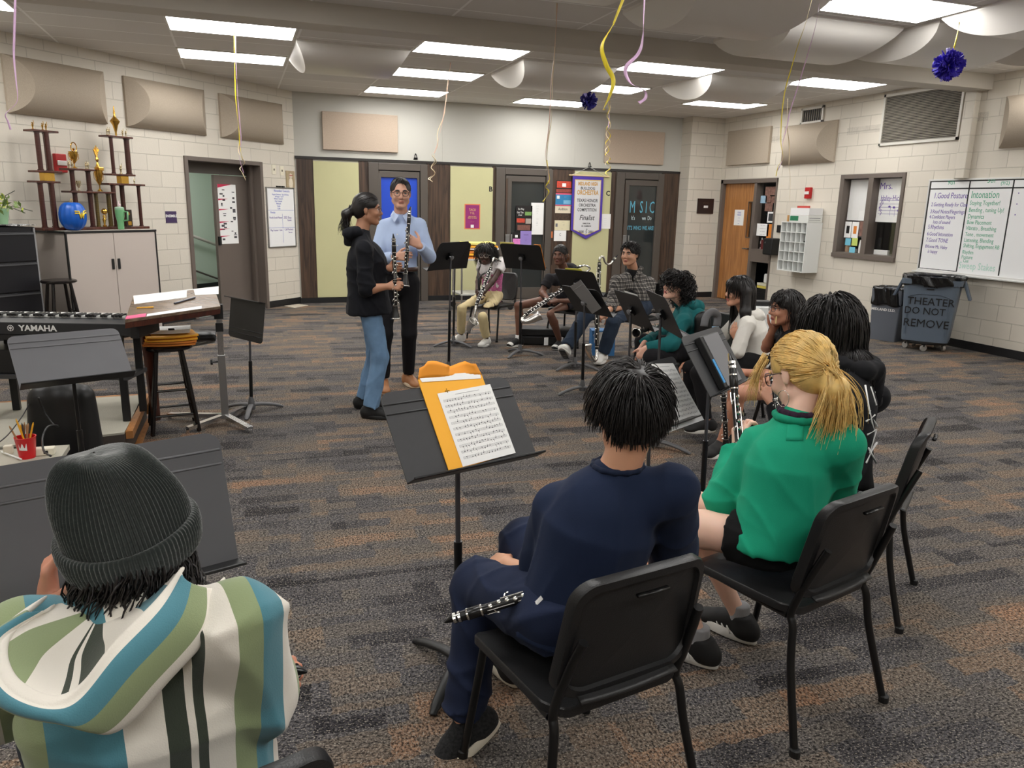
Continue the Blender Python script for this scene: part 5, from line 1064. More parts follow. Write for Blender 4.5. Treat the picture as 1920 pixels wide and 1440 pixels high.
for i,o_,nm,m in((0,O_,'purple_border',mat('pennant_purple',(74,52,160),.6)),(.045,O_+.003,'gold_edge',mat('pennant_gold',(214,186,120),.5)),(.057,O_+.0045,'white_field',mat('pennant_white',(214,214,216),.6))):
 mb,P=pen(i,o_,.003);mb.prism(P,(0,0,.003 if i==0 else .0015));obj(nm,mb,m,t)
mb=WB.mb();mb.tube([(u0-.07,z1+.005,O_),(u1+.11,z1+.0,O_)],.012,10);obj('hanging_pole',mb,mat('pale_pole',(214,190,150),.4),t,smooth=40)
mb=WB.mb();c0_=WB.P(1105,313,.03);mb.tube([(u0-.02,z1+.01,O_),(c0_[0],c0_[1],.035),(u1+.04,z1+.01,O_)],.003,5);obj('cord',mb,m_paper,t)
cu=(u0+u1)/2;H=z1-z0;MP=WB.M(0,0,O_+.0062)
m_pgold=mat('pennant_letter_gold',(196,152,84),.5)
textrows('gold_lettering',[('MIDLAND HIGH',cu,z1-.135,.085,{'sx':.62}),('ORCHESTRA',cu,z1-.285,.11,{'sx':.66})],MP,m_pgold,t,bold=.004)
textrows('black_lettering',[('BULLDOG',cu,z1-.21,.068,{'sx':.9}),('TEXAS HONOR',cu,z1-.42,.078,{'sx':.74}),('ORCHESTRA',cu,z1-.50,.078,{'sx':.74}),('COMPETITION',cu,z1-.58,.078,{'sx':.72}),('Finalist',cu,z1-.715,.13,{'shear':.3,'sx':.8}),('DIRECTOR',cu,z1-.815,.03,{}),('ED. HAMBRICK',cu,z1-.86,.028,{}),('2000      2001',cu,z1-.96,.062,{'sx':.85})],MP,m_blk,t,bold=.0012)
mb=WB.mb();cz=z1-.96;mb.tube([(cu,cz-.07,O_+.0066),(cu+.008,cz+.06,O_+.0066),(cu+.022,cz+.045,O_+.0066),(cu-.012,cz+.01,O_+.0066),(cu+.02,cz-.012,O_+.0066),(cu-.01,cz-.02,O_+.0066)],.003,5);obj('clef_emblem',mb,m_blk,t)
cq=V3(fl(862,552));cyy=11.5
t=thing('wheeled_cart','grey wire cart stacked with envelopes behind girl in pink top','cart',(3.55,cyy,0))
x0,x1,y0,y1=3.2,4.0,11.25,11.75
for x in(x0,x1):
 for y in(y0,y1):
  obj('leg',MB().tube([(x,y,.1),(x,y,.80)],.014,8),m_alum,t,smooth=40);w_=obj('caster',MB().lathe([(.02,-.014),(.045,-.014),(.045,.014),(.02,.014)],(x,y,.0455),(0,1,0),14),m_black,t,smooth=30)
for z in(.25,.78):obj('shelf',MB().b2(x0-.02,x1+.02,y0-.02,y1+.02,z-.012,z+.012),mat('cart_grey',(190,190,184),.4),t,bev=.003)
rr=random.Random(9)
for i,(nm,m,lb)in enumerate((('envelope',m_env2,'brown envelope at bottom of pile on wheeled cart'),('envelope',m_env,'orange envelope in pile on wheeled cart'),('envelope',m_env2,'crumpled brown envelope in pile on wheeled cart'),('paper_stack',m_paper,'white papers on pile on the wheeled cart'),('envelope',m_env,'orange envelope near top of pile on wheeled cart'),('yellow_folder',mat('folder_yellow',(240,226,130),.6),'pale yellow folder topmost on the wheeled cart'))):
 M=Matrix.Translation((3.55+rr.uniform(-.03,.03),11.5,.793+i*.042))@Matrix.Rotation(rr.uniform(-.1,.1),4,'Z');o=slab(M,.5,.34,0,.03,nm,m,curl=.008,seed=i);tag(o,lb,'paper' if nm=='paper_stack' else 'folder' if nm=='yellow_folder' else 'envelope','papers on the wheeled cart')
m_yel=mat('yellow_ribbon',(238,216,60),.35);m_lil=mat('pink_lilac_ribbon',(216,178,214),.35);m_cream=mat('cream_ribbon',(232,214,178),.4);m_pk=mat('peach_ribbon',(226,190,172),.4)
def ribbon_mesh(P,w,twist=0.0,mb=None,ph=0.0):
 mb=mb or MB();P=smoothp([V3(p)for p in P],8);n=len(P);vs=[]
 for i,p in enumerate(P):
  t_=(P[min(i+1,n-1)]-P[max(i-1,0)]).normalized();a=ph+twist*i/n
  s=V3((math.cos(a),math.sin(a),0));s=(s-t_*s.dot(t_)).normalized();q=t_.cross(s)*.0006
  vs+=[p-s*w/2-q,p+s*w/2-q,p+s*w/2+q,p-s*w/2+q]
 fs=[(4*i+j,4*i+(j+1)%4,4*i+4+(j+1)%4,4*i+4+j)for i in range(n-1)for j in range(4)]+[(0,3,2,1),(4*n-4,4*n-3,4*n-2,4*n-1)]
 mb._add(vs,fs);return mb
def ribbon(label,strands):
 top=strands[0][1][0];t=thing('ceiling_streamer',label,'streamer',top,group='ribbon streamers')
 for nm,P,w,m,tw in strands:obj(nm,ribbon_mesh(P,w,tw),m,t,smooth=True)
def RP(Y,*pts_):return[V3(at(x,y,Y))for x,y in pts_]
def curly(P,amp,turns,seed=0):
 P=smoothp(P,10);out=[];n=len(P)
 for i,p in enumerate(P):
  f=i/n;a=turns*2*PI*f+seed;out.append(p+V3((math.cos(a),math.sin(a),0))*amp*min(1,f*3))
 return out
def ceil_at(Y,px):
 d=at(px,60,Y);return V3((d[0],Y,ZC))
def top_of(P):d=(P[0]-P[1]);return[P[0]+d*((ZC-.002-P[0].z)/max(d.z,.01))]+P
P=RP(3.2,(28,20),(26,100),(30,150),(32,190),(11,213),(15,228),(20,243));ribbon('pale pink ribbon streamer at far left edge of photo',[('pink_ribbon',top_of(P),.007,m_lil,3)])
Y=float(fl(439,58,ZC)[1]);P=RP(Y,(439,58),(440,120),(442,185),(448,245));Q=RP(Y,(448,245),(450,275),(455,300),(450,312),(458,322),(455,338))
ribbon('yellow and lilac streamer hanging in front of open doorway',[('yellow_ribbon',P+Q[1:3],.011,m_yel,9),('lilac_ribbon',RP(Y,(441,58),(443,130),(447,200),(452,262),(448,290),(457,325)),.009,m_lil,6),('cream_ribbon',curly(Q,.03,2),.01,m_cream,14)])
Y=float(fl(845,117,ZC)[1]);ribbon('peach streamer with curled end hanging right of the teacher',[('peach_ribbon',RP(Y,(845,117),(841,150),(832,215),(820,270),(814,288)),.011,m_pk,7),('yellow_ribbon',curly(RP(Y,(843,130),(832,210),(817,275),(812,300),(812,325),(808,341)),.022,5),.008,m_cream,10),('cream_curl',curly(RP(Y,(815,290),(813,315),(807,338)),.03,2.5,2),.01,m_cream,10)])
Y=float(fl(1044,6,ZC)[1]);ribbon('long cream and yellow streamer ending in front of middle door',[('yellow_ribbon',RP(Y,(1044,6),(1041,80),(1036,150),(1034,220),(1027,270),(1024,320)),.009,m_cream,8),('peach_ribbon',RP(Y,(1045,6),(1040,90),(1033,160),(1030,230),(1023,290),(1028,320),(1030,345)),.008,m_pk,6),('zigzag_end',RP(Y,(1025,300),(1030,335),(1023,350),(1029,360),(1018,378)),.012,m_yel,9)])
P=RP(3.0,(1166,5),(1150,45),(1129,85),(1136,120),(1150,150),(1143,180),(1132,203),(1135,206));ribbon('broad bright yellow curling streamer in the middle of photo',[('yellow_ribbon',top_of(P),.019,m_yel,5)])
P=RP(3.2,(1208,5),(1205,70),(1197,100),(1173,128),(1182,155),(1208,170),(1210,184),(1198,193));ribbon('broad lilac pink curling streamer right of yellow one',[('lilac_ribbon',top_of(P),.018,m_lil,6)])
Y=float(fl(1143,186,ZC)[1]);ribbon('tightly curled yellow streamer over the right side of pennant',[('yellow_ribbon',curly(RP(Y,(1143,186),(1140,215),(1141,250),(1138,285),(1142,305),(1138,330)),.03,7),.012,m_yel,20),('lilac_ribbon',curly(RP(Y,(1144,190),(1141,240),(1139,290),(1140,322)),.035,5,3),.011,m_cream,20),('peach_ribbon',RP(Y,(1142,186),(1142,225),(1140,240)),.014,m_lil,4)])
P=RP(5.0,(1522,0),(1510,45),(1496,85),(1483,130),(1472,170),(1466,215),(1464,265),(1468,295),(1459,312),(1455,330));ribbon('yellow streamer hanging in front of the right wall door',[('yellow_ribbon',top_of(P),.008,m_yel,5)])
P=RP(5.1,(1537,0),(1530,45),(1515,100),(1500,150),(1481,210),(1476,235),(1466,275),(1467,298),(1458,320));ribbon('lilac streamer crossing in front of right curved panel',[('lilac_ribbon',top_of(P),.008,m_lil,5),('cream_ribbon',RP(5.12,(1477,185),(1476,235),(1480,275),(1479,310)),.007,m_cream,4),('dangling_string',RP(5.12,(1479,310),(1482,340),(1480,380)),.002,m_cream,1)])
def pompom(label,c,R,top,m,seed,strm):
 t=thing('paper_pompom',label,'pom-pom',c,group='purple pom-poms');rr=random.Random(seed);mb=MB();edge=MB();c=V3(c)
 for i in range(170):
  d=V3((rr.gauss(0,1),rr.gauss(0,1),rr.gauss(0,.85))).normalized();e=d.orthogonal().normalized();e.rotate(Quaternion(d,rr.uniform(0,6.28)));n=d.cross(e);L=R*rr.uniform(.8,1.04);w=R*rr.uniform(.13,.2)
  p0=c+d*R*.12;p1=c+d*L*.6;p2=c+d*L
  b=n*R*rr.uniform(-.16,.16)
  tgt=edge if rr.random()<.08 else mb
  tgt._add([p0-e*w*.15,p0+e*w*.15,p1+e*w*.8+b*.4,p1-e*w*.8+b*.4,p2+e*w+b,p2-e*w+b,p1+n*w*.3+b*.4,p2+n*w*.4+b,p2+d*R*.06+e*w*.4+b,p2+d*R*.05-e*w*.5+b],[(0,1,2,6),(0,6,3),(6,2,4,7),(3,6,7,5),(7,4,8),(5,7,9)])
 obj('petals',mb,m,t,sol=.001);obj('pale_petals',edge,mat('pale_lilac_paper',(190,180,235),.6),t,sol=.001)
 obj('hanging_ribbon',ribbon_mesh([V3(top),V3(top).lerp(c,.5)+V3((.01,0,0)),c],.011,5),strm,t,smooth=True)
m_pomb=mat('royal_purple_tissue',(66,48,190),.6);m_pomd=mat('navy_purple_tissue',(44,38,120),.6)
Y=float(fl(1106,150,ZC)[1]);c=at(1104,189,Y);pompom('small dark purple pom-pom hanging above the pennant',c,.115,(float(c[0]),Y,ZC),m_pomd,1,m_cream)
c=at(1779,122,4.6);pompom('large bright purple pom-pom on yellow ribbon at upper right',c,.112,at(1799,42,4.75),m_pomb,2,m_yel)
m_poly=mat('black_polypropylene',(30,30,31),.38,bump=(300,.12));m_tube=mat('black_tube_steel',(16,16,17),.3)
def rrect(w,h,r,n=6):
 P=[]
 for cx,cy,a0 in((w/2-r,h/2-r,0),(-w/2+r,h/2-r,90),(-w/2+r,-h/2+r,180),(w/2-r,-h/2+r,270)):
  for i in range(n):a=math.radians(a0+90*i/(n-1));P.append((cx+r*math.cos(a),cy+r*math.sin(a)))
 return P
def make_chair(seat_mat=None,back_mat=None):
 """sitter looks along +Y"""
 t=thing('band_chair','x','chair',group='black band chairs')
 mb=MB();SW,SD=.45,.43
 def sz(x,y):return .448-.022*(1-min(1,(x/.2)**2))*(1-.4*(y/.2))+(-.03*max(0,(y-.14)/.08)**2)
 out=[(x*(1.0+.0*y)*(1-.28*max(0,-y)),y)for x,y in rrect(SW,SD,.06,7)];n=len(out)
 rings=[]
 for f,dz in((1.0,-.026),(1.0,-.004),(.985,0),(.8,0),(.5,0),(.2,0)):rings.append([(x*f,y*f,(sz(x*f,y*f)+dz)if f<1 or dz>-.01 else sz(x,y)+dz)for x,y in out])
 vs=[p for r_ in rings for p in r_];fs=[(i*n+j,i*n+(j+1)%n,(i+1)*n+(j+1)%n,(i+1)*n+j)for i in range(5)for j in range(n)]+[tuple(range(5*n,6*n)),tuple(range(n-1,-1,-1))]
 mb._add(vs,fs);obj('seat',mb,seat_mat or m_poly,t,smooth=40)
 BW,BHt=.43,.335;zc=.640
 def bp(x,h,d):
  lean=.26;y=-.215-.30*lean*0-(h+BHt/2)*math.tan(lean)*.75-d-.035*(1-(x/.22)**2)+.03
  return(x*(1-.10*(h/BHt+.5)),y,zc+h)
 o_=rrect(BW,BHt,.065,8);n=len(o_);rings=[]
 prof=[(.90,-.004),(.97,-.006),(1.0,.0),(1.0,.022),(.985,.030),(.90,.030),(.88,.018),(.5,.016),(.15,.016)]
 def sc(x,h,f):
  inset=(1-f)*.215;return(x*f,h*(1-(1-f)*.215/.1675)if f>.8 else h*f*.92)
 for f,d in prof:rings.append([bp(*sc(x,h,f),d)for x,h in o_])
 rings.insert(0,[bp(*sc(x,h,.3),-.004)for x,h in o_])
 m_=len(rings);vs=[p for r_ in rings for p in r_];fs=[(i*n+j,i*n+(j+1)%n,(i+1)*n+(j+1)%n,(i+1)*n+j)for i in range(m_-1)for j in range(n)]+[tuple(range(n-1,-1,-1)),tuple(range((m_-1)*n,m_*n))]
 mb=MB();mb._add(vs,fs);b=obj('backrest',mb,back_mat or m_poly,t,smooth=40)
 hs=MB();P=[bp(x,.118,.034)for x in(-.05,0,.05)];hs.tube([V3(P[0]),V3(P[1]),V3(P[2])],.008,8,flat=((0,0,1),.6));obj('handle_slot',hs,m_tube,b,smooth=True)
 lp=MB();lp.grid(lambda u,v:(-.15+.30*u,bp(0,-BHt/2,0)[1]+.0-.035*v,zc-BHt/2+.012-.015*v-.008*math.sin(u*PI)),10,4);obj('lower_lip',lp,back_mat or m_poly,b,smooth=True,sol=.006)
 for s in(-1,1):
  obj('leg',MB().tube(smoothp([V3((s*.225,.235,.004)),V3((s*.205,.18,.30)),V3((s*.195,.16,.415)),V3((s*.19,.12,.425))],5),.0125,10),m_tube,t,smooth=40)
  obj('leg',MB().tube(smoothp([V3((s*.245,-.30,.004)),V3((s*.215,-.235,.25)),V3((s*.20,-.215,.38)),V3((s*.195,-.20,.42)),V3((s*.195,-.225,.50)),V3((s*.185,-.262,.60)),V3((s*.175,-.285,.66))],5),.0125,10,flat=None),m_tube,t,smooth=40)
  obj('side_rail',MB().tube([(s*.195,.16,.418),(s*.198,-.19,.412)],.0115,8),m_tube,t,smooth=40)
  [obj('glide',MB().lathe([(.017,0),(.017,.022),(.013,.026)],(s*x,y,0),n=10),m_black,t)for x,y in((.226,.236),(.246,-.302))]
 obj('cross_bar',MB().tube([(-.195,.12,.41),(.195,.12,.41)],.01,8).tube([(-.197,-.16,.41),(.197,-.16,.41)],.01,8),m_tube,t,smooth=40)
 return t
CH=make_chair();_first=[True]
GREYCH=None
def chair(x,y,h,label,s=.98):
 if _first[0]:c=CH;_first[0]=False
 else:c=dup(CH,(0,0,0),0)
 c.location=(x,y,0);c.rotation_euler=(0,0,math.radians(h-90));c.scale=(s,s,s);c['label']=label;return c
m_desk=mat('black_stand_enamel',(24,24,25),.42);m_deskg=mat('grey_worn_glare_enamel',(98,98,101),.42,var=(5,.12));m_deskm=mat('dark_grey_stand_enamel',(56,56,58),.45,var=(40,.08))  # grey desk enamel is lightened to carry the glare on it
m_cast=mat('grey_cast_iron',(92,92,94),.5)
DW,DH_=.49,.30
class Desk:pass
def stand(c,h,tilt,label,mface=None,mback=None,legs=0.0,base=None,flip=False,poleh=None,W=DW,Hh=DH_,legmat=None,knobm=None):
 """c desk centre, h direction (deg) the desk face looks along, tilt (deg) back from upright"""
 h,tl=math.radians(h),math.radians(tilt)
 f=V3((math.cos(h),math.sin(h),0));up=V3((0,0,1));right=(-f).cross(up);v=up*math.cos(tl)-f*math.sin(tl);nrm=right.cross(v);c=V3(c)
 M=Matrix(((right.x,v.x,nrm.x,c.x),(right.y,v.y,nrm.y,c.y),(right.z,v.z,nrm.z,c.z),(0,0,0,1)))
 b=V3((c.x,c.y,0))if base is None else V3((base[0],base[1],0))
 t=thing('music_stand',label,'music stand',b,group='music stands')
 mf=mface or m_desk
 r=.035;P=[(-W/2,-Hh/2),(W/2,-Hh/2)]+[(W/2-r+r*math.cos(a),Hh/2-r+r*math.sin(a))for a in np.linspace(0,PI/2,5)]+[(-W/2+r-r*math.sin(a),Hh/2-r+r*math.cos(a))for a in np.linspace(0,PI/2,5)]
 mb=MB();mb.M=M;mb.prism([(x,y,0)for x,y in P],(0,0,.003))
 d=obj('desk',mb,mf,t)
 mb=MB();mb.M=M
 for y in(.075,.108):mb.tube([(-W/2+.004,y,.003),(W/2-.004,y,.003)],.0032,6)
 obj('crease',mb,mf,d,smooth=True)
 mb=MB();mb.M=M;mb._add([(-W/2,-Hh/2,0),(W/2,-Hh/2,0),(W/2,-Hh/2-.006,.055),(-W/2,-Hh/2-.006,.055),(-W/2,-Hh/2-.004,0),(W/2,-Hh/2-.004,0),(W/2,-Hh/2-.010,.056),(-W/2,-Hh/2-.010,.056)],[(0,1,2,3),(7,6,5,4),(0,4,5,1),(2,6,7,3),(1,5,6,2),(0,3,7,4)])
 mb.tube([(-W/2,-Hh/2-.006,.056),(W/2,-Hh/2-.006,.056)],.004,6);obj('ledge',mb,mback or m_desk,t)
 hin=c-nrm*.022;mb=MB();mb.M=M;mb.box((0,0,-.012),(.06,.07,.02));mb.tube([(-.03,0,-.025),(.035,0,-.025)],.012,8);obj('hinge',mb,m_tube,t,smooth=35)
 mb=MB();mb.M=M;mb.lathe([(.019,0),(.022,.006),(.022,.016),(.012,.022)],(0,.0,-.03),(0,0,-1),14);obj('knob',mb,knobm or mat('grey_knob',(120,120,122),.4),t,smooth=35)
 pt_=V3((b.x,b.y,hin.z))if base is None else V3((b.x,b.y,max(.2,hin.z-.05)))
 top=hin+V3((0,0,-.01))
 L=top.z;pl=V3((b.x,b.y,0))
 obj('upper_rod',MB().tube([V3((b.x,b.y,.06)).lerp(top,.45),top],.0088,10),mat('dull_steel_rod',(96,96,100),.35,.7)if mface is not m_deskg else m_tube,t,smooth=40)
 obj('pole',MB().tube([V3((b.x,b.y,.045)),V3((b.x,b.y,.06)).lerp(top,.50)],.014,10).tube([V3((b.x,b.y,.06)).lerp(top,.47),V3((b.x,b.y,.06)).lerp(top,.53)],.0145,10),m_tube,t,smooth=40)
 obj('hub',MB().lathe([(.028,.02),(.03,.04),(.022,.09),(.016,.12)],pl,n=14),legmat or m_cast,t,smooth=40)
 for i in range(3):
  a=math.radians(legs+120*i);d_=V3((math.cos(a),math.sin(a),0));pts_=[pl+V3((0,0,.055)),pl+d_*.08+V3((0,0,.052)),pl+d_*.17+V3((0,0,.034)),pl+d_*.235+V3((0,0,.013)),pl+d_*.25+V3((0,0,.004))]
  obj('leg',MB().tube(smoothp(pts_,4),[.022]*4+[.021]*4+[.019]*4+[.014]*4+[.006],10,flat=((0,0,1),.62)),legmat or m_cast,t,smooth=True)
 D=Desk();D.M=M;D.t=t;D.nrm=nrm;D.c=c
 def P_(px,py,off=.004):
  dd=V3(_ray(px,py));o=V3(CAMP);q=o+dd*(((c+nrm*off)-o).dot(nrm)/dd.dot(nrm));l=M.inverted()@q;return(l.x,l.y)
 D.P=P_;return D
m_ink=mat('print_ink',(70,70,74),.8)
def music(D,corners,label,staves=11,off=.005,m=None,seed=0,curl=0,name='sheet_music'):
 """printed sheet lying on the desk: corners TL TR BR BL in desk coordinates"""
 t=thing(name,label,'sheet music',D.M@V3((corners[3][0],corners[3][1],off)),group='sheets on the stands')
 c=[V3((x,y,off))for x,y in corners]
 def Q(u,v,z=0):p=c[3].lerp(c[2],u).lerp(c[0].lerp(c[1],u),v);return V3((p.x,p.y,p.z+z+curl*math.sin(v*PI)*.0+curl*v*v))
 mb=MB();mb.M=D.M;mb.grid(lambda u,v:Q(u,v),4,8);obj('sheet',mb,m or m_paper,t,sol=.0006)
 rr=random.Random(seed);ln=MB();ln.M=D.M;nt=MB();nt.M=D.M
 def bar(mb_,u0,v0,u1,v1):mb_._add([Q(u0,v0,.0008),Q(u1,v0,.0008),Q(u1,v1,.0008),Q(u0,v1,.0008)],[(0,1,2,3)])
 bar(ln,.3,.945,.75,.95)
 for s in range(staves):
  v=.90-.86*s/staves;g=.34/staves
  for k_ in range(5):bar(ln,.06,v-g*k_/4,.95,v-g*k_/4-.0016)
  for k_ in range(5):u=.06+.89*k_/4;bar(ln,u,v-g,u+.002,v)
  for k_ in range(16):
   if rr.random()<.8:
    u=.11+.83*k_/16+rr.random()*.01;y=v-g*rr.random()*1.1;bar(nt,u,y-g*.17,u+.016,y+g*.17);bar(nt,u+.014,y,u+.017,y+g*.9*(1 if rr.random()<.6 else-1))
 obj('staff_lines',ln,mat('staff_ink',(150,150,154),.8),t);obj('notes',nt,m_ink,t);return t
def plate(D,name,corners,off,label,cat,m,th=.001,grp=None):
 mb=MB();mb.M=D.M;mb.prism([(x,y,off)for x,y in corners],(0,0,th));return tag(obj(name,mb,m),label,cat,grp)
m_gren=mat('black_grenadilla',(18,17,18),.28);m_silv=mat('silver_keywork',(214,212,208),.2,1.0);m_reed=mat('cane_reed',(222,196,140),.5)
def clarinet(label,a,b,keys,L=None,group='clarinets',cut=None,mp=True,reed=False,bell=True,r=1.0):
 """a: mouthpiece tip, b: bell end, keys: direction the key side faces"""
 a,b=V3(a),V3(b);d=(b-a).normalized();K=V3(keys);K=(K-d*K.dot(d)).normalized();S=d.cross(K);Ln=(b-a).length
 t=thing('clarinet',label,'clarinet',a.lerp(b,.5),group=group);u=Ln/.66;R=.0135*r
 def p(f,k=0,s=0):return a+d*(f*Ln)+K*k+S*s
 mb=MB();mb.lathe([(R*1.0,.13*Ln),(R*1.18,.14*Ln),(R*1.18,.215*Ln),(R*1.02,.222*Ln),(R*1.0,.23*Ln),(R*1.0,.53*Ln),(R*1.12,.535*Ln),(R*1.12,.56*Ln),(R*1.02,.565*Ln),(R*1.08,.84*Ln)],a,d,16);obj('body',mb,m_gren,t,smooth=35)
 if bell:mb=MB();mb.lathe([(R*1.2,.84*Ln),(R*1.3,.87*Ln),(R*1.6,.92*Ln),(R*2.2,.97*Ln),(R*2.5,.997*Ln),(R*2.4,1.0*Ln),(R*2.0,.985*Ln),(R*1.0,.93*Ln)],a,d,20);bl=obj('bell',mb,m_gren,t,smooth=40)
 if bell:obj('bell_ring',MB().lathe([(R*2.45,.985*Ln),(R*2.62,.99*Ln),(R*2.62,1.0*Ln),(R*2.3,1.002*Ln)],a,d,20,cap=False),m_silv,bl,smooth=True)
 if mp:
  mb=MB();q=[a+d*(.0)-K*R*.75,a+d*(.05*Ln),a+d*(.09*Ln),a+d*(.135*Ln)];mb.tube(q,(R*.2,R*.75,R*1.0,R*1.02),12);m_=obj('mouthpiece',mb,m_gren,t,smooth=40)
  obj('ligature',MB().lathe([(R*1.0,.055*Ln),(R*1.08,.056*Ln),(R*1.08,.072*Ln),(R*1.0,.073*Ln)],a,d,14,cap=False).lathe([(R*1.06,.083*Ln),(R*1.14,.084*Ln),(R*1.14,.098*Ln),(R*1.06,.099*Ln)],a,d,14,cap=False).tube([p(.06,R*1.1),p(.1,R*1.15)],.0025,6),m_silv,m_)
  if reed:mb=MB();mb.prism([p(.005,-R*.9,-.006),p(.005,-R*.9,.006),p(.12,-R*1.05,.006),p(.12,-R*1.05,-.006)],-K*.002);obj('reed',mb,m_reed,m_)
 rings=MB()
 for f in(.138,.218,.535,.56,.842):rings.lathe([(R*1.0,f*Ln-.0025),(R*1.24,f*Ln-.0025),(R*1.24,f*Ln+.0025),(R*1.0,f*Ln+.0025)],a,d,16,cap=False)
 obj('rings',rings,m_silv,t,smooth=40)
 kw=MB();rr=random.Random(int(abs(a.x*1000))%97)
 for f in(.27,.32,.365,.41,.455,.60,.645,.69,.735,.78):kw.lathe([(.0075*u,0),(.008*u,.003*u),(.005*u,.005*u)],p(f,R*.95,rr.uniform(-.004,.004)),K,10)
 for f0,f1,k_,s in((.25,.40,.9,.8),(.33,.50,.8,-.9),(.42,.52,.9,.7),(.58,.80,.9,.85),(.60,.83,.75,-1.0),(.24,.31,-.4,1.05)):kw.tube([p(f0,R*k_,R*s),p(f1,R*k_,R*s)],.0022*u,6)
 for f,k_,s in((.285,.6,1.5),(.35,.7,-1.5),(.44,.7,1.6),(.49,.6,-1.5),(.63,.6,1.6),(.70,.7,-1.6),(.76,.6,1.7),(.80,.6,-1.6),(.82,.5,1.5)):
  kw.tube([p(f,R*k_,R*s*.6),p(f+.012,R*k_*1.2,R*s),p(f+.03,R*k_*1.1,R*s*1.1)],(.0028*u,.004*u,.0028*u),6)
 obj('keywork',kw,m_silv,t,smooth=40);return t
def bass_clarinet(label,top,bot,keys,neck,bellpts,bellr=.06,mpd=None,peg=0):
 top,bot=V3(top),V3(bot);d=(bot-top).normalized();K=V3(keys);K=(K-d*K.dot(d)).normalized();S=d.cross(K);Ln=(bot-top).length;R=.019
 t=thing('bass_clarinet',label,'bass clarinet',top.lerp(bot,.5),group='bass clarinets')
 obj('body',MB().tube([top,top.lerp(bot,.5),bot],(R*.95,R,R*1.05),14),m_gren,t,smooth=40)
 nk=smoothp([V3(p)for p in neck],6);n=obj('neck_pipe',MB().tube(nk,np.linspace(.013,.0095,len(nk)),10),m_silv,t,smooth=True)
 e0,e1=nk[-3],nk[-1];md=(e1-e0).normalized();m_=obj('mouthpiece',MB().tube([e1-md*.01,e1+md*.03,e1+md*.085],(.0125,.013,.004),10),m_gren,n,smooth=40);obj('ligature',MB().lathe([(.013,.012),(.0145,.013),(.0145,.035),(.0125,.036)],e1,md,12,cap=False),m_silv,m_)
 bp_=smoothp([V3(p)for p in bellpts],6);k_=len(bp_);rad=[.016+(bellr-.016)*((i/(k_-1))**2.4)for i in range(k_)]
 bl=obj('bell',MB().tube(bp_,rad,20,caps=False),m_silv,t,smooth=True,sol=.002)
 kw=MB();rr=random.Random(int(abs(top.x*1000))%91)
 def p(f,k=0,s=0):return top+d*(f*Ln)+K*k+S*s
 for i in range(15):f=.07+.87*i/15;kw.lathe([(.008,0),(.009,.004),(.006,.006)],p(f,R*1.0,R*rr.uniform(-.5,.5)),K,12)
 for f0,f1,k1,s in((.05,.45,.9,.9),(.1,.5,.8,-1),(.5,.93,.9,.95),(.55,.95,.8,-1.05),(.3,.7,1.15,.5)):kw.tube([p(f0,R*k1,R*s),p(f1,R*k1,R*s)],.003,6)
 for i in range(10):f=.1+.08*i;s=1 if i%2 else-1;kw.tube([p(f,R*.7,R*s),p(f+.015,R*.9,R*s*1.7),p(f+.035,R*.8,R*s*1.75)],(.0025,.004,.0025),6)
 for f in(.02,.5,.53,.97):kw.lathe([(R*.95,-.004),(R*1.15,-.004),(R*1.15,.004),(R*.95,.004)],p(f),d,14,cap=False)
 obj('keywork',kw,m_silv,t,smooth=40)
 if peg:obj('floor_peg',MB().tube([bot,bot+d*peg],.004,6),m_silv,t)
 return t
chair(.804,1.683,99.8,'black band chair under boy in navy shirt')
chair(1.657,1.913,104.7,'black band chair under blonde person in green sweater')
chair(2.38,2.39,127,'black band chair at right, under person with long black hair')
chair(2.906,8.826,218,'grey-backed band chair under girl with pink lace top')
S1=stand((.647,2.281,.901),286.4,37.9,'music stand in centre foreground holding orange envelope and printed music',m_deskm,legs=235,legmat=m_black)
q=[S1.P(x,y,.006)for x,y in((783,716),(903,705),(866,878),(845,888))]
mb=MB();mb.M=S1.M;H2=DH_/2
ev=[S1.P(783,712,.006),S1.P(903,704,.006),S1.P(957,851,.006),S1.P(842,886,.006)]
t=thing('envelope','large orange envelope with open flap lying on centre music stand','envelope',S1.M@V3((ev[3][0],ev[3][1],.006)))
mb.prism([(x,y,.005)for x,y in(ev[3],ev[2],ev[1],ev[0])],(0,0,.004));obj('pocket',mb,m_env,t,bev=.001)
mb=MB();mb.M=S1.M;e0,e1=V3((*ev[0],.009)),V3((*ev[1],.009))
mb.grid(lambda u,v:(lambda p:(p.x+(.012 if u<.5 else-.02)*v,p.y+.045*v*(1 if .08<u<.92 else .75)+.008*v*math.sin(u*9),p.z+.012*v+.01*math.sin(u*7)*v))(e0.lerp(e1,u)),16,5);f_=obj('flap',mb,mat('envelope_flap',(250,160,40),.6),t,smooth=True,sol=.001)
mb=MB();mb.M=S1.M;mb.prism([(e0.x+.01,e0.y-.012,.0095),(e1.x-.01,e1.y-.012,.0095),(e1.x-.004,e1.y+.012,.0095),(e0.x+.004,e0.y+.012,.0095)],(0,0,.001));obj('paper_edge',mb,m_paper,t)
mb=MB();mb.M=S1.M;cx_=S1.P(838,733,.009);mb.tube([(cx_[0]-.008,cx_[1],.0105),(cx_[0]+.008,cx_[1],.0105)],.002,5);mb.tube([(cx_[0],cx_[1]-.008,.0105),(cx_[0],cx_[1]+.008,.0105)],.0015,5);obj('metal_clasp',mb,mat('brass_clasp',(180,140,60),.3,.9),t)
music(S1,[S1.P(820,738,.011),S1.P(919,720,.011),S1.P(967,849,.011),S1.P(868,875,.011)],'printed white sheet music over orange envelope on centre stand',11,.0105,seed=1)
S3=stand((-.80,4.16,.83),292,44,'worn grey music stand at left below the keyboard',m_deskg,legs=20)
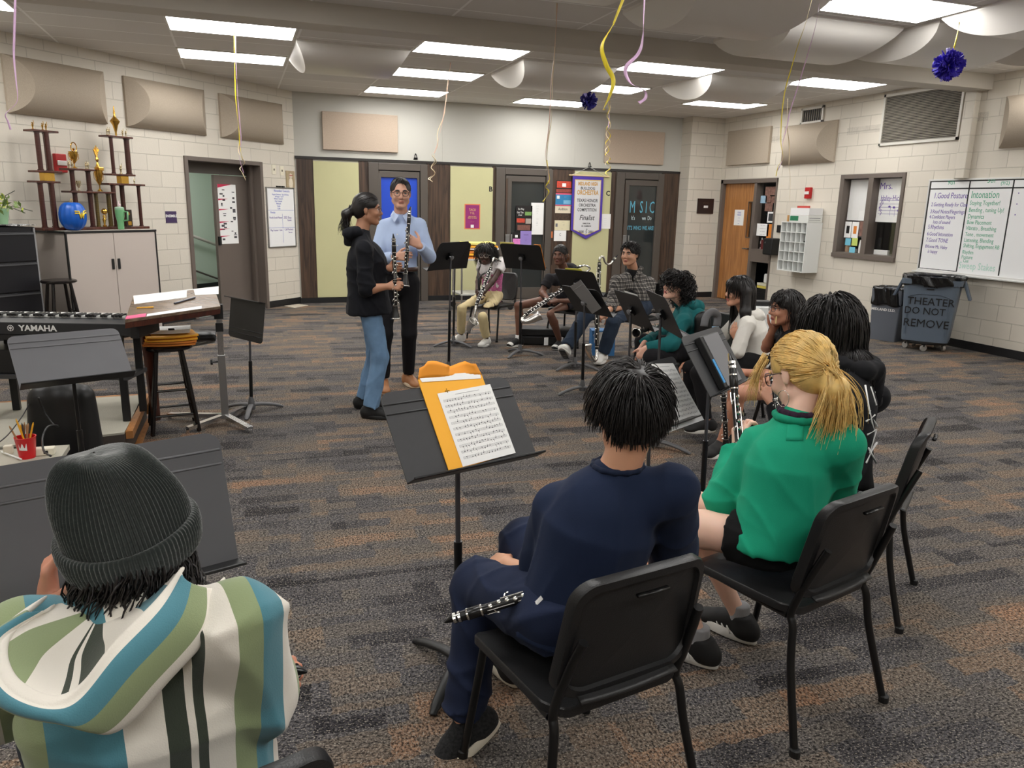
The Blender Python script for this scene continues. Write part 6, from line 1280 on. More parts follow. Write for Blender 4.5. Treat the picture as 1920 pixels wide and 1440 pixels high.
S2=stand((-.30,1.70,.93),289,16,'large worn grey music stand in front of person with beanie',m_deskg,legs=40,W=.52,Hh=.30)
S4=stand((.03,6.02,.715),28.9,172,'small black music stand turned upside down right of conductor desk',legs=20,base=(.03,6.02),knobm=m_chrome)
SA=stand((2.30,8.42,1.03),119,14,'black music stand behind another, in front of girl in pink top',legs=190)
SB=stand((1.86,6.98,1.13),131,30,'tilted black music stand right of the teacher, pole behind orange envelope',legs=200)
SC=stand((2.86,7.70,1.07),41,28,'black music stand with yellow folder between two seated girls',legs=220)
SD_=stand((3.16,6.90,.875),28,36,'black music stand with yellow paper behind the one with folded grey paper',legs=200)
SE=stand((2.80,5.93,.815),16.3,38,'black music stand with folded grey paper hanging over its front',legs=190)
SF=stand((2.82,5.13,.845),355,29,'black music stand in front of plaid shirt person, seen from behind',legs=200)
SG=stand((2.62,4.35,.93),345,28,'narrowly seen black music stand between teal and white hooded students',legs=190)
SH=stand((1.76,2.95,.775),298,22,'music stand with clipped printed pages right of boy in navy',m_deskm,legs=215)
SI=stand((2.12,3.03,.905),305,33,'grey music stand carrying black folder, left of blonde person',m_deskm,legs=200,knobm=m_tube)
plate(SC,'yellow_folder',[(-.25,-.14),(-.17,-.14),(-.17,.155),(-.25,.155)],.006,'tan folder edge sticking out at side of stand between two girls','folder',m_env2,.004)
plate(SC,'yellow_paper',[(.07,.05),(.24,.05),(.24,.165),(.07,.165)],.006,'pale yellow paper peeking above stand between two girls','paper',mat('folder_yellow',(240,226,130),.6),.003)
plate(SA,'yellow_paper',[(-.05,.05),(.14,.05),(.13,.156),(-.04,.158)],.006,'bit of yellow paper above the stand before girl in pink','paper',mat('folder_yellow',(240,226,130),.6),.003)
plate(SD_,'yellow_note',[(-.12,.02),(.1,.02),(.1,.165),(-.10,.17)],.006,'bright yellow paper curling over top of stand by plaid student','paper',mat('bright_yellow_paper',(240,232,90),.6),.003)
plate(SD_,'sheet_edge',[(-.24,-.14),(-.2,-.14),(-.2,.14),(-.24,.12)],.006,'white sheet edge on the stand with yellow paper','paper',m_paper,.003)
pts_=[SE.P(1071,535,-.012),SE.P(1091,522,-.012),SE.P(1130,575,-.012),SE.P(1113,586,-.012)]
mb=MB();mb.M=SE.M;a_,b_,c_,d_=[V3((x,y,-.03))for x,y in pts_]
mb.prism([d_,c_,b_,a_],(0,0,.002));mb.tube([d_+(a_-d_)*.86,c_+(b_-c_)*.86],.002,5);tag(obj('folded_paper',mb,mat('grey_folder_paper',(150,150,150),.6)),'long grey folded paper hanging at angle on black stand','paper')
plate(SE,'white_sheet',[(.19,-.15),(.235,-.15),(.235,.1),(.19,.1)],.006,'white sheet edge on stand with folded grey paper','paper',m_paper,.002)
music(SF,[(-.22,.16),(.02,.165),(.02,-.14),(-.22,-.14)],'white printed music on stand in front of teal hooded student',9,.005,seed=4)
plate(SF,'loose_sheet',[(-.235,-.10),(-.2,-.14),(-.1,-.145),(-.1,.02)],.009,'loose white sheet on the stand near teal hooded student','paper',m_paper,.001)
plate(SG,'white_sheet',[(-.2,-.13),(-.05,-.13),(-.05,.13),(-.2,.13)],.005,'white sheet on narrow stand near white hooded student','paper',m_paper,.001)
music(SH,[SH.P(1221,682,.006),SH.P(1262,681,.006),SH.P(1320,787,.006),SH.P(1262,808,.006)],'white printed music page right of black-haired boy, under clip',12,.006,seed=5)
music(SH,[SH.P(1180,700,.005),SH.P(1222,690,.005),SH.P(1262,808,.005),SH.P(1231,819,.005)],'second printed page beside clipped one, partly behind boy',12,.0045,seed=6)
mb=MB();mb.M=SH.M;a_=SH.P(1252,790,.01);b_=SH.P(1272,806,.01);mb.box((a_[0],a_[1],.014),(.03,.035,.012));mb.tube([(a_[0]-.012,a_[1],.02),(a_[0]-.012,a_[1]+.05,.02),(a_[0]+.012,a_[1]+.05,.02),(a_[0]+.012,a_[1],.02)],.002,5);tag(obj('bulldog_clip',mb,m_silv),'silver bulldog clip holding printed pages on the stand','clip')
t=thing('black_folder','thick black folder with grey cover on stand beside blonde person','folder',SI.M@V3((0,-.14,.01)))
mb=MB();mb.M=SI.M;mb.b2(-.13,.09,-.145,.12,.006,.04);obj('binder',mb,m_black,t,bev=.004)
mb=MB();mb.M=SI.M;mb.b2(-.10,.085,-.14,.115,.0405,.043);obj('cover',mb,mat('grey_cover',(120,120,124),.35),t)
mb=MB();mb.M=SI.M;mb.b2(-.126,-.105,-.12,.0,.0405,.0425);obj('blue_label',mb,mat('label_blue',(60,150,214),.5),t)
def A(*q):return V3([float(v)for v in at(*q)])
def FLR(px,py,z=0.0):return V3([float(v)for v in fl(px,py,z)])
UP=V3((0,0,1))
def azv(d):return V3((math.cos(math.radians(d)),math.sin(math.radians(d)),0))
def ik(a,b,l1,l2,pole):
 d=b-a;L=min(d.length,(l1+l2)*.999);dn=d.normalized();b=a+dn*L
 x=(L*L+l1*l1-l2*l2)/(2*L);h=math.sqrt(max(0,l1*l1-x*x));p=V3(pole);p=p-dn*p.dot(dn)
 p=p.normalized()if p.length>1e-6 else dn.orthogonal().normalized()
 return a+dn*x+p*h,b
m_lip={}
def skin_mats(name,rgb,lip):
 return[mat('skin_'+name,rgb,.48,sub=.08,var=(14,.05)),mat('lips_'+name,lip,.4)]
m_eyew=mat('eye_white',(196,190,184),.2);m_iris=mat('dark_iris',(34,22,16),.15)
class Person:pass
def hand(w,d,n,side,S=1.0,curl=(.4,.45,.5,.55),thumb=.4,spread=.0):
 d=V3(d).normalized();n=V3(n);n=(n-d*n.dot(d)).normalized();t=d.cross(n)*(1 if side=='R' else-1);pr=[]
 kn=[w+d*a*S+t*b*S for a,b in((.088,.029),(.092,.0095),(.088,-.0105),(.079,-.0295))]
 for i,k_ in enumerate(kn):pr.append(cap(w+d*.012*S+t*(.012-.008*i)*S,k_,.0155*S,.0115*S,k=.012))
 pr.append(cap(w+d*.03*S+t*.016*S,w+d*.055*S+t*.022*S,.017*S,.014*S,k=.012))
 for i,(k_,L)in enumerate(zip(kn,(.074,.082,.076,.060))):
  c=curl[i];a=.12*c;p=k_-n*.002*S;dd=d+t*(spread*(1.5-i));dd.normalize();r=(.0090,.0092,.0088,.0078)[i]*S
  for f,ang in((.45,62),(.31,88),(.24,58)):
   a+=math.radians(ang)*c;q=p+(dd*math.cos(a)+n*math.sin(a))*L*f*S;pr.append(cap(p,q,r,r*.9,k=.0035));p=q;r*=.9
 b=w+d*.026*S+t*.024*S;td=(d*.62+t*.75+n*(.25+.5*thumb)).normalized();q=b+td*.046*S;pr.append(cap(b,q,.0135*S,.0105*S,k=.008))
 td2=(td*.75+d*.35+n*.35*thumb-t*.25*thumb).normalized();q2=q+td2*.033*S;pr.append(cap(q,q2,.0105*S,.0095*S,k=.004));q3=q2+(td2*.8-t*.3*thumb+n*.2*thumb).normalized()*.024*S;pr.append(cap(q2,q3,.0095*S,.008*S,k=.004))
 return pr
def headframe(c,az,pitch=0,roll=0):
 F=azv(az)*math.cos(math.radians(pitch))+UP*math.sin(math.radians(pitch));L=UP.cross(azv(az));U=F.cross(L)
 if roll:q=Quaternion(F,math.radians(roll));L=q@L;U=q@U
 return Matrix(((F.x,L.x,U.x,c[0]),(F.y,L.y,U.y,c[1]),(F.z,L.z,U.z,c[2]),(0,0,0,1)))
def headprims(H,S,wide=1.0,jaw=1.0,nose=1.0,chin=1.0):
 def P(f,l,u):return H@V3((f*S,l*S*wide,u*S))
 ax=[H.col[0].to_3d(),H.col[1].to_3d(),H.col[2].to_3d()]
 def E(c,r,**k):return ell(P(*c),[r[0]*S,r[1]*S*wide,r[2]*S],ax,**k)
 def C(a,b,ra,rb,**k):return cap(P(*a),P(*b),ra*S,rb*S,**k)
 pr=[E((-.014,0,.032),(.096,.075,.084),k=.02),E((.03,0,-.028),(.062,.064*jaw,.078),k=.03),C((.0,.050*jaw,-.062),(.058,.020,-.098),.021,.019,k=.02),C((.0,-.050*jaw,-.062),(.058,-.020,-.098),.021,.019,k=.02),E((.068,0,-.098),(.022*chin,.024,.019),k=.018)]
 pr+=[C((.074,.030,.022),(.083,.012,.020),.011,.010,k=.012),C((.074,-.030,.022),(.083,-.012,.020),.011,.010,k=.012),E((.066,.036,-.032),(.022,.024,.02),k=.016),E((.066,-.036,-.032),(.022,.024,.02),k=.016)]
 pr+=[ell(P(.094,.031,.001),[.013*S,.017*S,.010*S],ax,k=.008,op='-'),ell(P(.094,-.031,.001),[.013*S,.017*S,.010*S],ax,k=.008,op='-')]
 pr+=[C((.086,0,.010),(.108*nose+.0,0,-.030),.0075,.0115*nose,k=.010),C((.094,.011,-.037),(.094,-.011,-.037),.0088,.0088,k=.006)]
 pr+=[C((.088,.016,-.0625),(.0925,-.0,-.0605),.0058,.0066,k=.004),C((.088,-.016,-.0625),(.0925,.0,-.0605),.0058,.0066,k=.004),C((.086,.013,-.072),(.086,-.013,-.072),.0075,.0075,k=.004)]
 for s in(1,-1):pr+=[E((-.012,s*.077,-.008),(.017,.007,.030),k=.006),C((-.004,s*.074,-.025),(.0,s*.071,-.036),.006,.005,k=.006)]
 return pr,P
def face_parts(t,H,S,wide,brow_m,eyes=True,look=(0,0),brow=.0042):
 def P(f,l,u):return H@V3((f*S,l*S*wide,u*S))
 for s in(1,-1):
  mb=MB();c=P(.0735,s*.031,.0005);mb.ball(c,.0118*S,14,10);F=(H.col[0].to_3d()+H.col[1].to_3d()*look[0]+H.col[2].to_3d()*look[1]).normalized();mb.cur=1;mb.ball(c+F*.0074*S,.0058*S,10,7);obj('eye',mb,[m_eyew,m_iris],t,smooth=True)
  mb=MB();mb.tube([P(.091,s*.013,.020),P(.0925,s*.026,.0245),P(.086,s*.040,.023),P(.076,s*.049,.016)],(brow*S*.9,brow*S*1.1,brow*S,brow*S*.4),6,flat=(H.col[0].to_3d(),.55));obj('eyebrow',mb,brow_m,t,smooth=True)
  mb=MB();mb.tube([P(.0875,s*.0165,.0035),P(.0915,s*.026,.0085),P(.0895,s*.037,.0075),P(.083,s*.0455,.002)],.0016*S,5);obj('eyelid',mb,brow_m,t,smooth=True)
def glasses(t,H,S,wide,m,r=(.024,.019),sq=2.6,th=.0018,up=.0,name='glasses'):
 def P(f,l,u):return H@V3((f*S,l*S*wide,u*S))
 g=MB()
 for s in(1,-1):
  loop=[]
  for i in range(25):
   a=2*PI*i/24;c,n=math.cos(a),math.sin(a);e=2/sq
   loop.append(P(.103-.010*abs(c)*(1 if c*1>0 else 0),s*(.033+r[0]*math.copysign(abs(c)**e,c)),up+.0+r[1]*math.copysign(abs(n)**e,n)))
  g.tube(loop,th*S,6,caps=False)
  g.tube([P(.094,s*.057,up+.008),P(.06,s*.0795,up+.008),P(.0,s*.0815,up+.004),P(-.018,s*.081,-.012)],th*S,6)
 g.tube([P(.103,.010,up+.004),P(.107,0,up+.007),P(.103,-.010,up+.004)],th*S,6)
 o=obj(name,g,m,t,smooth=True);return o
def strands_mesh(paths,r0,tip=.25,seed=0):
 n,m,_=paths.shape;T=np.gradient(paths,axis=1);T/=np.linalg.norm(T,axis=2,keepdims=True)+1e-9
 ref=np.array([.31,.52,.79]);Uv=np.cross(T,ref);Uv/=np.linalg.norm(Uv,axis=2,keepdims=True)+1e-9;W=np.cross(T,Uv)
 rs=np.random.RandomState(seed);rad=r0*(.7+.6*rs.rand(n))[:,None]*(np.linspace(1,tip,m)[None,:])
 rings=[paths+(Uv*math.cos(a)+W*math.sin(a))*rad[...,None]for a in(0,2*PI/3,4*PI/3)]
 V=np.stack(rings,2).reshape(-1,3);idx=np.arange(n*m*3).reshape(n,m,3);F=[]
 for j in range(3):F.append(np.stack([idx[:,:-1,j],idx[:,:-1,(j+1)%3],idx[:,1:,(j+1)%3],idx[:,1:,j]],-1).reshape(-1,4))
 return V,np.concatenate(F)
def grow(H,S,roots,dirs,length,steps=12,grav=.6,rad=(.102,.083,.092),cen=(-.012,0,.032),curl=(0,0),layer=.05,jit=.15,seed=0,wide=1.0,stiff=.75,bodies=(),windv=None,stick=0):
 """roots/dirs in head units; strands run over the skull ellipsoid then fall; returns world paths"""
 rs=np.random.RandomState(seed);n=len(roots);R=np.array([[H[i][j]for j in range(3)]for i in range(3)]);c=np.array([H[i][3]for i in range(3)])
 g=R.T@np.array([0,0,-1.0]);P=roots.copy();D=dirs/np.linalg.norm(dirs,axis=1,keepdims=True);lay=1+layer*rs.rand(n,1);rad=np.array(rad);cen=np.array(cen)
 ln=length*(.75+.4*rs.rand(n,1))if np.isscalar(length)else length[:,None]*(.85+.25*rs.rand(n,1));out=[P.copy()];ph=rs.rand(n)*6.28;ax1=rs.randn(n,3);st=ln/steps
 for i in range(steps):
  D=D*stiff+g*grav*(1-stiff)*2+rs.randn(n,3)*jit*.3;
  if windv is not None:D=D+np.array(windv)
  D/=np.linalg.norm(D,axis=1,keepdims=True);P=P+D*st
  q=(P-cen)/rad;l=np.linalg.norm(q,axis=1,keepdims=True);ins=(l<lay)|(i<stick);Pn=cen+q/l*lay*rad;P2=np.where(ins,Pn,P);D=np.where(ins,(P2-out[-1]),D);D/=np.linalg.norm(D,axis=1,keepdims=True)+1e-9;P=P2
  o=P.copy()
  if curl[0]:
   e1=np.cross(D,ax1);e1/=np.linalg.norm(e1,axis=1,keepdims=True)+1e-9;e2=np.cross(D,e1);a=ph+curl[1]*i;amp=curl[0]*min(1,i/2.5);o=P+(e1*np.cos(a)[:,None]+e2*np.sin(a)[:,None])*amp
  out.append(o)
  for bc,br in bodies:
   w=P*S@R.T+c;dv=w-np.array(bc);dl=np.linalg.norm(dv,axis=1,keepdims=True);w=np.where(dl<br,np.array(bc)+dv/dl*br,w);P=(w-c)@R/S
 X=np.stack(out,1);X[...,1]*=wide
 return(X*S)@R.T+c
def scalp_roots(n,ok,seed=0,rad=(.100,.081,.090),cen=(-.012,0,.032)):
 rs=np.random.RandomState(seed);out=[]
 while len(out)<n:
  v=rs.randn(400,3);v/=np.linalg.norm(v,axis=1,keepdims=True)
  for q in v:
   if ok(*q):out.append(q)
 v=np.array(out[:n]);return v,v*np.array(rad)+np.array(cen)
def flow_from(v,pt):
 """direction tangent to the skull running away from pt"""
 pt=np.array(pt);d=v-pt;d=d-v*(d*v).sum(1,keepdims=True);return d/(np.linalg.norm(d,axis=1,keepdims=True)+1e-6)
def hair_ok(f,l,u):return u>-.62 and not(f>.30 and u<.42)and not(f>-.15 and u<-.18 and abs(l)>.3)and not(f>.1 and u<.15)
def hair_ok2(f,l,u):return hair_ok(f,l,u)and not(f>.18 and u<.62)
def scalp_cap(H,S,wide=1.0,grow_=.004,low=-.05):
 ax=[H.col[0].to_3d(),H.col[1].to_3d(),H.col[2].to_3d()]
 def P(f,l,u):return H@V3((f*S,l*S*wide,u*S))
 return[ell(P(-.014,0,.034),[(.098+grow_)*S,(.079+grow_)*S*wide,(.088+grow_)*S],ax),ell(P(-.055,0,-.01),[.058*S,(.070+grow_)*S*wide,.075*S],ax,k=.02),ell(P(.125,0,-.030),[.085*S,.105*S,.088*S],ax,op='-',k=.012),ell(P(.045,.085*1,-.05),[.06*S,.05*S,.06*S],ax,op='-',k=.012),ell(P(.045,-.085,-.05),[.06*S,.05*S,.06*S],ax,op='-',k=.012)]
def hair_mat(name,rgb,rough=.42,lo=.62,hi=1.5,sc=70.0):
 k=NT(name);c=lin(rgb);oi=k.n('ShaderNodeNewGeometry');tc=k.n('ShaderNodeTexCoord');nz=k.n('ShaderNodeTexNoise',Scale=sc,Detail=2.0);k.l(tc.outputs['Object'],nz.inputs['Vector'])
 rp=k.n('ShaderNodeValToRGB');rp.color_ramp.elements[0].position=.3;rp.color_ramp.elements[1].position=.75;rp.color_ramp.elements[0].color=tuple(v*lo for v in c[:3])+(1,);rp.color_ramp.elements[1].color=tuple(min(1,v*hi)for v in c[:3])+(1,)
 k.l(nz.outputs['Fac'],rp.inputs['Fac']);k.l(rp.outputs['Color'],k.b.inputs['Base Color']);k.b.inputs['Roughness'].default_value=rough;return k.m
def cloth_mat(name,rgb,rough=.85,weave=600,bump=.25,var=.06,vs=9):
 k=NT(name);c=lin(rgb);tc=k.n('ShaderNodeTexCoord');nz=k.n('ShaderNodeTexNoise',Scale=float(vs),Detail=3.0);k.l(tc.outputs['Object'],nz.inputs['Vector'])
 mx=k.n('ShaderNodeMixRGB');mx.inputs['Color1'].default_value=tuple(v*(1-var*1.5)for v in c[:3])+(1,);mx.inputs['Color2'].default_value=tuple(min(1,v*(1+var*1.5))for v in c[:3])+(1,);k.l(nz.outputs['Fac'],mx.inputs['Fac']);k.l(mx.outputs[0],k.b.inputs['Base Color'])
 n2=k.n('ShaderNodeTexNoise',Scale=float(weave),Detail=2.0);k.l(tc.outputs['Object'],n2.inputs['Vector']);bp=k.n('ShaderNodeBump',Strength=bump,Distance=.002);k.l(n2.outputs['Fac'],bp.inputs['Height']);k.l(bp.outputs['Normal'],k.b.inputs['Normal'])
 k.b.inputs['Roughness'].default_value=rough;k.b.inputs['Sheen Weight'].default_value=.03;k.b.inputs['Specular IOR Level'].default_value=.15;return k.m
def pose(pel,az,S,lean=0,side=0,sw=.185,hw=.09,tlen=1.0,twist=0):
 J=Person();J.S=S;J.az=az;J.fw=azv(az);J.lf=UP.cross(J.fw);J.pel=V3(pel)
 l=math.radians(lean);s=math.radians(side);J.up=(UP*math.cos(l)+J.fw*math.sin(l)+J.lf*math.sin(s)).normalized();T=S*tlen
 J.chest=J.pel+J.up*.31*T;J.neck=J.pel+J.up*.54*T;J.tlf=UP.cross(azv(az+twist));J.tfw=azv(az+twist)
 J.sL=J.pel+J.up*.485*T+J.tlf*sw*S;J.sR=J.pel+J.up*.485*T-J.tlf*sw*S
 J.hL=J.pel+J.lf*hw*S;J.hR=J.pel-J.lf*hw*S;J.head=J.neck+J.up*.15*S+J.fw*.035*S;return J
def arms(J,wL,wR,pL=None,pR=None,l1=.285,l2=.25):
 dn=-UP*.8;J.eL,J.wL=ik(J.sL,V3(wL),l1*J.S,l2*J.S,pL if pL is not None else dn+J.tlf*.5-J.tfw*.3);J.eR,J.wR=ik(J.sR,V3(wR),l1*J.S,l2*J.S,pR if pR is not None else dn-J.tlf*.5-J.tfw*.3)
def legs(J,aL,aR,pL=None,pR=None,l1=.43,l2=.41):
 J.kL,J.aL=ik(J.hL,V3(aL),l1*J.S,l2*J.S,pL if pL is not None else UP*.6+J.fw+J.lf*.1);J.kR,J.aR=ik(J.hR,V3(aR),l1*J.S,l2*J.S,pR if pR is not None else UP*.6+J.fw-J.lf*.1)
def body(t,J,H,mats,hands,vox=.0062,wide=1.0,jaw=1.0,nose=1.0,fem=False,seat=None,headk=None):
 S=J.S;pr=[cap(J.pel,J.chest,.105*S,.115*S,sq=(J.fw,.72)),cap(J.chest,J.neck-J.up*.06*S,.115*S,.07*S,sq=(J.fw,.75),k=.03),cap(J.neck-J.up*.045*S,J.sL-J.up*.01,.04*S,.04*S,k=.03),cap(J.neck-J.up*.045*S,J.sR-J.up*.01,.04*S,.04*S,k=.03)]
 for h,k_,a in((J.hL,J.kL,J.aL),(J.hR,J.kR,J.aR)):
  pr+=[cap(h,h.lerp(k_,.5),.073*S,.066*S,k=.03),cap(h.lerp(k_,.5),k_,.066*S,.049*S,k=.02)]
 if seat:pr.append(half((0,0,seat),(0,0,-1),.02))
 for h,k_,a in((J.hL,J.kL,J.aL),(J.hR,J.kR,J.aR)):
  back=(h-k_).normalized();m_=k_.lerp(a,.3)+back*.012*S
  pr+=[cap(k_,m_,.046*S,.050*S,k=.02),cap(m_,a,.050*S,.030*S,k=.02),cap(a,a-UP*.045*S,.032*S,.034*S,k=.015)]
 for s,e,w in((J.sL,J.eL,J.wL),(J.sR,J.eR,J.wR)):
  f=e.lerp(w,.3);pr+=[cap(s,e,.045*S,.036*S,k=.02),cap(e,f,.036*S,.0385*S,k=.015),cap(f,w,.0385*S,.024*S,k=.015)]
 nb=H@V3((-.022*S,0,-.07*S));pr+=[cap(J.neck-J.up*.03*S,nb,.056*S,.052*S,k=.03)]
 hp,P=headprims(H,S*(headk or 1),wide,jaw,nose);
 V1,F1=blob(pr+hp+hands,vox,.012,smooth=1)
 Hi=np.array(H.inverted());c=V1[F1].mean(1);q=(c@Hi[:3,:3].T+Hi[:3,3])/S/(headk or 1);mi=((q[:,0]>.081)&(abs(q[:,1])<.0205*wide)&(q[:,2]>-.0775)&(q[:,2]<-.0575)).astype(int)
 return obj('body',(V1,F1,mi),mats,t,smooth=True)
def top_prims(J,w=1.0,sl=(.95,.95),slr=(.058,.05,.042),hem=.09,dep=.74,seat=None,loose=0.0,neckr=.066,belly=0.0,nk=.0,bust=0):
 """garment for the upper body; sl: how far each sleeve reaches (0..2: upper arm, forearm)"""
 S=J.S;wa,wc=(.140*w+loose*.5)*S,(.150*w+loose*.4)*S;pr=[cap(J.pel-J.up*(hem-.02)*S,J.pel.lerp(J.chest,.5),(.150*w+loose)*S,wa,sq=(J.fw,dep)),cap(J.pel.lerp(J.chest,.5),J.chest,wa,wc,sq=(J.tfw,dep),k=.04)]
 if belly:pr.append(ell(J.pel+J.up*.12*S+J.fw*.06*S,[.13*S,.14*S,.12*S],k=.05))
 pr.append(half(J.pel-J.up*hem*S,-J.up,.01))
 if seat:pr.append(half((0,0,seat),(0,0,-1),.01))
 pr+=[cap(J.chest,J.neck-J.up*.085*S,wc,.09*S,sq=(J.tfw,dep),k=.04),cap(J.sL.lerp(J.sR,.16)-J.up*.025*S,J.sR.lerp(J.sL,.16)-J.up*.025*S,.070*S,k=.035),cap(J.neck-J.up*.025*S,J.sL-J.up*.01*S,neckr*.86*S,.050*S,k=.03),cap(J.neck-J.up*.025*S,J.sR-J.up*.01*S,neckr*.86*S,.050*S,k=.03)]
 if bust:
  for s in(1,-1):pr.append(ell(J.chest+J.tlf*s*.065*S+J.tfw*.085*S+J.up*.02*S,[.06*S*bust]*3,k=.04))
 pr.append(cap(J.neck-J.up*.05*S,J.neck+J.up*(.012+nk)*S+J.fw*.004,neckr*S,neckr*.9*S,c1=True,k=.02))
 for(s,e,w_),f in(((J.sL,J.eL,J.wL),sl[0]),((J.sR,J.eR,J.wR),sl[1])):
  if f<=1:pr.append(cap(s,s.lerp(e,f),slr[0]*S,slr[1]*1.08*S,c1=True,k=.025))
  else:pr+=[cap(s,e,slr[0]*S,slr[1]*S,k=.025),cap(e,e.lerp(w_,f-1),slr[1]*S,slr[2]*S,c1=True,k=.02)]
 return pr
def bottom_prims(J,w=1.0,lf=2.0,thr=.083,knr=.062,anr=.048,seat=None,ends=(1,1),hipw=1.0):
 S=J.S;ax=[J.lf,J.fw,UP];pr=[ell(J.pel+UP*.0,[.158*S*w*hipw,.125*S*w,.135*S],ax,k=.04)]
 L=((J.hL,J.kL,J.aL),(J.hR,J.kR,J.aR))
 for h,k_,a in L:
  if lf<=1:pr.append(cap(h,h.lerp(k_,lf),thr*S,(thr+(knr-thr)*lf*.4)*S,c1=True,k=.03))
  else:pr.append(cap(h,k_,thr*S,knr*S,k=.03))
 if seat:pr.append(half((0,0,seat),(0,0,-1),.02))
 if lf>1:
  for h,k_,a in L:pr.append(cap(k_,k_.lerp(a,lf-1),knr*S,anr*S,c1=True,k=.025))
 return pr
def shoe(t,a,d,S,m_up,m_sole,m_lace=None,up=UP,stripes=None,tall=0,toe=None,treads=False,sole_h=.022):
 d=V3(d);up=V3(up).normalized();d=(d-up*d.dot(up)).normalized();l=up.cross(d);a=V3(a)
 M=Matrix(((d.x*S,l.x*S,up.x*S,a.x),(d.y*S,l.y*S,up.y*S,a.y),(d.z*S,l.z*S,up.z*S,a.z),(0,0,0,1)))@Matrix.Translation((0,0,-.085))
 pr=[ell((-.045,0,.045),(.047,.037,.05),k=.02),ell((.035,0,.042),(.10,.040,.042),k=.03),ell((.125,0,.030),(.062,.045,.032),k=.03),cap((-.025,0,.05),(-.018,0,.098+tall),.040,.037,c1=True,k=.025),cap((.0,0,.085),(.075,0,.058),.028,.026,k=.03),half((0,0,.012),(0,0,-1),.004)]
 V,F=blob(pr,.006,.02);V=np.array([tuple(M@V3(p))for p in V]);g=obj('shoe',(V,F),m_up,t,smooth=True)
 out=[(.188*math.cos(x)*.5+.049+.0,.047*math.sin(x)*(1+.16*math.cos(x))*(1 if abs(math.cos(x))<.98 else 1))for x in np.linspace(0,2*PI,30)[:-1]];out=[(x*1.42-.02,y)for x,y in out]
 mb=MB();mb.M=M;n=len(out);rings=[[(x*.97,y*.92,.0)for x,y in out],[(x,y,.004)for x,y in out],[(x*1.0,y*1.0,sole_h)for x,y in out],[(x*.97,y*.93,sole_h+.006)for x,y in out]]
 for r_ in rings:
  for i,(x,y,z)in enumerate(r_):r_[i]=(x,y,z+max(0,(x-.12))*.16+(max(0,-x-.05)*.05))
 mb._add([p for r_ in rings for p in r_],[(i*n+j,i*n+(j+1)%n,(i+1)*n+(j+1)%n,(i+1)*n+j)for i in range(3)for j in range(n)]+[tuple(range(n-1,-1,-1)),tuple(range(3*n,4*n))]);s_=obj('sole',mb,m_sole,g,smooth=40)
 if treads:
  mb=MB();mb.M=M
  for i in range(7):x=-.07+.035*i;mb.b2(x,x+.012,-.03,.03,-.004,.002)
  obj('treads',mb,m_black,s_)
 if m_lace:
  mb=MB();mb.M=M
  for i in range(5):x=.03+.017*i;z=.094-.011*i;mb.tube([(x,-.024,z-.012),(x+.004,0,z),(x,.024,z-.012)],.0032,5)
  obj('laces',mb,m_lace,g,smooth=True)
 if stripes:
  mb=MB();mb.M=M
  for s in(1,-1):
   for i in range(3):x=.02+.024*i;mb.tube([(x-.012,s*.0425,.024),(x+.004,s*.040,.045),(x+.014,s*.034,.062)],.0045,6,flat=((0,1,0),.5))
  obj('stripes',mb,stripes,g,smooth=True)
 if toe:
  mb=MB();mb.M=M;mb.ball((.13,0,.033),(.052,.0455,.0335),16,10);obj('toe_panel',mb,toe,g,smooth=True)
 return g
def person(label,loc):return thing('person',label,'person',loc,group=None)
def hair_obj(t,meshes,m,name='hair'):
 V,F=[],[];o=0
 for v,f in meshes:V.append(np.asarray(v));F.append(np.asarray(f)+o);o+=len(v)
 return obj(name,(np.concatenate(V),np.concatenate(F)),m,t,smooth=True)
m_hblack=hair_mat('black_hair',(24,19,18));m_hbrown=hair_mat('dark_brown_hair',(38,28,23));m_hblonde=hair_mat('blonde_hair',(226,190,116),.38,.8,1.25,30.0);m_hgrey=hair_mat('dark_grey_short_hair',(44,40,39),.5)
m_shoeb=mat('black_shoe_knit',(20,20,21),.7);m_shoew=mat('white_shoe_leather',(230,228,222),.5);m_solew=mat('white_rubber',(228,226,220),.55)
CF,CR=azv(70.2),azv(-19.8)
ST=.443
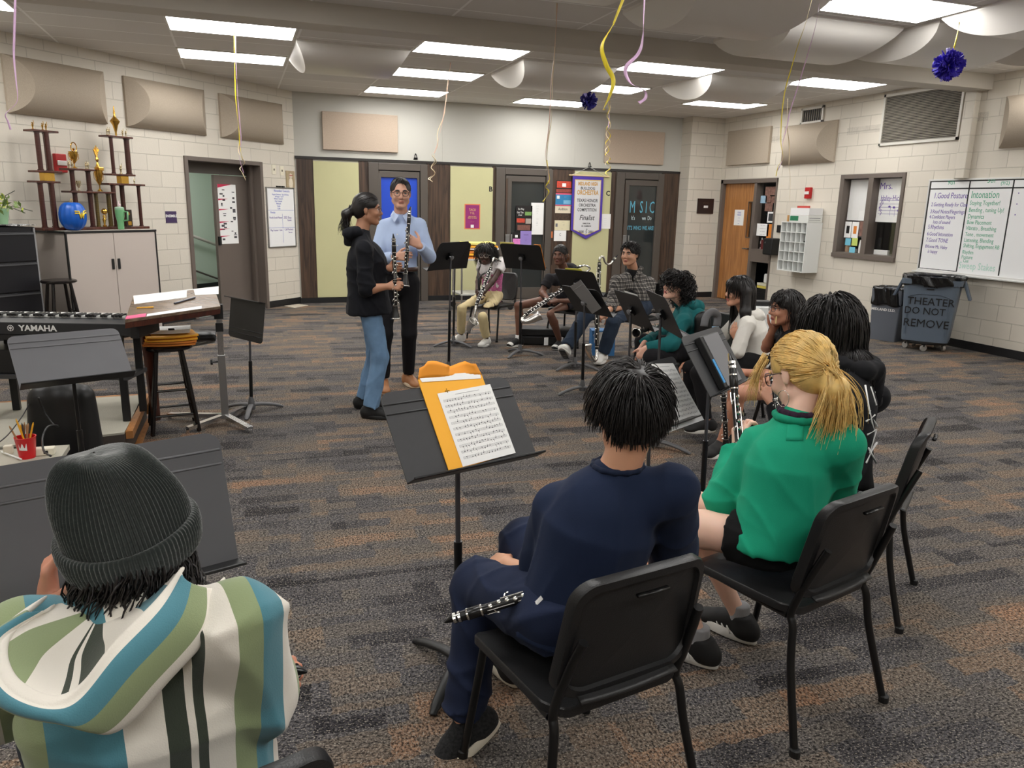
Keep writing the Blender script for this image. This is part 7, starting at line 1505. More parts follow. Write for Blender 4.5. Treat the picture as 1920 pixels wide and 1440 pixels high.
def boy():
 S=.95;J=pose((.905,5.74,.865),-12,S,lean=-2,sw=.18);t=person('standing boy with ponytail in black hoodie and blue jeans holding clarinet',(.9,5.74,0))
 J.head=A(689,392,5.74);H=headframe(J.head,-10,-2);J.neck=A(676,434,5.74)
 J.sR=A(683,467,5.57);J.sL=A(684,462,5.90)
 arms(J,A(727,503,5.66),A(727,537,5.50),pL=-UP+J.fw*-.2,pR=-UP*.9-J.fw*.5)
 J.eR=A(686,543,5.52)
 legs(J,(.875,5.90,.085),(.885,5.60,.085),pL=J.fw,pR=J.fw)
 hs=hand(J.wR,CR*.9+UP*.1,CF*.8-UP*.35,'R',S,(.75,.8,.85,.9),.6)+hand(J.wL,CR*.9+UP*.1,-CF*.9+UP*.1,'L',S,(.7,.75,.8,.85),.5)
 body(t,J,H,skin_mats('boy',(178,128,100),(158,104,86)),hs,jaw=1.0)
 face_parts(t,H,S,1.0,m_hblack);glasses(t,H,S,1.0,mat('thin_grey_metal',(70,66,64),.3,.7),r=(.023,.016),th=.0013)
 pr=top_prims(J,1.03,(2,1.25),(.064,.056,.05),hem=.085,loose=.055,neckr=.07,dep=.86);pr.append(cap(J.eR.lerp(J.sR,.25),J.eR.lerp(J.wR,.2),.062*S,.052*S,c1=True,k=.02))
 obj('hoodie',blob(pr,.007,.02,wrinkle(.006,30,2)),cloth_mat('black_fleece',(24,25,30)),t,smooth=True)
 b=-J.fw;nb=J.neck+b*.02;hp=[cap(nb+J.lf*.075,nb+b*.05+J.lf*.055-UP*.01,.034,.038),cap(nb+b*.05+J.lf*.055-UP*.01,nb+b*.06-J.lf*.05-UP*.015,.042),cap(nb+b*.06-J.lf*.05-UP*.015,nb-J.lf*.08,.038,.034),cap(nb+b*.05-UP*.04,nb+b*.065-UP*.075,.048,.036),cap(nb+J.lf*.07,nb+J.fw*.06-UP*.05,.03,.024),cap(nb-J.lf*.075,nb+J.fw*.06-UP*.05,.032,.024)]
 obj('hood',blob(hp,.007,.03,wrinkle(.006,40,4)),cloth_mat('black_fleece_hood',(27,28,33)),t,smooth=True)
 bp=bottom_prims(J,.93,1.99,.088,.068,.066);obj('jeans',blob(bp,.007,.02,wrinkle(.007,34,5)),cloth_mat('blue_denim',(108,138,170),.9,500,.35,.28,9),t,smooth=True)
 for a,d in((J.aL,-20),(J.aR,-25)):shoe(t,a,azv(d),S,m_shoeb,m_black,m_black)
 v,r=scalp_roots(900,hair_ok,1);d=flow_from(v,(1.0,0,.35));
 G=grow(H,S,r*1.02,d,.10,9,.25,layer=.03,jit=.02,stiff=.9,seed=2,stick=9);tie=np.array(H@V3((-.112*S,0,-.005*S)))
 rs=np.random.RandomState(3);tail=[]
 for i in range(260):
  o=rs.randn(3)*.013;a_=tie+o;e=tie+np.array(-J.fw*.055-UP*.15)+rs.randn(3)*np.array([.022,.022,.02]);mid_=tie+np.array(-J.fw*.06-UP*.05)+rs.randn(3)*.02;tt=np.linspace(0,1,10)[:,None];tail.append((1-tt)**2*a_+2*tt*(1-tt)*mid_+tt**2*e)
 sc=scalp_cap(H,S,1.0,.006)+[ell(H@V3((-.105*S,0,-.01*S)),[.03*S]*3)]
 tk=[cap(V3(tie),V3(tie)-J.fw*.045-UP*.04,.024,.036),cap(V3(tie)-J.fw*.045-UP*.04,V3(tie)-J.fw*.06-UP*.13,.036,.014)]
 h=hair_obj(t,[blob(sc+tk,.006,.02),strands_mesh(G,.0028,seed=1),strands_mesh(np.array(tail),.003,seed=2)],m_hblack)
 obj('hair_tie',MB().lathe([(.022,-.006),(.026,0),(.022,.006)],V3(tie)+V3((-.008,0,0)),(J.fw+UP*.4),14,cap=False),mat('hair_tie',(90,84,84),.5),h,smooth=True)
 clarinet('clarinet held upright by standing boy in black hoodie',A(738,438,5.50),A(742,598,5.47),CR*.3-CF*.5)
boy()
def teacher():
 S=1.035;J=pose((1.29,6.52,.935),256,S,lean=1,sw=.195);t=person('standing man in pale blue shirt and glasses holding clarinet',(1.29,6.5,0))
 J.neck=A(752,402,6.52);J.sR=A(722,425,6.55);J.sL=A(786,423,6.5);J.head=A(751,362,6.47);H=headframe(J.head,262,-3)
 J.wR=A(741,482,6.27);J.eR=A(705,486,6.42);J.wL=A(788,462,6.24);J.eL=A(805,481,6.42)
 legs(J,(1.385,6.60,.09),(1.13,6.44,.09),pL=J.fw+J.lf*.05,pR=J.fw-J.lf*.05)
 hs=hand(J.wR,CR*.95+UP*.12-CF*.1,CF*.9-UP*.2,'R',S,(.45,.5,.5,.55),.5)+hand(J.wL,-CR*.75+UP*.5-CF*.1,CF*.85-UP*.1,'L',S,(.5,.55,.55,.6),.5)
 body(t,J,H,skin_mats('teacher',(214,164,140),(194,130,112)),hs,jaw=1.03,nose=1.08)
 face_parts(t,H,S,1.0,m_hgrey,brow=.0052);glasses(t,H,S,1.0,mat('dark_brown_frame',(48,32,28),.3),r=(.024,.019),th=.0022)
 pr=top_prims(J,1.03,(2,1.9),(.060,.056,.042),hem=-.095,loose=.0,neckr=.064);obj('dress_shirt',blob(pr,.007,.02,wrinkle(.006,30,8)),cloth_mat('pale_blue_cotton',(182,200,232),.75,700,.15,.04),t,smooth=True)
 cl=MB();nb=J.neck+J.fw*.015*S
 for s in(1,-1):cl.prism([nb+J.lf*s*.062+UP*.03-J.fw*.02,nb+J.lf*s*.045+J.fw*.052+UP*.012,nb+J.lf*s*.012+J.fw*.085-UP*.012,nb+J.lf*s*.045+J.fw*.088-UP*.065,nb+J.lf*s*.082+J.fw*.04-UP*.01],J.lf*s*.006+J.fw*.004)
 obj('collar',cl,cloth_mat('pale_blue_cotton2',(192,208,238),.75),t,bev=.002)
 pk=MB();
 for i in range(5):p=J.chest+J.fw*(.128+.0*i)*S+UP*(.09-.09*i);pk.lathe([(.006,0),(.006,.003)],p,J.fw,10)
 obj('shirt_buttons',pk,m_paper,t)
 bp=bottom_prims(J,.95,1.93,.088,.064,.052);obj('trousers',blob(bp,.007,.02,wrinkle(.005,30,9)),cloth_mat('black_trouser_cloth',(26,25,28),.8),t,smooth=True)
 c_=J.pel+UP*.115*S;be=MB();n=40
 be.grid(lambda u,v:tuple(c_+J.lf*math.cos(2*PI*u)*.160*S+J.fw*math.sin(2*PI*u)*.124*S+UP*(.036*v-.018)),n,2,closed_u=True);b_=obj('belt',be,mat('brown_leather',(70,44,32),.45),t,smooth=True,sol=.006)
 obj('buckle',MB().box(c_+J.fw*.13*S,(.045,.012,.036),Matrix.Rotation(math.radians(J.az-90),3,'Z')),m_alum,b_)
 for a,d in((J.aL,285),(J.aR,265)):shoe(t,a,azv(d),S,mat('tan_leather',(172,118,78),.5),mat('tan_sole',(222,204,176),.6),mat('brown_lace',(110,76,56),.7))
 obj('watch',MB().lathe([(.031,-.012),(.034,-.01),(.034,.01),(.031,.012)],J.wL.lerp(J.eL,.06),(J.wL-J.eL),16,cap=False),m_black,t,smooth=40)
 v,r=scalp_roots(650,lambda f,l,u:u>-.35 and not(f>.45 and u<.55)and not(f>-.25 and u<-.05 and abs(l)>.3)and not(f>.2 and u<.3),4);d=flow_from(v,(-.5,.1,.85));d=d+np.array([.5,0,.15])
 G=grow(H,S,r,d,.03,5,.1,layer=.02,jit=.12,seed=5,rad=(.100,.080,.090))
 hair_obj(t,[blob(scalp_cap(H,S,1.0,.002)+[ell(H@V3((.1*S,0,.04*S)),[.05*S,.06*S,.045*S],op='-',k=.01)],.006,.02),strands_mesh(G,.0024,seed=5)],m_hgrey)
 clarinet('clarinet held upright at chin by man in blue shirt',A(768,387,6.27),A(760,537,6.18),-CF*.6-CR*.4,reed=True)
teacher()
def pinkgirl():
 S=.90;J=pose((2.86,8.74,.535),222,S,lean=-3,sw=.165,tlen=.92);t=person('seated girl in pink lace top, clear glasses and khaki trousers',(2.6,8.5,0))
 J.head=A(911,478,8.66);H=headframe(J.head,236,-4);J.neck=J.head-UP*.135*S-azv(236)*.03
 J.hL=J.pel+J.lf*.085*S;J.hR=J.pel-J.lf*.085*S
 arms(J,A(903,556,8.40),A(890,572,8.42),pL=-UP*.6+J.lf*.6-J.fw*.3,pR=-UP*.6-J.lf*.6-J.fw*.3)
 J.kR=A(866,580,8.42);J.kL=A(905,594,8.22);J.aR=A(864,628,8.62);J.aL=A(912,636,8.33)
 hs=hand(J.wR,CR*.3-UP*.8-CF*.2,CR*.6+CF*.5,'R',S,(.6,.65,.7,.75),.5)+hand(J.wL,-CR*.8-UP*.5,-CF*.2+CF*.8,'L',S,(.6,.65,.7,.75),.5)
 sk=skin_mats('deep',(74,50,42),(96,56,54));body(t,J,H,sk,hs,seat=ST,nose=.95)
 face_parts(t,H,S,1.0,m_hblack);glasses(t,H,S,1.0,mat('clear_pale_frame',(214,204,196),.25),r=(.027,.023),th=.0026)
 obj('tee_shirt',blob(top_prims(J,.93,(.55,.55),(.062,.058,.05),hem=.08,seat=ST+.02,bust=.95),.007,.02,wrinkle(.004,34,11)),cloth_mat('white_cotton',(232,226,226)),t,smooth=True)
 k=cloth_mat('pink_lace',(206,110,158),.7,260,.8,.5,60);pr=top_prims(J,.955,(.0,.0),(.05,.05,.05),hem=.085,seat=ST+.015,bust=1.0,neckr=.05);pr+=[half(J.neck-UP*.11*S,UP,.01)]
 obj('lace_camisole',blob(pr,.007,.02,wrinkle(.004,70,12)),k,t,smooth=True)
 ru=MB();rr=random.Random(4);c=J.chest+J.up*.055*S
 for i in range(46):
  a=PI*(i/45)-.0;p=c+J.lf*math.cos(a)*.150*S+J.fw*math.sin(a)*.125*S;ru.tube([p+UP*.02,p-UP*.03+J.fw*.008,p-UP*(.05+.02*rr.random())+V3((rr.uniform(-.01,.01),rr.uniform(-.01,.01),0))],(.006,.007,.002),5)
 obj('fringe',ru,k,t,smooth=True)
 obj('trousers',blob(bottom_prims(J,.95,1.86,.082,.064,.056,seat=ST),.007,.02,wrinkle(.005,34,13)),cloth_mat('khaki_cotton',(214,196,152)),t,smooth=True)
 shoe(t,J.aR,azv(212),S,m_shoew,m_solew,m_paper);shoe(t,J.aL,azv(222),S,m_shoew,m_solew,m_paper)
 v,r=scalp_roots(600,hair_ok2,6);d=flow_from(v,(0,0,1));G=grow(H,S,r*1.04,d,.17,10,.5,layer=.14,curl=(.004,1.2),jit=.2,seed=7,rad=(.116,.104,.110))
 fr=np.array([[.08,-.05+.1*i/59,.085]for i in range(60)]);G2=grow(H,S,fr,np.tile([[.6,0,-.3]],(60,1)),.040,6,.6,layer=.12,jit=.1,seed=8)
 ax=[H.col[0].to_3d(),H.col[1].to_3d(),H.col[2].to_3d()];P=lambda f,l,u:H@V3((f*S,l*S,u*S))
 puff=[ell(P(-.03,0,.03),[.125*S,.118*S,.118*S],ax),ell(P(-.04,.06,-.05),[.06*S,.045*S,.08*S],ax,k=.03),ell(P(-.04,-.06,-.05),[.06*S,.045*S,.08*S],ax,k=.03),ell(P(.13,0,-.035),[.105*S,.078*S,.095*S],ax,op='-',k=.02)]
 hair_obj(t,[blob(puff,.007,.02,wrinkle(.008,90,14)),strands_mesh(G,.0032,seed=7),strands_mesh(G2,.0028,seed=8)],m_hblack)
 nb=J.neck;sp=MB();sp.tube(smoothp([nb+J.lf*.06+UP*.01,nb+J.lf*.075+J.fw*.08-UP*.06,A(899,520,8.44),A(900,545,8.40)],5),.009,6,flat=(J.fw,.3)).tube(smoothp([nb-J.lf*.06+UP*.01,nb-J.lf*.06+J.fw*.09-UP*.06,A(896,520,8.44),A(898,548,8.4)],5),.009,6,flat=(J.fw,.3))
 tag(obj('neck_strap',sp,m_black,smooth=True),'black neck strap on girl in pink lace top','strap')
 bass_clarinet('bass clarinet lying against girl with pink lace top',A(921,500,8.36),A(893,572,8.22),-CF,[A(921,500,8.36),A(924,489,8.34),A(926,484,8.38),A(933,487,8.44)],[A(893,572,8.22),A(890,590,8.2),A(884,614,8.2),A(880,620,8.15),A(882,610,8.08),A(889,602,8.03)],.058)
pinkgirl()
def teegirl():
 S=.95;J=pose((3.64,8.22,.545),218,S,lean=-2,sw=.17,tlen=.93);t=person('seated girl in charcoal tee and shorts with braided hair',(3.4,8.0,0))
 J.head=A(1050,478,8.12);H=headframe(J.head,226,0);J.neck=A(1063,512,8.2)
 J.sR=A(1030,522,8.12);J.sL=A(1090,520,8.30);J.pel=A(1072,590,8.25);J.pel.z=.545
 J.hL=J.pel+J.lf*.09*S;J.hR=J.pel-J.lf*.09*S
 J.kR=A(972,573,8.15);J.aR=A(972,636,8.12);J.kL=A(1032,590,7.86);J.aL=A(1050,640,7.98)
 J.wR=A(1027,560,7.95);J.eR=A(1016,548,8.1);J.wL=A(1046,564,7.88);J.eL=A(1085,565,8.1)
 hs=hand(J.wR,CR*.75-UP*.3-CF*.1,CF*.7-UP*.5,'R',S,(.5,.55,.6,.65),.5)+hand(J.wL,-CR*.9-UP*.05,CF*.5-UP*.7,'L',S,(.5,.55,.6,.65),.5)
 body(t,J,H,skin_mats('brown',(112,74,58),(118,70,66)),hs,seat=ST)
 face_parts(t,H,S,1.0,m_hblack)
 obj('tee_shirt',blob(top_prims(J,.95,(.62,.62),(.064,.060,.05),hem=.08,seat=ST+.02,bust=1.0),.007,.02,wrinkle(.004,34,21)),cloth_mat('charcoal_cotton',(44,43,46)),t,smooth=True)
 obj('necklace',MB().tube([J.neck+J.lf*math.cos(a)*.062+J.fw*(.0+.075*math.sin(a))-UP*(.0+.05*max(0,math.sin(a)))for a in np.linspace(-.2,PI+.2,14)],.0022,5),m_silv,t,smooth=True)
 obj('shorts',blob(bottom_prims(J,.98,.55,.090,.075,.05,seat=ST),.007,.02,wrinkle(.004,34,22)),cloth_mat('dark_shorts',(40,38,42)),t,smooth=True)
 for a,d in((J.aR,205),(J.aL,222)):
  obj('sock',blob([cap(a+UP*.05,a-UP*.02,.037*S,.04*S,c0=True)],.006,.01),m_paper,t,smooth=True)
  shoe(t,a,azv(d),S,m_shoeb,m_solew,m_paper,tall=.03,toe=m_shoew)
 v,r=scalp_roots(500,hair_ok,9);d=flow_from(v,(.9,.3,.45));G=grow(H,S,r*1.02,d,.11,9,.2,layer=.03,jit=.02,stiff=.92,seed=10,stick=9)
 P=lambda f,l,u:H@V3((f*S,l*S,u*S));bun=[ell(P(-.125,.02,-.035),[.052*S,.055*S,.06*S],k=.02)]
 br=[]
 for s,n_ in((1,3),(-1,2)):
  for i in range(n_):p0=P(.075-.01*i,s*(.03+.02*i),.085-.01*i);br.append([np.array(q)for q in smoothp([p0,P(.105-.02*i,s*(.05+.015*i),.02),P(.09-.02*i,s*(.066+.01*i),-.06),P(.085-.02*i,s*(.07+.01*i),-.12)],4)])
 h=hair_obj(t,[blob(scalp_cap(H,S,1.0,.004),.006,.02),strands_mesh(G,.0036,tip=.6,seed=10),strands_mesh(np.array(br),.0042,tip=.5,seed=11)],m_hblack)
 rs=np.random.RandomState(5);tw=[]
 c_=np.array(P(-.125,.02,-.035))
 for i in range(34):
  ax_=rs.randn(3);ax_/=np.linalg.norm(ax_);e1=np.cross(ax_,[0,0,1.]);e1/=np.linalg.norm(e1);e2=np.cross(ax_,e1);a0=rs.rand()*6.28;tw.append(np.array([c_+(e1*math.cos(a0+a)+e2*math.sin(a0+a))*.054*S+ax_*.012*math.sin(3*a)for a in np.linspace(0,3.4,12)]))
 V_,F_=strands_mesh(np.array(tw),.006,tip=.6,seed=12);o=hair_obj(t,[blob(bun,.006,.02),(V_,F_)],hair_mat('copper_brown_braids',(104,66,38)),'braided_bun')
 bass_clarinet('bass clarinet across lap of girl in charcoal tee',A(1066,536,7.92),A(985,591,7.66),-CF*.7+UP*.5,[A(1066,536,7.92),A(1090,516,7.98),A(1106,504,8.0),A(1098,498,7.98),A(1090,499,7.96)],[A(985,591,7.66),A(979,598,7.62),A(983,603,7.58),A(996,600,7.56),A(1013,591,7.54)],.055)
teegirl()
def plaid():
 S=1.02;J=pose((4.08,7.42,.56),208,S,lean=-2,sw=.20,tlen=.90);t=person('seated person in grey plaid shirt and jeans with short black hair',(3.8,7.2,0))
 J.head=A(1181,476,7.36);H=headframe(J.head,214,-1);J.neck=A(1189,506,7.44);J.pel=A(1196,602,7.45);J.pel.z=.56
 J.sR=A(1158,530,7.32);J.sL=A(1216,532,7.52);J.chest=A(1188,560,7.45)
 J.hL=J.pel+J.lf*.10*S;J.hR=J.pel-J.lf*.10*S
 J.kR=A(1098,592,7.15);J.aR=A(1062,652,7.02);J.kL=A(1150,606,7.0);J.aL=A(1130,664,7.05)
 J.eR=A(1148,575,7.25);J.wR=A(1140,585,7.05);J.eL=A(1213,578,7.35);J.wL=A(1166,578,7.15)
 hs=hand(J.wR,-CR*.6-UP*.4,CF*.5-UP*.5,'R',S,(.55,.6,.6,.65),.5)+hand(J.wL,-CR*.9-UP*.1,CF*.4-UP*.8,'L',S,(.5,.55,.6,.6),.5)
 body(t,J,H,skin_mats('tan',(196,146,118),(170,104,94)),hs,seat=ST,jaw=1.06,wide=1.04)
 face_parts(t,H,S,1.04,m_hblack,brow=.0062)
 fac=MB();
 k=NT('grey_plaid_flannel');tc=k.n('ShaderNodeTexCoord');mp=k.n('ShaderNodeMapping');mp.inputs['Rotation'].default_value=(0,0,math.radians(-30));k.l(tc.outputs['Object'],mp.inputs['Vector']);cur=None
 for ax_,sc_ in(('X',8.0),('Z',8.0),('X',19.0),('Z',17.0)):
  wv=k.n('ShaderNodeTexWave',Scale=sc_,Distortion=.6);wv.bands_direction=ax_;wv.inputs['Detail'].default_value=1;k.l(mp.outputs[0],wv.inputs['Vector'])
  if cur is None:cur=wv.outputs['Fac']
  else:
   a_=k.n('ShaderNodeMath',operation='ADD');k.l(cur,a_.inputs[0]);k.l(wv.outputs['Fac'],a_.inputs[1]);cur=a_.outputs[0]
 dv=k.n('ShaderNodeMath',operation='DIVIDE');dv.inputs[1].default_value=4;k.l(cur,dv.inputs[0]);rp=k.n('ShaderNodeValToRGB');e=rp.color_ramp.elements;e[0].position=.25;e[0].color=lin((40,38,38));e[1].position=.85;e[1].color=lin((168,162,154));x=e.new(.55);x.color=lin((86,82,80));k.l(dv.outputs[0],rp.inputs['Fac']);k.l(rp.outputs['Color'],k.b.inputs['Base Color']);k.b.inputs['Roughness'].default_value=.9
 pr=top_prims(J,1.16,(2,1.55),(.082,.070,.056),hem=.06,loose=.03,seat=ST+.02,neckr=.07,belly=1)
 obj('flannel_shirt',blob(pr,.008,.03,wrinkle(.007,28,31)),k.m,t,smooth=True)
 inn=[cap(J.neck+UP*.02,J.neck+J.fw*.06-UP*.04,.062,.062),cap(J.neck+J.fw*.07-UP*.05,J.chest+J.fw*.125*S+UP*.02,.065,.055),cap(J.chest+J.fw*.125*S+UP*.02,J.pel+J.fw*.17*S+UP*.12,.055,.06)]
 obj('undershirt',blob(inn,.008,.03),cloth_mat('black_cotton',(22,21,22)),t,smooth=True)
 cl=[cap(J.neck+J.lf*.07+UP*.02-J.fw*.02,J.neck+J.lf*.075+J.fw*.1-UP*.09,.024,.018),cap(J.neck-J.lf*.07+UP*.02-J.fw*.02,J.neck-J.lf*.075+J.fw*.1-UP*.09,.024,.018),cap(J.neck-J.fw*.06+UP*.015+J.lf*.05,J.neck-J.fw*.06+UP*.015-J.lf*.05,.028)]
 obj('collar',blob(cl,.007,.02),k.m,t,smooth=True)
 obj('jeans',blob(bottom_prims(J,1.08,1.95,.098,.076,.066,seat=ST),.008,.03,wrinkle(.006,30,32)),cloth_mat('dark_blue_denim',(45,55,70),.9,500,.3,.14,7),t,smooth=True)
 shoe(t,J.aR+V3((-.0,0,0)),azv(232),S*1.05,m_shoew,m_solew,m_paper,up=(UP*.85-azv(232)*-.0-azv(232)*.5),treads=True);shoe(t,J.aL,azv(222),S,m_shoew,m_solew,m_paper)
 v,r=scalp_roots(750,lambda f,l,u:u>-.5 and not(f>.42 and u<.5)and not(f>-.2 and u<-.12 and abs(l)>.3)and not(f>.15 and u<.28),12);d=flow_from(v,(-.4,0,.9));G=grow(H,S,r*1.02,d,.055,8,.2,layer=.16,curl=(.006,1.5),jit=.3,seed=13,wide=1.04,stick=6)
 hair_obj(t,[blob(scalp_cap(H,S,1.04,.010)+[ell(H@V3((.105*S,0,.03*S)),[.05*S,.07*S,.05*S],op='-',k=.01)],.006,.02,wrinkle(.005,120,33)),strands_mesh(G,.0034,seed=13)],m_hblack)
 bass_clarinet('bass clarinet standing upright before person in plaid shirt',A(1124,492,7.0),A(1119,655,6.86),-CF*.6-CR*.5,[A(1124,492,7.0),A(1125,484,7.0),A(1131,482,7.02),A(1135,492,7.03),A(1142,496,7.04),A(1150,488,7.06)],[A(1119,655,6.86),A(1118,672,6.83),A(1113,676,6.8),A(1106,668,6.76),A(1102,655,6.74),A(1101,646,6.74)],.05,peg=.06)
plaid()
def hoodbits(J,t,m,S,drop=.10,r=.045,seed=1):
 b=-J.fw;nb=J.neck-b*.0-UP*.015;hp=[cap(nb+J.tlf*.085*S+J.fw*.02,nb+b*.07*S+J.tlf*.065*S-UP*.02,r*.8,r),cap(nb+b*.07*S+J.tlf*.065*S-UP*.02,nb+b*.09*S-UP*.03,r),cap(nb+b*.09*S-UP*.03,nb+b*.07*S-J.tlf*.065*S-UP*.02,r),cap(nb+b*.07*S-J.tlf*.065*S-UP*.02,nb-J.tlf*.085*S+J.fw*.02,r,r*.8),cap(nb+b*.09*S-UP*.03,nb+b*.12*S-UP*drop,r*1.15,r*.6,k=.03)]
 return obj('hood',blob(hp,.007,.03,wrinkle(.007,42,seed)),m,t,smooth=True)
def teal():
 S=.88;J=pose((3.36,5.06,.535),190,S,lean=6,sw=.18,tlen=.86);t=person('seated person with curly dark hair in teal hooded sweatshirt',(3.2,5.1,0))
 J.head=A(1266,537,5.1);H=headframe(J.head,182,12);J.neck=A(1287,566,5.1);J.pel=A(1300,662,5.08);J.pel.z=.535
 J.chest=J.pel.lerp(J.neck,.56);J.up=(J.neck-J.pel).normalized();J.sR=A(1292,592,5.28);J.sL=A(1282,602,4.92)
 J.hL=J.pel+J.lf*.09*S;J.hR=J.pel-J.lf*.09*S
 J.eL=A(1258,645,4.86);J.wL=A(1212,652,4.92);J.eR=A(1243,622,5.35);J.wR=A(1208,643,5.08)
 J.kL=A(1222,670,4.86);J.aL=A(1215,735,5.0);J.kR=A(1205,640,5.2);J.aR=A(1195,700,5.3)
 hs=hand(J.wL,-CR*.5-UP*.85,CF*.6+CR*.3,'L',S,(.3,.35,.4,.45),.3)+hand(J.wR,-CR*.5-UP*.8,CR*.8-CF*.3,'R',S,(.4,.4,.45,.5),.3)
 body(t,J,H,skin_mats('light',(222,172,150),(196,110,104)),hs,seat=ST,wide=1.04)
 face_parts(t,H,S,1.04,m_hblack);glasses(t,H,S,1.04,mat('dark_frame',(30,26,28),.3),r=(.024,.018),th=.002)
 m=cloth_mat('teal_fleece',(30,98,100));obj('hoodie',blob(top_prims(J,1.12,(2,1.97),(.066,.062,.046),hem=.09,loose=.03,seat=ST+.02,belly=1),.007,.03,wrinkle(.007,28,41)),m,t,smooth=True);hoodbits(J,t,m,S,.09,.05,42)
 obj('trousers',blob(bottom_prims(J,1.1,1.9,.092,.070,.055,seat=ST),.008,.03,wrinkle(.005,30,43)),cloth_mat('black_jersey',(28,27,30)),t,smooth=True)
 for a in(J.aL,J.aR):shoe(t,a,azv(188),S,m_shoeb,m_solew,m_paper)
 v,r=scalp_roots(900,lambda f,l,u:hair_ok(f,l,u)and not(f>.12 and u<.45),15);d=flow_from(v,(.1,0,1));G=grow(H,S,r*1.03,d,.16,12,.5,layer=.28,curl=(.012,1.35),jit=.4,seed=16,wide=1.04)
 hair_obj(t,[blob(scalp_cap(H,S,1.04,.022),.006,.02,wrinkle(.008,100,44)),strands_mesh(G,.0036,tip=.5,seed=16)],m_hblack)
 clarinet('clarinet held across lap of person in teal hoodie, bell toward the left',A(1254,606,5.22),A(1193,624,4.86),-CF+UP*.3)
teal()
def white():
 S=.90;J=pose((3.50,4.62,.535),172,S,lean=5,sw=.165,tlen=.87);t=person('seated girl with long straight dark hair in white hoodie',(3.3,4.65,0))
 J.head=A(1385,546,4.62);H=headframe(J.head,168,0);J.neck=A(1400,582,4.62);J.pel=A(1413,682,4.6);J.pel.z=.535;J.up=(J.neck-J.pel).normalized();J.chest=J.pel.lerp(J.neck,.56)
 J.sL=A(1400,608,4.46);J.sR=A(1390,596,4.78);J.hL=J.pel+J.lf*.085*S;J.hR=J.pel-J.lf*.085*S
 J.eL=A(1383,660,4.42);J.wL=A(1384,640,4.48);J.eR=A(1345,640,4.85);J.wR=A(1300,678,4.75)
 J.kL=A(1310,700,4.42);J.aL=A(1325,790,4.35);J.kR=A(1295,690,4.72);J.aR=A(1290,775,4.75)
 hs=hand(J.wL,UP*.8-CR*.4,CR*.4+CF*.5,'L',S,(.3,.35,.4,.45),.3)+hand(J.wR,-CR*.9-UP*.3,-UP,'R',S,(.4,.45,.5,.5),.4)
 body(t,J,H,skin_mats('warm',(206,152,124),(190,104,98)),hs,seat=ST,nose=.95);face_parts(t,H,S,1.0,m_hblack)
 m=cloth_mat('white_fleece',(226,222,214));obj('hoodie',blob(top_prims(J,.98,(2,1.92),(.058,.054,.042),hem=.06,loose=.025,seat=ST+.02,bust=.9),.007,.025,wrinkle(.006,30,51)),m,t,smooth=True);hoodbits(J,t,m,S,.11,.045,52)
 obj('drawstring',MB().tube(smoothp([J.neck+J.lf*.06+J.fw*.07-UP*.03,J.neck+J.lf*.085+J.fw*.11-UP*.12,J.neck+J.lf*.09+J.fw*.11-UP*.2]),.0035,5),m_paper,t,smooth=True)
 obj('leggings',blob(bottom_prims(J,.98,1.95,.088,.062,.044,seat=ST),.008,.025,wrinkle(.003,30,53)),cloth_mat('black_leggings',(24,23,25)),t,smooth=True)
 for a in(J.aL,J.aR):shoe(t,a,azv(176),S,m_shoeb,m_solew,m_paper)
 v,r=scalp_roots(1100,hair_ok2,17);d=flow_from(v,(.35,0,.95));ln=np.where(v[:,0]>.25,.16,.44);G=grow(H,S,r*1.02,d,ln,14,.75,layer=.12,jit=.035,seed=18,stiff=.6)
 fr=np.array([[.078,-.055+.11*i/79,.078+.006*math.sin(i)]for i in range(80)]);G2=grow(H,S,fr,np.tile([[.5,0,-.5]],(80,1)),.042,6,.6,layer=.1,jit=.04,seed=19)
 P=lambda f,l,u:H@V3((f*S,l*S,u*S));cu=[cap(P(-.03,.060,.0),P(-.03,.095,-.16),.048*S,.040*S,k=.03),cap(P(-.03,.095,-.16),P(-.035,.125,-.34),.040*S,.018*S,k=.03),cap(P(-.08,0,.0),P(-.09,.01,-.17),.066*S,.06*S,k=.03),cap(P(-.035,-.06,.0),P(-.05,-.07,-.18),.05*S,.035*S,k=.03)]
 hair_obj(t,[blob(scalp_cap(H,S,1.0,.008)+cu,.006,.02),strands_mesh(G,.0032,tip=.4,seed=18),strands_mesh(G2,.003,tip=.5,seed=19)],m_hblack)
white()
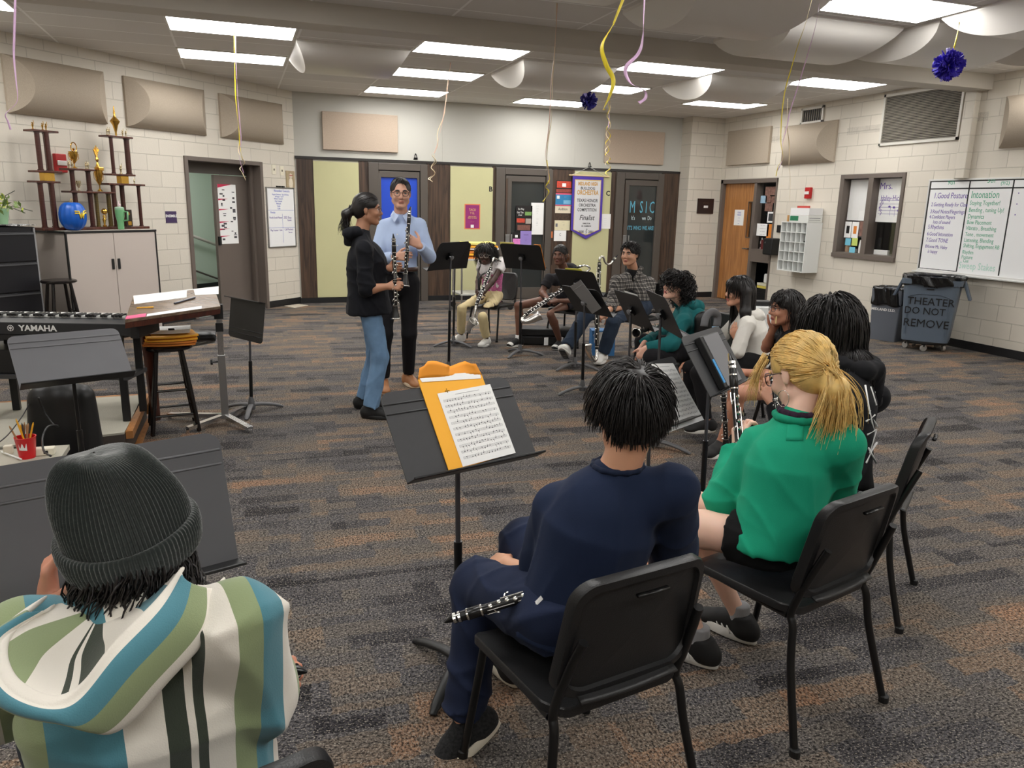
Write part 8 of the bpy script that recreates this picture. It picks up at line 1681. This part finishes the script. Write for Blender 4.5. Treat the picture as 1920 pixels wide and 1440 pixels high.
def gls():
 S=.90;J=pose((3.30,3.88,.535),165,S,lean=10,sw=.17,tlen=.84);t=person('seated person with glasses in dark top raising hand to mouth',(3.1,3.95,0))
 J.head=A(1472,578,3.9);H=headframe(J.head,164,-2);J.neck=A(1487,618,3.9);J.pel=A(1492,742,3.82);J.pel.z=.535;J.up=(J.neck-J.pel).normalized();J.chest=J.pel.lerp(J.neck,.56)
 J.sL=A(1480,648,3.73);J.sR=A(1470,636,4.05);J.hL=J.pel+J.lf*.085*S;J.hR=J.pel-J.lf*.085*S
 J.eR=A(1437,652,4.1);J.wR=A(1447,622,3.98);J.eL=A(1455,706,3.66);J.wL=A(1396,698,3.78)
 J.kL=A(1385,738,3.62);J.aL=A(1352,830,3.7);J.kR=A(1378,730,3.95);J.aR=A(1365,815,4.0)
 hs=hand(J.wR,UP*.7+CR*.3-CF*.2,-CR*.4+CF*.6,'R',S,(.8,.85,.9,.9),.6)+hand(J.wL,-CR*.95,-UP*.8+CF*.3,'L',S,(.4,.45,.5,.5),.4)
 body(t,J,H,skin_mats('warm2',(188,132,106),(168,96,90)),hs,seat=ST);face_parts(t,H,S,1.0,m_hblack);glasses(t,H,S,1.0,mat('dark_frame',(30,26,28),.3),r=(.022,.017),th=.0018)
 obj('tee_shirt',blob(top_prims(J,1.0,(.9,.9),(.068,.062,.05),hem=.07,loose=.03,seat=ST+.02),.007,.025,wrinkle(.005,30,61)),cloth_mat('black_tee',(26,25,28)),t,smooth=True)
 obj('shorts',blob(bottom_prims(J,1.0,.5,.094,.08,.05,seat=ST),.008,.025,wrinkle(.004,30,62)),cloth_mat('black_shorts',(30,30,32)),t,smooth=True)
 shoe(t,J.aL,azv(200),S,m_shoeb,m_solew,m_paper);shoe(t,J.aR,azv(185),S,m_shoeb,m_solew,m_paper)
 v,r=scalp_roots(900,hair_ok2,21);d=flow_from(v,(.3,0,.95));ln=np.where(v[:,0]>.25,.10,.22);G=grow(H,S,r*1.02,d,ln,11,.65,layer=.15,jit=.12,seed=22,curl=(.004,.8),stiff=.65)
 P=lambda f,l,u:H@V3((f*S,l*S,u*S));cu=[cap(P(-.05,.06,.0),P(-.06,.07,-.11),.045*S,.035*S,k=.03),cap(P(-.05,-.06,.0),P(-.06,-.07,-.11),.045*S,.035*S,k=.03),cap(P(-.08,0,.0),P(-.09,0,-.12),.06*S,.05*S,k=.03)]
 hair_obj(t,[blob(scalp_cap(H,S,1.0,.010)+cu,.006,.02,wrinkle(.004,90,63)),strands_mesh(G,.0034,tip=.4,seed=22)],m_hblack)
 tag(obj('reed',MB().box(A(1455,600,3.86),(.008,.003,.045)),m_reed),'pale reed pinched in fingers of person with glasses','reed')
 clarinet('clarinet standing low beyond the grey stand with black folder',A(1356,728,3.55),A(1362,840,3.55),-CF*.8-CR*.3)
gls()
def surf(V,px,py,off=.003):
 """point of a mesh seen at this place, nudged outward"""
 d=_ray(px,py);d=d/np.linalg.norm(d);w=np.asarray(V)-CAMP;tt=w@d;e=np.linalg.norm(w-tt[:,None]*d,axis=1);k=np.argsort(e)[:12];k=k[tt[k]<tt[k].min()+.08];return V3(CAMP+d*(tt[k].mean()-off))
def attr_mat(name,stops,bump=True):
 k=NT(name);at_=k.n('ShaderNodeAttribute');at_.attribute_name='band';rp=k.n('ShaderNodeValToRGB');rp.color_ramp.interpolation='CONSTANT';e=rp.color_ramp.elements
 e[0].position=0;e[0].color=lin(stops[0][1]);e[1].position=stops[1][0];e[1].color=lin(stops[1][1])
 for p,c in stops[2:]:x=e.new(p);x.color=lin(c)
 k.l(at_.outputs['Fac'],rp.inputs['Fac']);k.l(rp.outputs['Color'],k.b.inputs['Base Color']);k.b.inputs['Roughness'].default_value=.9;k.b.inputs['Sheen Weight'].default_value=.2
 tc=k.n('ShaderNodeTexCoord');n2=k.n('ShaderNodeTexNoise',Scale=420.0,Detail=3.0);k.l(tc.outputs['Object'],n2.inputs['Vector']);bp=k.n('ShaderNodeBump',Strength=.3,Distance=.002);k.l(n2.outputs['Fac'],bp.inputs['Height']);k.l(bp.outputs['Normal'],k.b.inputs['Normal']);return k.m
def set_band(o,vals):
 a=o.data.attributes.new('band','FLOAT','POINT');a.data.foreach_set('value',np.clip(np.asarray(vals,dtype=np.float32),0.001,.999))
def longhair():
 S=.96;J=pose((2.37,2.42,.54),127,S,lean=8,sw=.175,tlen=.86);t=person('person with very long black hair and black hoodie with white back print',(2.37,2.42,0))
 J.neck=A(1592,672,2.56);J.up=(J.neck-J.pel).normalized();J.chest=J.pel.lerp(J.neck,.56);J.head=A(1556,608,2.66);H=headframe(J.head,146,-8)
 J.sL=A(1530,745,2.62);J.sR=A(1640,745,2.56);arms(J,A(1452,760,2.86),A(1462,735,2.95),l1=.28)
 legs(J,V3((2.05,2.66,.085)),V3((2.28,2.80,.085)))
 hs=hand(J.wL,CR*-.3+UP*.6+CF*.4,CF,'L',S,(.6,.65,.7,.7),.5)+hand(J.wR,UP*.5-CR*.6,-CF*.5-CR*.5,'R',S,(.6,.65,.7,.7),.5)
 body(t,J,H,skin_mats('warm3',(200,146,118),(170,100,92)),hs,seat=ST);face_parts(t,H,S,1.0,m_hblack)
 V,F=blob(top_prims(J,1.05,(2,1.95),(.072,.064,.046),hem=.09,loose=.03,seat=ST+.01),.007,.025,wrinkle(.007,26,71));m=cloth_mat('washed_black_fleece',(27,27,30));hd=obj('hoodie',(V,F),m,t,smooth=True);hoodbits(J,t,m,S*1.15,.16,.042,72)
 mb=MB()
 for P in(((1622,722),(1628,760),(1634,790),(1640,812)),((1640,735),(1630,775),(1645,800)),((1624,790),(1640,778)),((1626,815),(1643,805),(1630,850)),((1624,868),(1634,845),(1644,830)),((1628,840),(1643,868)),((1632,725),(1643,760))):mb.tube([surf(V,*p)for p in P],.0045,5)
 obj('white_print',mb,m_paper,hd,smooth=True)
 obj('jeans',blob(bottom_prims(J,1.0,1.93,.088,.068,.06,seat=ST),.008,.025,wrinkle(.006,30,73)),cloth_mat('pale_ripped_denim',(168,190,216),.9,500,.3,.3,22),t,smooth=True)
 for a in(J.aL,J.aR):shoe(t,a,azv(130),S,m_shoeb,m_solew,m_paper)
 v,r=scalp_roots(3200,hair_ok,31);d=flow_from(v,(.2,0,.97));ln=np.where(v[:,0]>.3,.2,.40);G=grow(H,S,r*1.03,d,ln,14,.75,layer=.34,jit=.05,seed=32,stiff=.62,bodies=[(J.neck-UP*.05,.13)],curl=(.004,.5))
 P=lambda f,l,u:H@V3((f*S,l*S,u*S));cu=[cap(P(-.045,.05,.01),P(-.06,.07,-.16),.055*S,.04*S,k=.04),cap(P(-.045,-.05,.01),P(-.065,-.075,-.18),.055*S,.04*S,k=.04),cap(P(-.07,0,.02),P(-.085,-.01,-.19),.065*S,.045*S,k=.04)]
 hair_obj(t,[blob(scalp_cap(H,S,1.0,.014)+cu,.007,.02),strands_mesh(G,.0024,tip=.35,seed=32)],m_hblack)
 clarinet('clarinet partly hidden behind the blonde ponytail, held by long-haired person',A(1447,690,2.85),A(1462,800,2.72),-CF)
longhair()
def blonde():
 S=.96;J=pose((1.655,1.93,.54),105,S,lean=2,sw=.175,tlen=.82);t=person('blonde person with ponytail in green sweater and black shorts holding clarinet',(1.655,1.93,0))
 K=S*1.1;J.head=A(1500,698,2.02);H=headframe(J.head,97,-24);J.neck=A(1498,782,1.96);J.up=(J.neck-J.pel).normalized();J.chest=J.pel.lerp(J.neck,.58)
 J.sL=A(1424,838,2.04);J.sR=A(1583,832,1.84);J.eL=A(1360,940,2.10);J.wL=A(1384,846,2.24);J.eR=A(1560,960,2.0);J.wR=A(1450,900,2.25)
 J.aL=FLR(1313,1246)+V3((-.0,.02,.088));J.aR=FLR(1388,1200)+V3((0,.02,.088));J.hL=J.pel+J.lf*.09*S;J.hR=J.pel-J.lf*.09*S
 J.kL=J.hL+V3((-.235,.31,-.02));J.kR=J.hR+V3((-.22,.36,-.01))
 hs=hand(J.wL,UP*.95+CF*.15+CR*.05,CR*.8+CF*.45,'L',S,(.55,.6,.62,.65),.8)+hand(J.wR,-CR*.8+UP*.3,-CF*.5+UP*.3,'R',S,(.6,.6,.65,.7),.5)
 body(t,J,H,skin_mats('fair',(236,194,172),(206,130,120)),hs,vox=.0055,seat=ST,nose=.95,headk=1.1);face_parts(t,H,K,1.0,m_hblonde)
 m=cloth_mat('emerald_fleece',(32,158,122),.85,420,.3,.05);pr=top_prims(J,1.04,(2,1.9),(.074,.072,.05),hem=.05,loose=.04,seat=ST+.035,neckr=.074)
 pr+=[cap(J.eL.lerp(J.wL,.55),J.eL.lerp(J.wL,.78),.066*S,.056*S,k=.02),cap(J.eL.lerp(J.wL,.86),J.eL.lerp(J.wL,.97),.040*S,.040*S,c1=True,k=.008)]
 V,F=blob(pr,.0062,.025,wrinkle(.009,24,81));sw_=obj('sweater',(V,F),m,t,smooth=True)
 rb=[cap(J.neck+UP*.004+J.tlf*.078*math.cos(a)+J.tfw*.072*math.sin(a),J.neck+UP*.004+J.tlf*.078*math.cos(a+.5)+J.tfw*.072*math.sin(a+.5),.012)for a in np.arange(0,6.28,.5)];obj('neckband',blob(rb,.005,.008),cloth_mat('emerald_rib',(28,142,110)),sw_,smooth=True)
 ic=[cap(J.neck+UP*.018+J.tlf*.062*math.cos(a)+J.tfw*.058*math.sin(a),J.neck+UP*.018+J.tlf*.062*math.cos(a+.5)+J.tfw*.058*math.sin(a+.5),.012)for a in np.arange(0,6.28,.5)];obj('undershirt_collar',blob(ic,.005,.008),cloth_mat('dark_print',(52,36,52),.9,300,.2,.6,80),t,smooth=True)
 mb=MB();mb.grid(lambda u,v:tuple(surf(V,1476+32*u+(v-.5)*-4,780+46*v,.0025)),7,7);obj('back_patch',mb,cloth_mat('emerald_patch',(34,161,125)),sw_,smooth=True,sol=.0016)
 obj('shorts',blob(bottom_prims(J,1.02,.26,.092,.085,.05,seat=ST,hipw=1.05),.0065,.025,wrinkle(.005,34,82)),cloth_mat('black_shorts2',(24,24,25)),t,smooth=True)
 for a,d in((J.aL,118),(J.aR,112)):
  obj('sock',blob([cap(a+UP*.055,a-UP*.02,.037*S,.041*S,c0=True)],.005,.01),cloth_mat('grey_sock',(150,150,152)),t,smooth=True);shoe(t,a,azv(d),S*1.02,m_shoeb,m_solew,m_black,stripes=m_paper,sole_h=.032)
 P=lambda f,l,u:H@V3((f*K,l*K,u*K));tie=V3(P(-.112,.010,-.012));rs=np.random.RandomState(41)
 v,r=scalp_roots(2100,lambda f,l,u:(hair_ok(f,l,u)or(f<-.25 and u>-.85)),42);R=np.array([[H[i][j]for j in range(3)]for i in range(3)]);c0=np.array(H.translation);tl=np.array([-.112,.010,-.012]);tt=np.linspace(0,1,9)
 X=r[:,None,:]*(1-tt)[None,:,None]+tl[None,None,:]*tt[None,:,None];cen=np.array([-.018,0,.020]);q=(X-cen)/np.array([.105,.083,.100]);l=np.linalg.norm(q,axis=2,keepdims=True);lay=(1.03+.05*rs.rand(len(r),1,1))*np.ones_like(l);lay[:,-1:]=1.12;X=cen+q/l*lay*np.array([.105,.083,.100])+.0022*np.sin(tt*6)[None,:,None]*rs.randn(len(r),1,3);G=(X*K)@R.T+c0
 tail=[]
 for i in range(750):
  o=rs.randn(3)*.011;a_=np.array(tie)+o;g=rs.randn(3);e=np.array(tie)+np.array(-J.tfw*.045+CR*.0-UP*(.14+.11*rs.rand()))+g*np.array([.034,.03,.012]);mid_=np.array(tie)+np.array(-J.fw*.06+CR*.012-UP*.04)+g*.022;s_=np.linspace(0,1,12)[:,None];w_=(.004*np.sin(s_*9+rs.rand()*6)*s_)*rs.randn(1,3);tail.append((1-s_)**2*a_+2*s_*(1-s_)*mid_+s_**2*e+w_)
 side=[]
 for i in range(60):
  p0=P(.045+.02*rs.rand(),.068+.01*rs.rand(),.055+.03*rs.rand());L_=.10+.07*rs.rand();e=p0-UP*L_+J.fw*(.02+.02*rs.randn())+J.lf*(.03+.015*rs.randn());m_=p0.lerp(e,.45)+J.lf*.03;s_=np.linspace(0,1,10)[:,None];side.append((1-s_)**2*np.array(p0)+2*s_*(1-s_)*np.array(m_)+s_**2*np.array(e))
 tb=[cap(tie,tie-J.tfw*.04+CR*.004-UP*.06,.02,.036),cap(tie-J.tfw*.04+CR*.004-UP*.06,tie-J.tfw*.045-UP*.15,.036,.012,k=.03)]
 h=hair_obj(t,[blob(scalp_cap(H,K,1.0,.004)+tb,.0055,.02),strands_mesh(G,.0019,tip=.8,seed=41),strands_mesh(np.array(tail),.0022,tip=.3,seed=42),strands_mesh(np.array(side),.0013,tip=.3,seed=43)],m_hblonde)
 obj('hair_tie',MB().lathe([(.019,-.005),(.024,0),(.019,.005)],tie-J.fw*.006,(-J.fw-UP*.2+CR*.2),16,cap=False),m_black,h,smooth=True)
 mb=MB();e0=P(.0,.083,-.05);mb.tube([e0+UP*.028*math.sin(a)-UP*.03+J.fw*.022*math.cos(a)for a in np.linspace(0,6.28,18)],.0014,5);obj('hoop_earring',mb,m_silv,t,smooth=True)
 gz=MB();c_=P(.075,0,.0)
 glasses(t,H,K,1.0,mat('tortoise_frame',(70,40,30),.3),r=(.026,.021),th=.0018)
 clarinet('clarinet held upright near the stand by blonde person, pale reed showing',A(1371,660,2.36),A(1398,985,2.10),-CF*.9+CR*.3,reed=True)
blonde()
def navy():
 S=.97;J=pose((.815,1.705,.545),103,S,lean=2,sw=.19,tlen=.84);t=person('black-haired boy in navy shirt and trousers with clarinet across lap, seen from behind',(.815,1.7,0))
 J.head=A(1178,772,1.70);H=headframe(J.head,84,-10);J.neck=A(1158,880,1.69);J.up=(J.neck-J.pel).normalized();J.chest=J.pel.lerp(J.neck,.6)
 J.sL=A(1045,952,1.76);J.sR=A(1262,915,1.62);J.eL=A(1010,1092,1.86);J.wL=A(952,1058,2.02);J.eR=A(1262,1080,1.78);J.wR=A(1040,1050,2.05)
 J.hL=J.pel+J.lf*.095*S;J.hR=J.pel-J.lf*.095*S;J.kL=A(898,1096,2.03);J.kR=V3((.83,2.14,.53));J.aL=A(872,1352,1.92);J.aR=V3((.80,2.2,.09))
 hs=hand(J.wL,-CR*.6+CF*.8-UP*.3,CR*.5-UP*.8,'L',S,(.35,.4,.45,.5),.4)+hand(J.wR,-CR*.9+UP*.05,-UP*.8+CF*.3,'R',S,(.5,.55,.6,.6),.4)
 body(t,J,H,skin_mats('peach',(214,160,128),(180,110,100)),hs,vox=.0055,seat=ST);face_parts(t,H,S,1.0,m_hblack)
 pr=top_prims(J,1.08,(.98,.98),(.070,.066,.05),hem=.09,loose=.02,seat=ST+.03,neckr=.066,nk=-.008);V,F=blob(pr,.0062,.025,wrinkle(.006,26,91));ts=obj('tee_shirt',(V,F),cloth_mat('navy_cotton',(32,42,66),.85,500,.2,.05),t,smooth=True)
 rb=[cap(J.neck+UP*.012+J.tlf*.068*math.cos(a)+J.tfw*.064*math.sin(a),J.neck+UP*.012+J.tlf*.068*math.cos(a+.5)+J.tfw*.064*math.sin(a+.5),.007)for a in np.arange(0,6.28,.5)];obj('neckband',blob(rb,.004,.006),cloth_mat('navy_rib',(28,37,58)),ts,smooth=True)
 bp=bottom_prims(J,1.1,1.9,.100,.084,.064,seat=ST);bp.append(cap(J.kL.lerp(J.aL,.78),J.kL.lerp(J.aL,.97),.068*S,.056*S,c1=True,k=.02));obj('trousers',blob(bp,.0065,.025,wrinkle(.009,26,92)),cloth_mat('navy_jersey',(35,43,66),.9,450,.25,.08),t,smooth=True)
 sd=(FLR(812,1418,.03)-FLR(882,1388,.06)).normalized();shoe(t,J.aL+V3((.0,0,-.0)),V3((sd.x,sd.y,-.25)),S,cloth_mat('black_grey_knit',(46,46,47),.85,90,1.0,.6,120),mat('cream_sole',(222,214,196),.6),m_black,up=UP*.8-CR*.45+V3((sd.x,sd.y,0))*.1)
 shoe(t,J.aR,azv(95),S,m_shoeb,mat('cream_sole',(222,214,196),.6),m_black)
 v,r=scalp_roots(3400,lambda f,l,u:u>-.78 and not(f>.35 and u<.35)and not(f>-.25 and u<-.2 and abs(l)>.3)and not(f>.1 and u<.12),51);cr=np.array([-.62,-.05,.76]);d=flow_from(v,cr);sw2=np.cross(v,d)*.35;G=grow(H,S,r*1.03,d+sw2,np.where(v[:,2]>.0,.085,.055),8,.4,layer=.13,jit=.09,seed=52,stiff=.75)
 hair_obj(t,[blob(scalp_cap(H,S,1.0,.010),.0055,.02),strands_mesh(G,.0023,tip=.25,seed=52)],m_hblack)
 clarinet('clarinet lying across lap of boy in navy shirt, mouthpiece toward the left',A(832,1165,1.76),A(1165,1066,1.62),UP*.7-CF*.6)
 obj('pocket_tab',MB().prism([surf(V,*p,.008)for p in((992,1140),(1014,1118),(1018,1124),(998,1144))],(0,0,.002)),m_paper,ts)
navy()
def beanie():
 S=1.0;J=pose((-.165,1.25,.545),106,S,lean=2,sw=.20,tlen=.86);t=person('person in dark green knit beanie and striped hoodie, back to the camera',(-.165,1.25,0))
 J.head=A(234,985,1.31);H=headframe(J.head,112,-14);J.neck=A(252,1118,1.24);J.up=(J.neck-J.pel).normalized();J.chest=J.pel.lerp(J.neck,.6)
 J.sL=A(45,1200,1.30);J.sR=A(442,1168,1.18);J.eL=A(-30,1330,1.42);J.wL=A(92,1140,1.50);J.eR=A(486,1300,1.24);J.wR=A(470,1290,1.46)
 legs(J,V3((-.42,1.62,.085)),V3((-.05,1.70,.085)))
 hs=hand(J.wL,UP*.9+CR*.1,CR*.6+CF*.3,'L',S,(.5,.55,.6,.65),.5)+hand(J.wR,CR*.5+CF*.5,-UP*.6-CR*.5,'R',S,(.55,.6,.65,.7),.5)
 body(t,J,H,skin_mats('rosy',(214,150,124),(180,104,96)),hs,vox=.0055,seat=ST);face_parts(t,H,S,1.0,m_hblack)
 cr_,gn,tl_,dk=(234,228,216),(144,158,116),(80,136,150),(54,62,50)
 st=[(0,cr_),(.11,gn),(.22,tl_),(.41,cr_),(.525,dk),(.585,cr_),(.61,dk),(.645,cr_),(.79,gn),(.91,tl_)]
 m=attr_mat('striped_fleece',[(0,cr_),(.10,gn),(.21,tl_),(.40,cr_),(.515,dk),(.575,cr_),(.60,dk),(.63,cr_),(.72,gn),(.80,tl_),(.88,cr_),(.955,gn)])
 V,F=blob(top_prims(J,1.12,(2,1.93),(.076,.068,.05),hem=.08,loose=.035,seat=ST+.02,neckr=.07),.0062,.03,wrinkle(.010,20,101));o=obj('hoodie',(V,F),m,t,smooth=True)
 rt=-np.array(J.tlf);c=np.array(J.neck);w_=(V-c)@rt;set_band(o,.5+w_/.50)
 R_=[(342,1066,1.20),(293,1129,1.13),(215,1207,1.075),(151,1288,1.04),(92,1315,1.03),(27,1284,1.06),(5,1230,1.12),(27,1184,1.18),(100,1138,1.24)]
 O_=[(400,1104,1.19),(398,1180,1.13),(310,1282,1.08),(222,1372,1.05),(165,1352,1.045),(60,1337,1.07),(-14,1290,1.12),(-14,1200,1.19),(60,1142,1.24)]
 I_=[(315,1075,1.24),(270,1120,1.20),(215,1175,1.155),(160,1225,1.125),(120,1240,1.115),(72,1222,1.13),(58,1190,1.17),(75,1160,1.21),(120,1135,1.25)]
 rs_=lambda C_:smoothp([A(*q)for q in C_],5);R1,O1,I1=rs_(R_),rs_(O_),rs_(I_);n=len(R1);cc=A(195,1135,1.22);out=-CF*.012+UP*.004
 def M_(f):return[R1[i].lerp(O1[i],f)-CF*(.035*math.sin(PI*f))+UP*.012*math.sin(PI*f)for i in range(n)]
 ext=[[p+CF*.012 for p in R1],[p-CF*.006 for p in R1],[p-CF*.010+(O1[i]-p)*.10 for i,p in enumerate(R1)],M_(.22),M_(.45),M_(.7),M_(.9),O1,[p+CF*.05 for p in O1]]
 mb=MB();mb._add([p for r_ in ext for p in r_],[(i*n+j,i*n+j+1,(i+1)*n+j+1,(i+1)*n+j)for i in range(len(ext)-1)for j in range(n-1)]);hd=obj('hood',mb,attr_mat('striped_hood',[(0,cr_),(.20,tl_),(.56,gn),(.86,cr_)]),t,smooth=True,sol=.008,sub=2)
 bv=(0,.03,.10,.25,.47,.70,.9,.97,1);set_band(hd,[bv[i]for i in range(len(ext))for j in range(n)])
 lin_=[[cc.lerp(p,.25)for p in I1],[cc.lerp(p,.7)for p in I1],I1,[I1[i].lerp(R1[i],.5)+CF*.012 for i in range(n)],[p+CF*.010 for p in R1]]
 mb=MB();mb._add([p for r_ in lin_ for p in r_],[(i*n+j,i*n+j+1,(i+1)*n+j+1,(i+1)*n+j)for i in range(len(lin_)-1)for j in range(n-1)]);l2=obj('hood_lining',mb,attr_mat('striped_lining',[(0,cr_),(.08,tl_),(.17,cr_),(.30,dk),(.40,cr_),(.44,dk),(.47,cr_),(.60,gn),(.80,cr_)]),hd,smooth=True,sub=2);set_band(l2,[j/(n-1)for i in range(len(lin_))for j in range(n)])
 obj('jeans',blob(bottom_prims(J,1.0,1.95,.09,.07,.06,seat=ST),.009,.025),cloth_mat('dark_jeans',(50,56,66)),t,smooth=True)
 for a in(J.aL,J.aR):shoe(t,a,azv(105),S,m_shoeb,m_solew,m_paper)
 k=NT('dark_green_knit');tc=k.n('ShaderNodeTexCoord');n2=k.n('ShaderNodeTexNoise',Scale=160.0,Detail=4.0);k.l(tc.outputs['Object'],n2.inputs['Vector']);rp=k.n('ShaderNodeValToRGB');rp.color_ramp.elements[0].color=lin((13,18,17));rp.color_ramp.elements[1].color=lin((42,52,48));k.l(n2.outputs['Fac'],rp.inputs['Fac']);k.l(rp.outputs['Color'],k.b.inputs['Base Color']);k.b.inputs['Roughness'].default_value=.95;k.b.inputs['Sheen Weight'].default_value=.5;bp=k.n('ShaderNodeBump',Strength=.5,Distance=.003);k.l(n2.outputs['Fac'],bp.inputs['Height']);k.l(bp.outputs['Normal'],k.b.inputs['Normal'])
 HB=H@Matrix.Rotation(math.radians(-11),4,'X')@Matrix.Rotation(math.radians(-16),4,'Y');NR=96
 def dome(u,v):
  a=2*PI*u;zc=(-.020,.0);ph=v*PI/2;r=math.cos(ph)**.62 if v<1 else 0;z=.002+.150*math.sin(ph)**1.08
  rib=.0017*math.cos(NR*a)*min(1,(1-v)*3)*min(1,r*2);lump=.006*math.sin(3*a+1.5+4*v)*v*(1-v)*4+.007*math.sin(4*a+5*v)*max(0,v-.45)
  rx,ry=.108*r+rib+lump,.098*r+rib+lump
  z+=.006*math.cos(a-2.2)*v
  p=HB@V3((-.014+rx*math.cos(a)-.03*v*v,ry*math.sin(a)+.02*v*v,z));return tuple(p)
 mb=MB();mb.grid(dome,NR*6,40,closed_u=True);bn=obj('beanie',mb,k.m,t,smooth=True)
 def cuff(u,v):
  a=2*PI*u;pr_=[(.094,-.052),(.107,-.052),(.116,-.043),(.121,-.015),(.120,.004),(.113,.010),(.100,.002)];i=v*(len(pr_)-1);i0=min(int(i),len(pr_)-2);f=i-i0;r=pr_[i0][0]*(1-f)+pr_[i0+1][0]*f;z=pr_[i0][1]*(1-f)+pr_[i0+1][1]*f
  r+=.0017*math.cos(NR*a)*math.sin(PI*min(1,v*1.0));p=HB@V3((-.012+r*math.cos(a),r*.905*math.sin(a),z+.003*math.sin(2*a)));return tuple(p)
 mb=MB();mb.grid(cuff,NR*6,15,closed_u=True);obj('cuff',mb,k.m,bn,smooth=True)
 v,r=scalp_roots(1300,lambda f,l,u:-.8<u<-.3 and not(f>.25)and not(f>0 and abs(l)<.5),61);d=flow_from(v,(0,0,1));G=grow(H,S,r*1.10+np.array([0,0,-.035]),d+v*.45,.15,11,.5,layer=.25,curl=(.010,.9),jit=.35,seed=62,stiff=.7)
 P=lambda f,l,u:H@V3((f*S,l*S,u*S));cu=[ell(P(-.055,0,-.09),[.045*S,.07*S,.05*S],[H.col[0].to_3d(),H.col[1].to_3d(),H.col[2].to_3d()])]
 hair_obj(t,[blob(cu,.0055,.02,wrinkle(.006,80,63)),strands_mesh(G,.0026,tip=.25,seed=62)],m_hblack)
 clarinet('clarinet of person in beanie, only its tip showing past right sleeve',A(572,1252,1.36),A(330,1340,1.46),UP)
beanie()
chair(-.16,1.25,106,'black band chair under person in beanie, cut by bottom edge')
chair(3.70,8.24,218,'black band chair under girl in charcoal tee');chair(4.14,7.46,208,'black band chair under person in plaid shirt');chair(3.42,5.09,190,'black band chair under curly-haired person in teal hoodie');chair(3.55,4.62,172,'black band chair under girl in white hoodie');chair(3.36,3.86,165,'black band chair under person with glasses and raised hand')
def casebox(label,c,d,rz,m=None,nm='instrument_case',hz=None):
 t=thing(nm,label,'case',(c[0],c[1],0),group='cases on the floor');R=Matrix.Rotation(rz,3,'Z');m=m or m_black
 obj('lower_shell',MB().box((c[0],c[1],d[2]*.27+.004),(d[0],d[1],d[2]*.53),R),m,t,bev=.012);obj('lid',MB().box((c[0],c[1],d[2]*.78+.004),(d[0],d[1],d[2]*.44),R),m,t,bev=.012)
 q=V3(c[:2]+(d[2]*.55,))+R@V3((0,-d[1]/2-.012,0));obj('handle',MB().tube([q+R@V3((-.06,.012,0)),q+R@V3((-.05,-.012,0)),q+R@V3((.05,-.012,0)),q+R@V3((.06,.012,0))],.007,6),m_black,t,smooth=True);return t
cb=casebox('black instrument case with white tag under chair of girl in charcoal tee',(3.42,8.32),(.62,.30,.19),-.35)
q=A(1024,640,7.9);tag(obj('luggage_tag',MB().box(q,(.05,.006,.09)),m_paper,bev=.002),'white luggage tag hanging by black instrument case','tag')
t=thing('blue_binder','blue and white carton on floor behind plaid person leg','carton',(3.78,7.55,0));obj('carton',MB().box((3.78,7.55,.14),(.26,.2,.28),Matrix.Rotation(-.3,3,'Z')),mat('blue_carton',(62,120,176),.5),t);obj('white_panel',MB().box((3.755,7.445,.14),(.12,.012,.25),Matrix.Rotation(-.3,3,'Z')),m_paper,t)
t=thing('water_bottle','dark blue water bottle on floor beneath chair of person with glasses','bottle',(3.06,3.55,0));obj('body',MB().lathe([(.036,.002),(.04,.01),(.04,.16),(.03,.18)],(3.06,3.55,0),n=18),mat('navy_steel',(40,62,108),.35),t,smooth=35);obj('cap',MB().lathe([(.03,.18),(.032,.185),(.03,.22),(.01,.225)],(3.06,3.55,0),n=18),m_black,t,smooth=35)
cs=[A(1334,590,4.9),A(1350,612,4.8)]
t=thing('backpack','grey and black case with white label between teal and white hooded students','bag',(3.35,4.88,0));pr=[cap(V3((3.30,4.86,.1)),V3((3.28,4.88,.80)),.085,.06,sq=(CF,.6)),half((0,0,.006),(0,0,-1),.01)];obj('body',blob(pr,.01,.02,wrinkle(.006,24,7)),m_black,t,smooth=True)
obj('grey_strap',MB().tube(smoothp([A(1320,612,4.72),A(1324,594,4.72),A(1335,585,4.72),A(1345,592,4.74),A(1344,612,4.74)],4),.03,8,flat=(CF,.4)),mat('grey_padding',(110,110,112),.7),t,smooth=True);obj('label',MB().box(A(1341,616,4.66),(.05,.004,.035),Matrix.Rotation(-.35,3,'Z')),mat('label_blue2',(150,186,214),.5),t)
p=A(1436,592,6.3);t=thing('storage_bin','white storage bin with black device on it beyond girl in white hoodie','bin',(p.x,p.y,0));h_=float(A(1436,572,6.3).z)
obj('bin',MB().box((p.x,p.y,h_/2+.002),(.55,.35,h_-.004),Matrix.Rotation(-.3,3,'Z')),m_mel,t,bev=.01)
tag(obj('telephone',MB().box((p.x-.08,p.y,h_+.025),(.18,.13,.045),Matrix.Rotation(-.3,3,'Z')),m_black,bev=.008),'black device lying on white storage bin','device')
w=bpy.data.worlds.new('world');scene.world=w;w.use_nodes=True
w.node_tree.nodes['Background'].inputs[0].default_value=(.8,.85,1,1);w.node_tree.nodes['Background'].inputs[1].default_value=.05
scene.view_settings.view_transform='Standard';scene.view_settings.look='None';scene.view_settings.gamma=1;scene.view_settings.use_curve_mapping=False
scene.view_settings.exposure=0.25
scene.cycles.use_denoising=True;scene.cycles.max_bounces=8;scene.cycles.diffuse_bounces=5
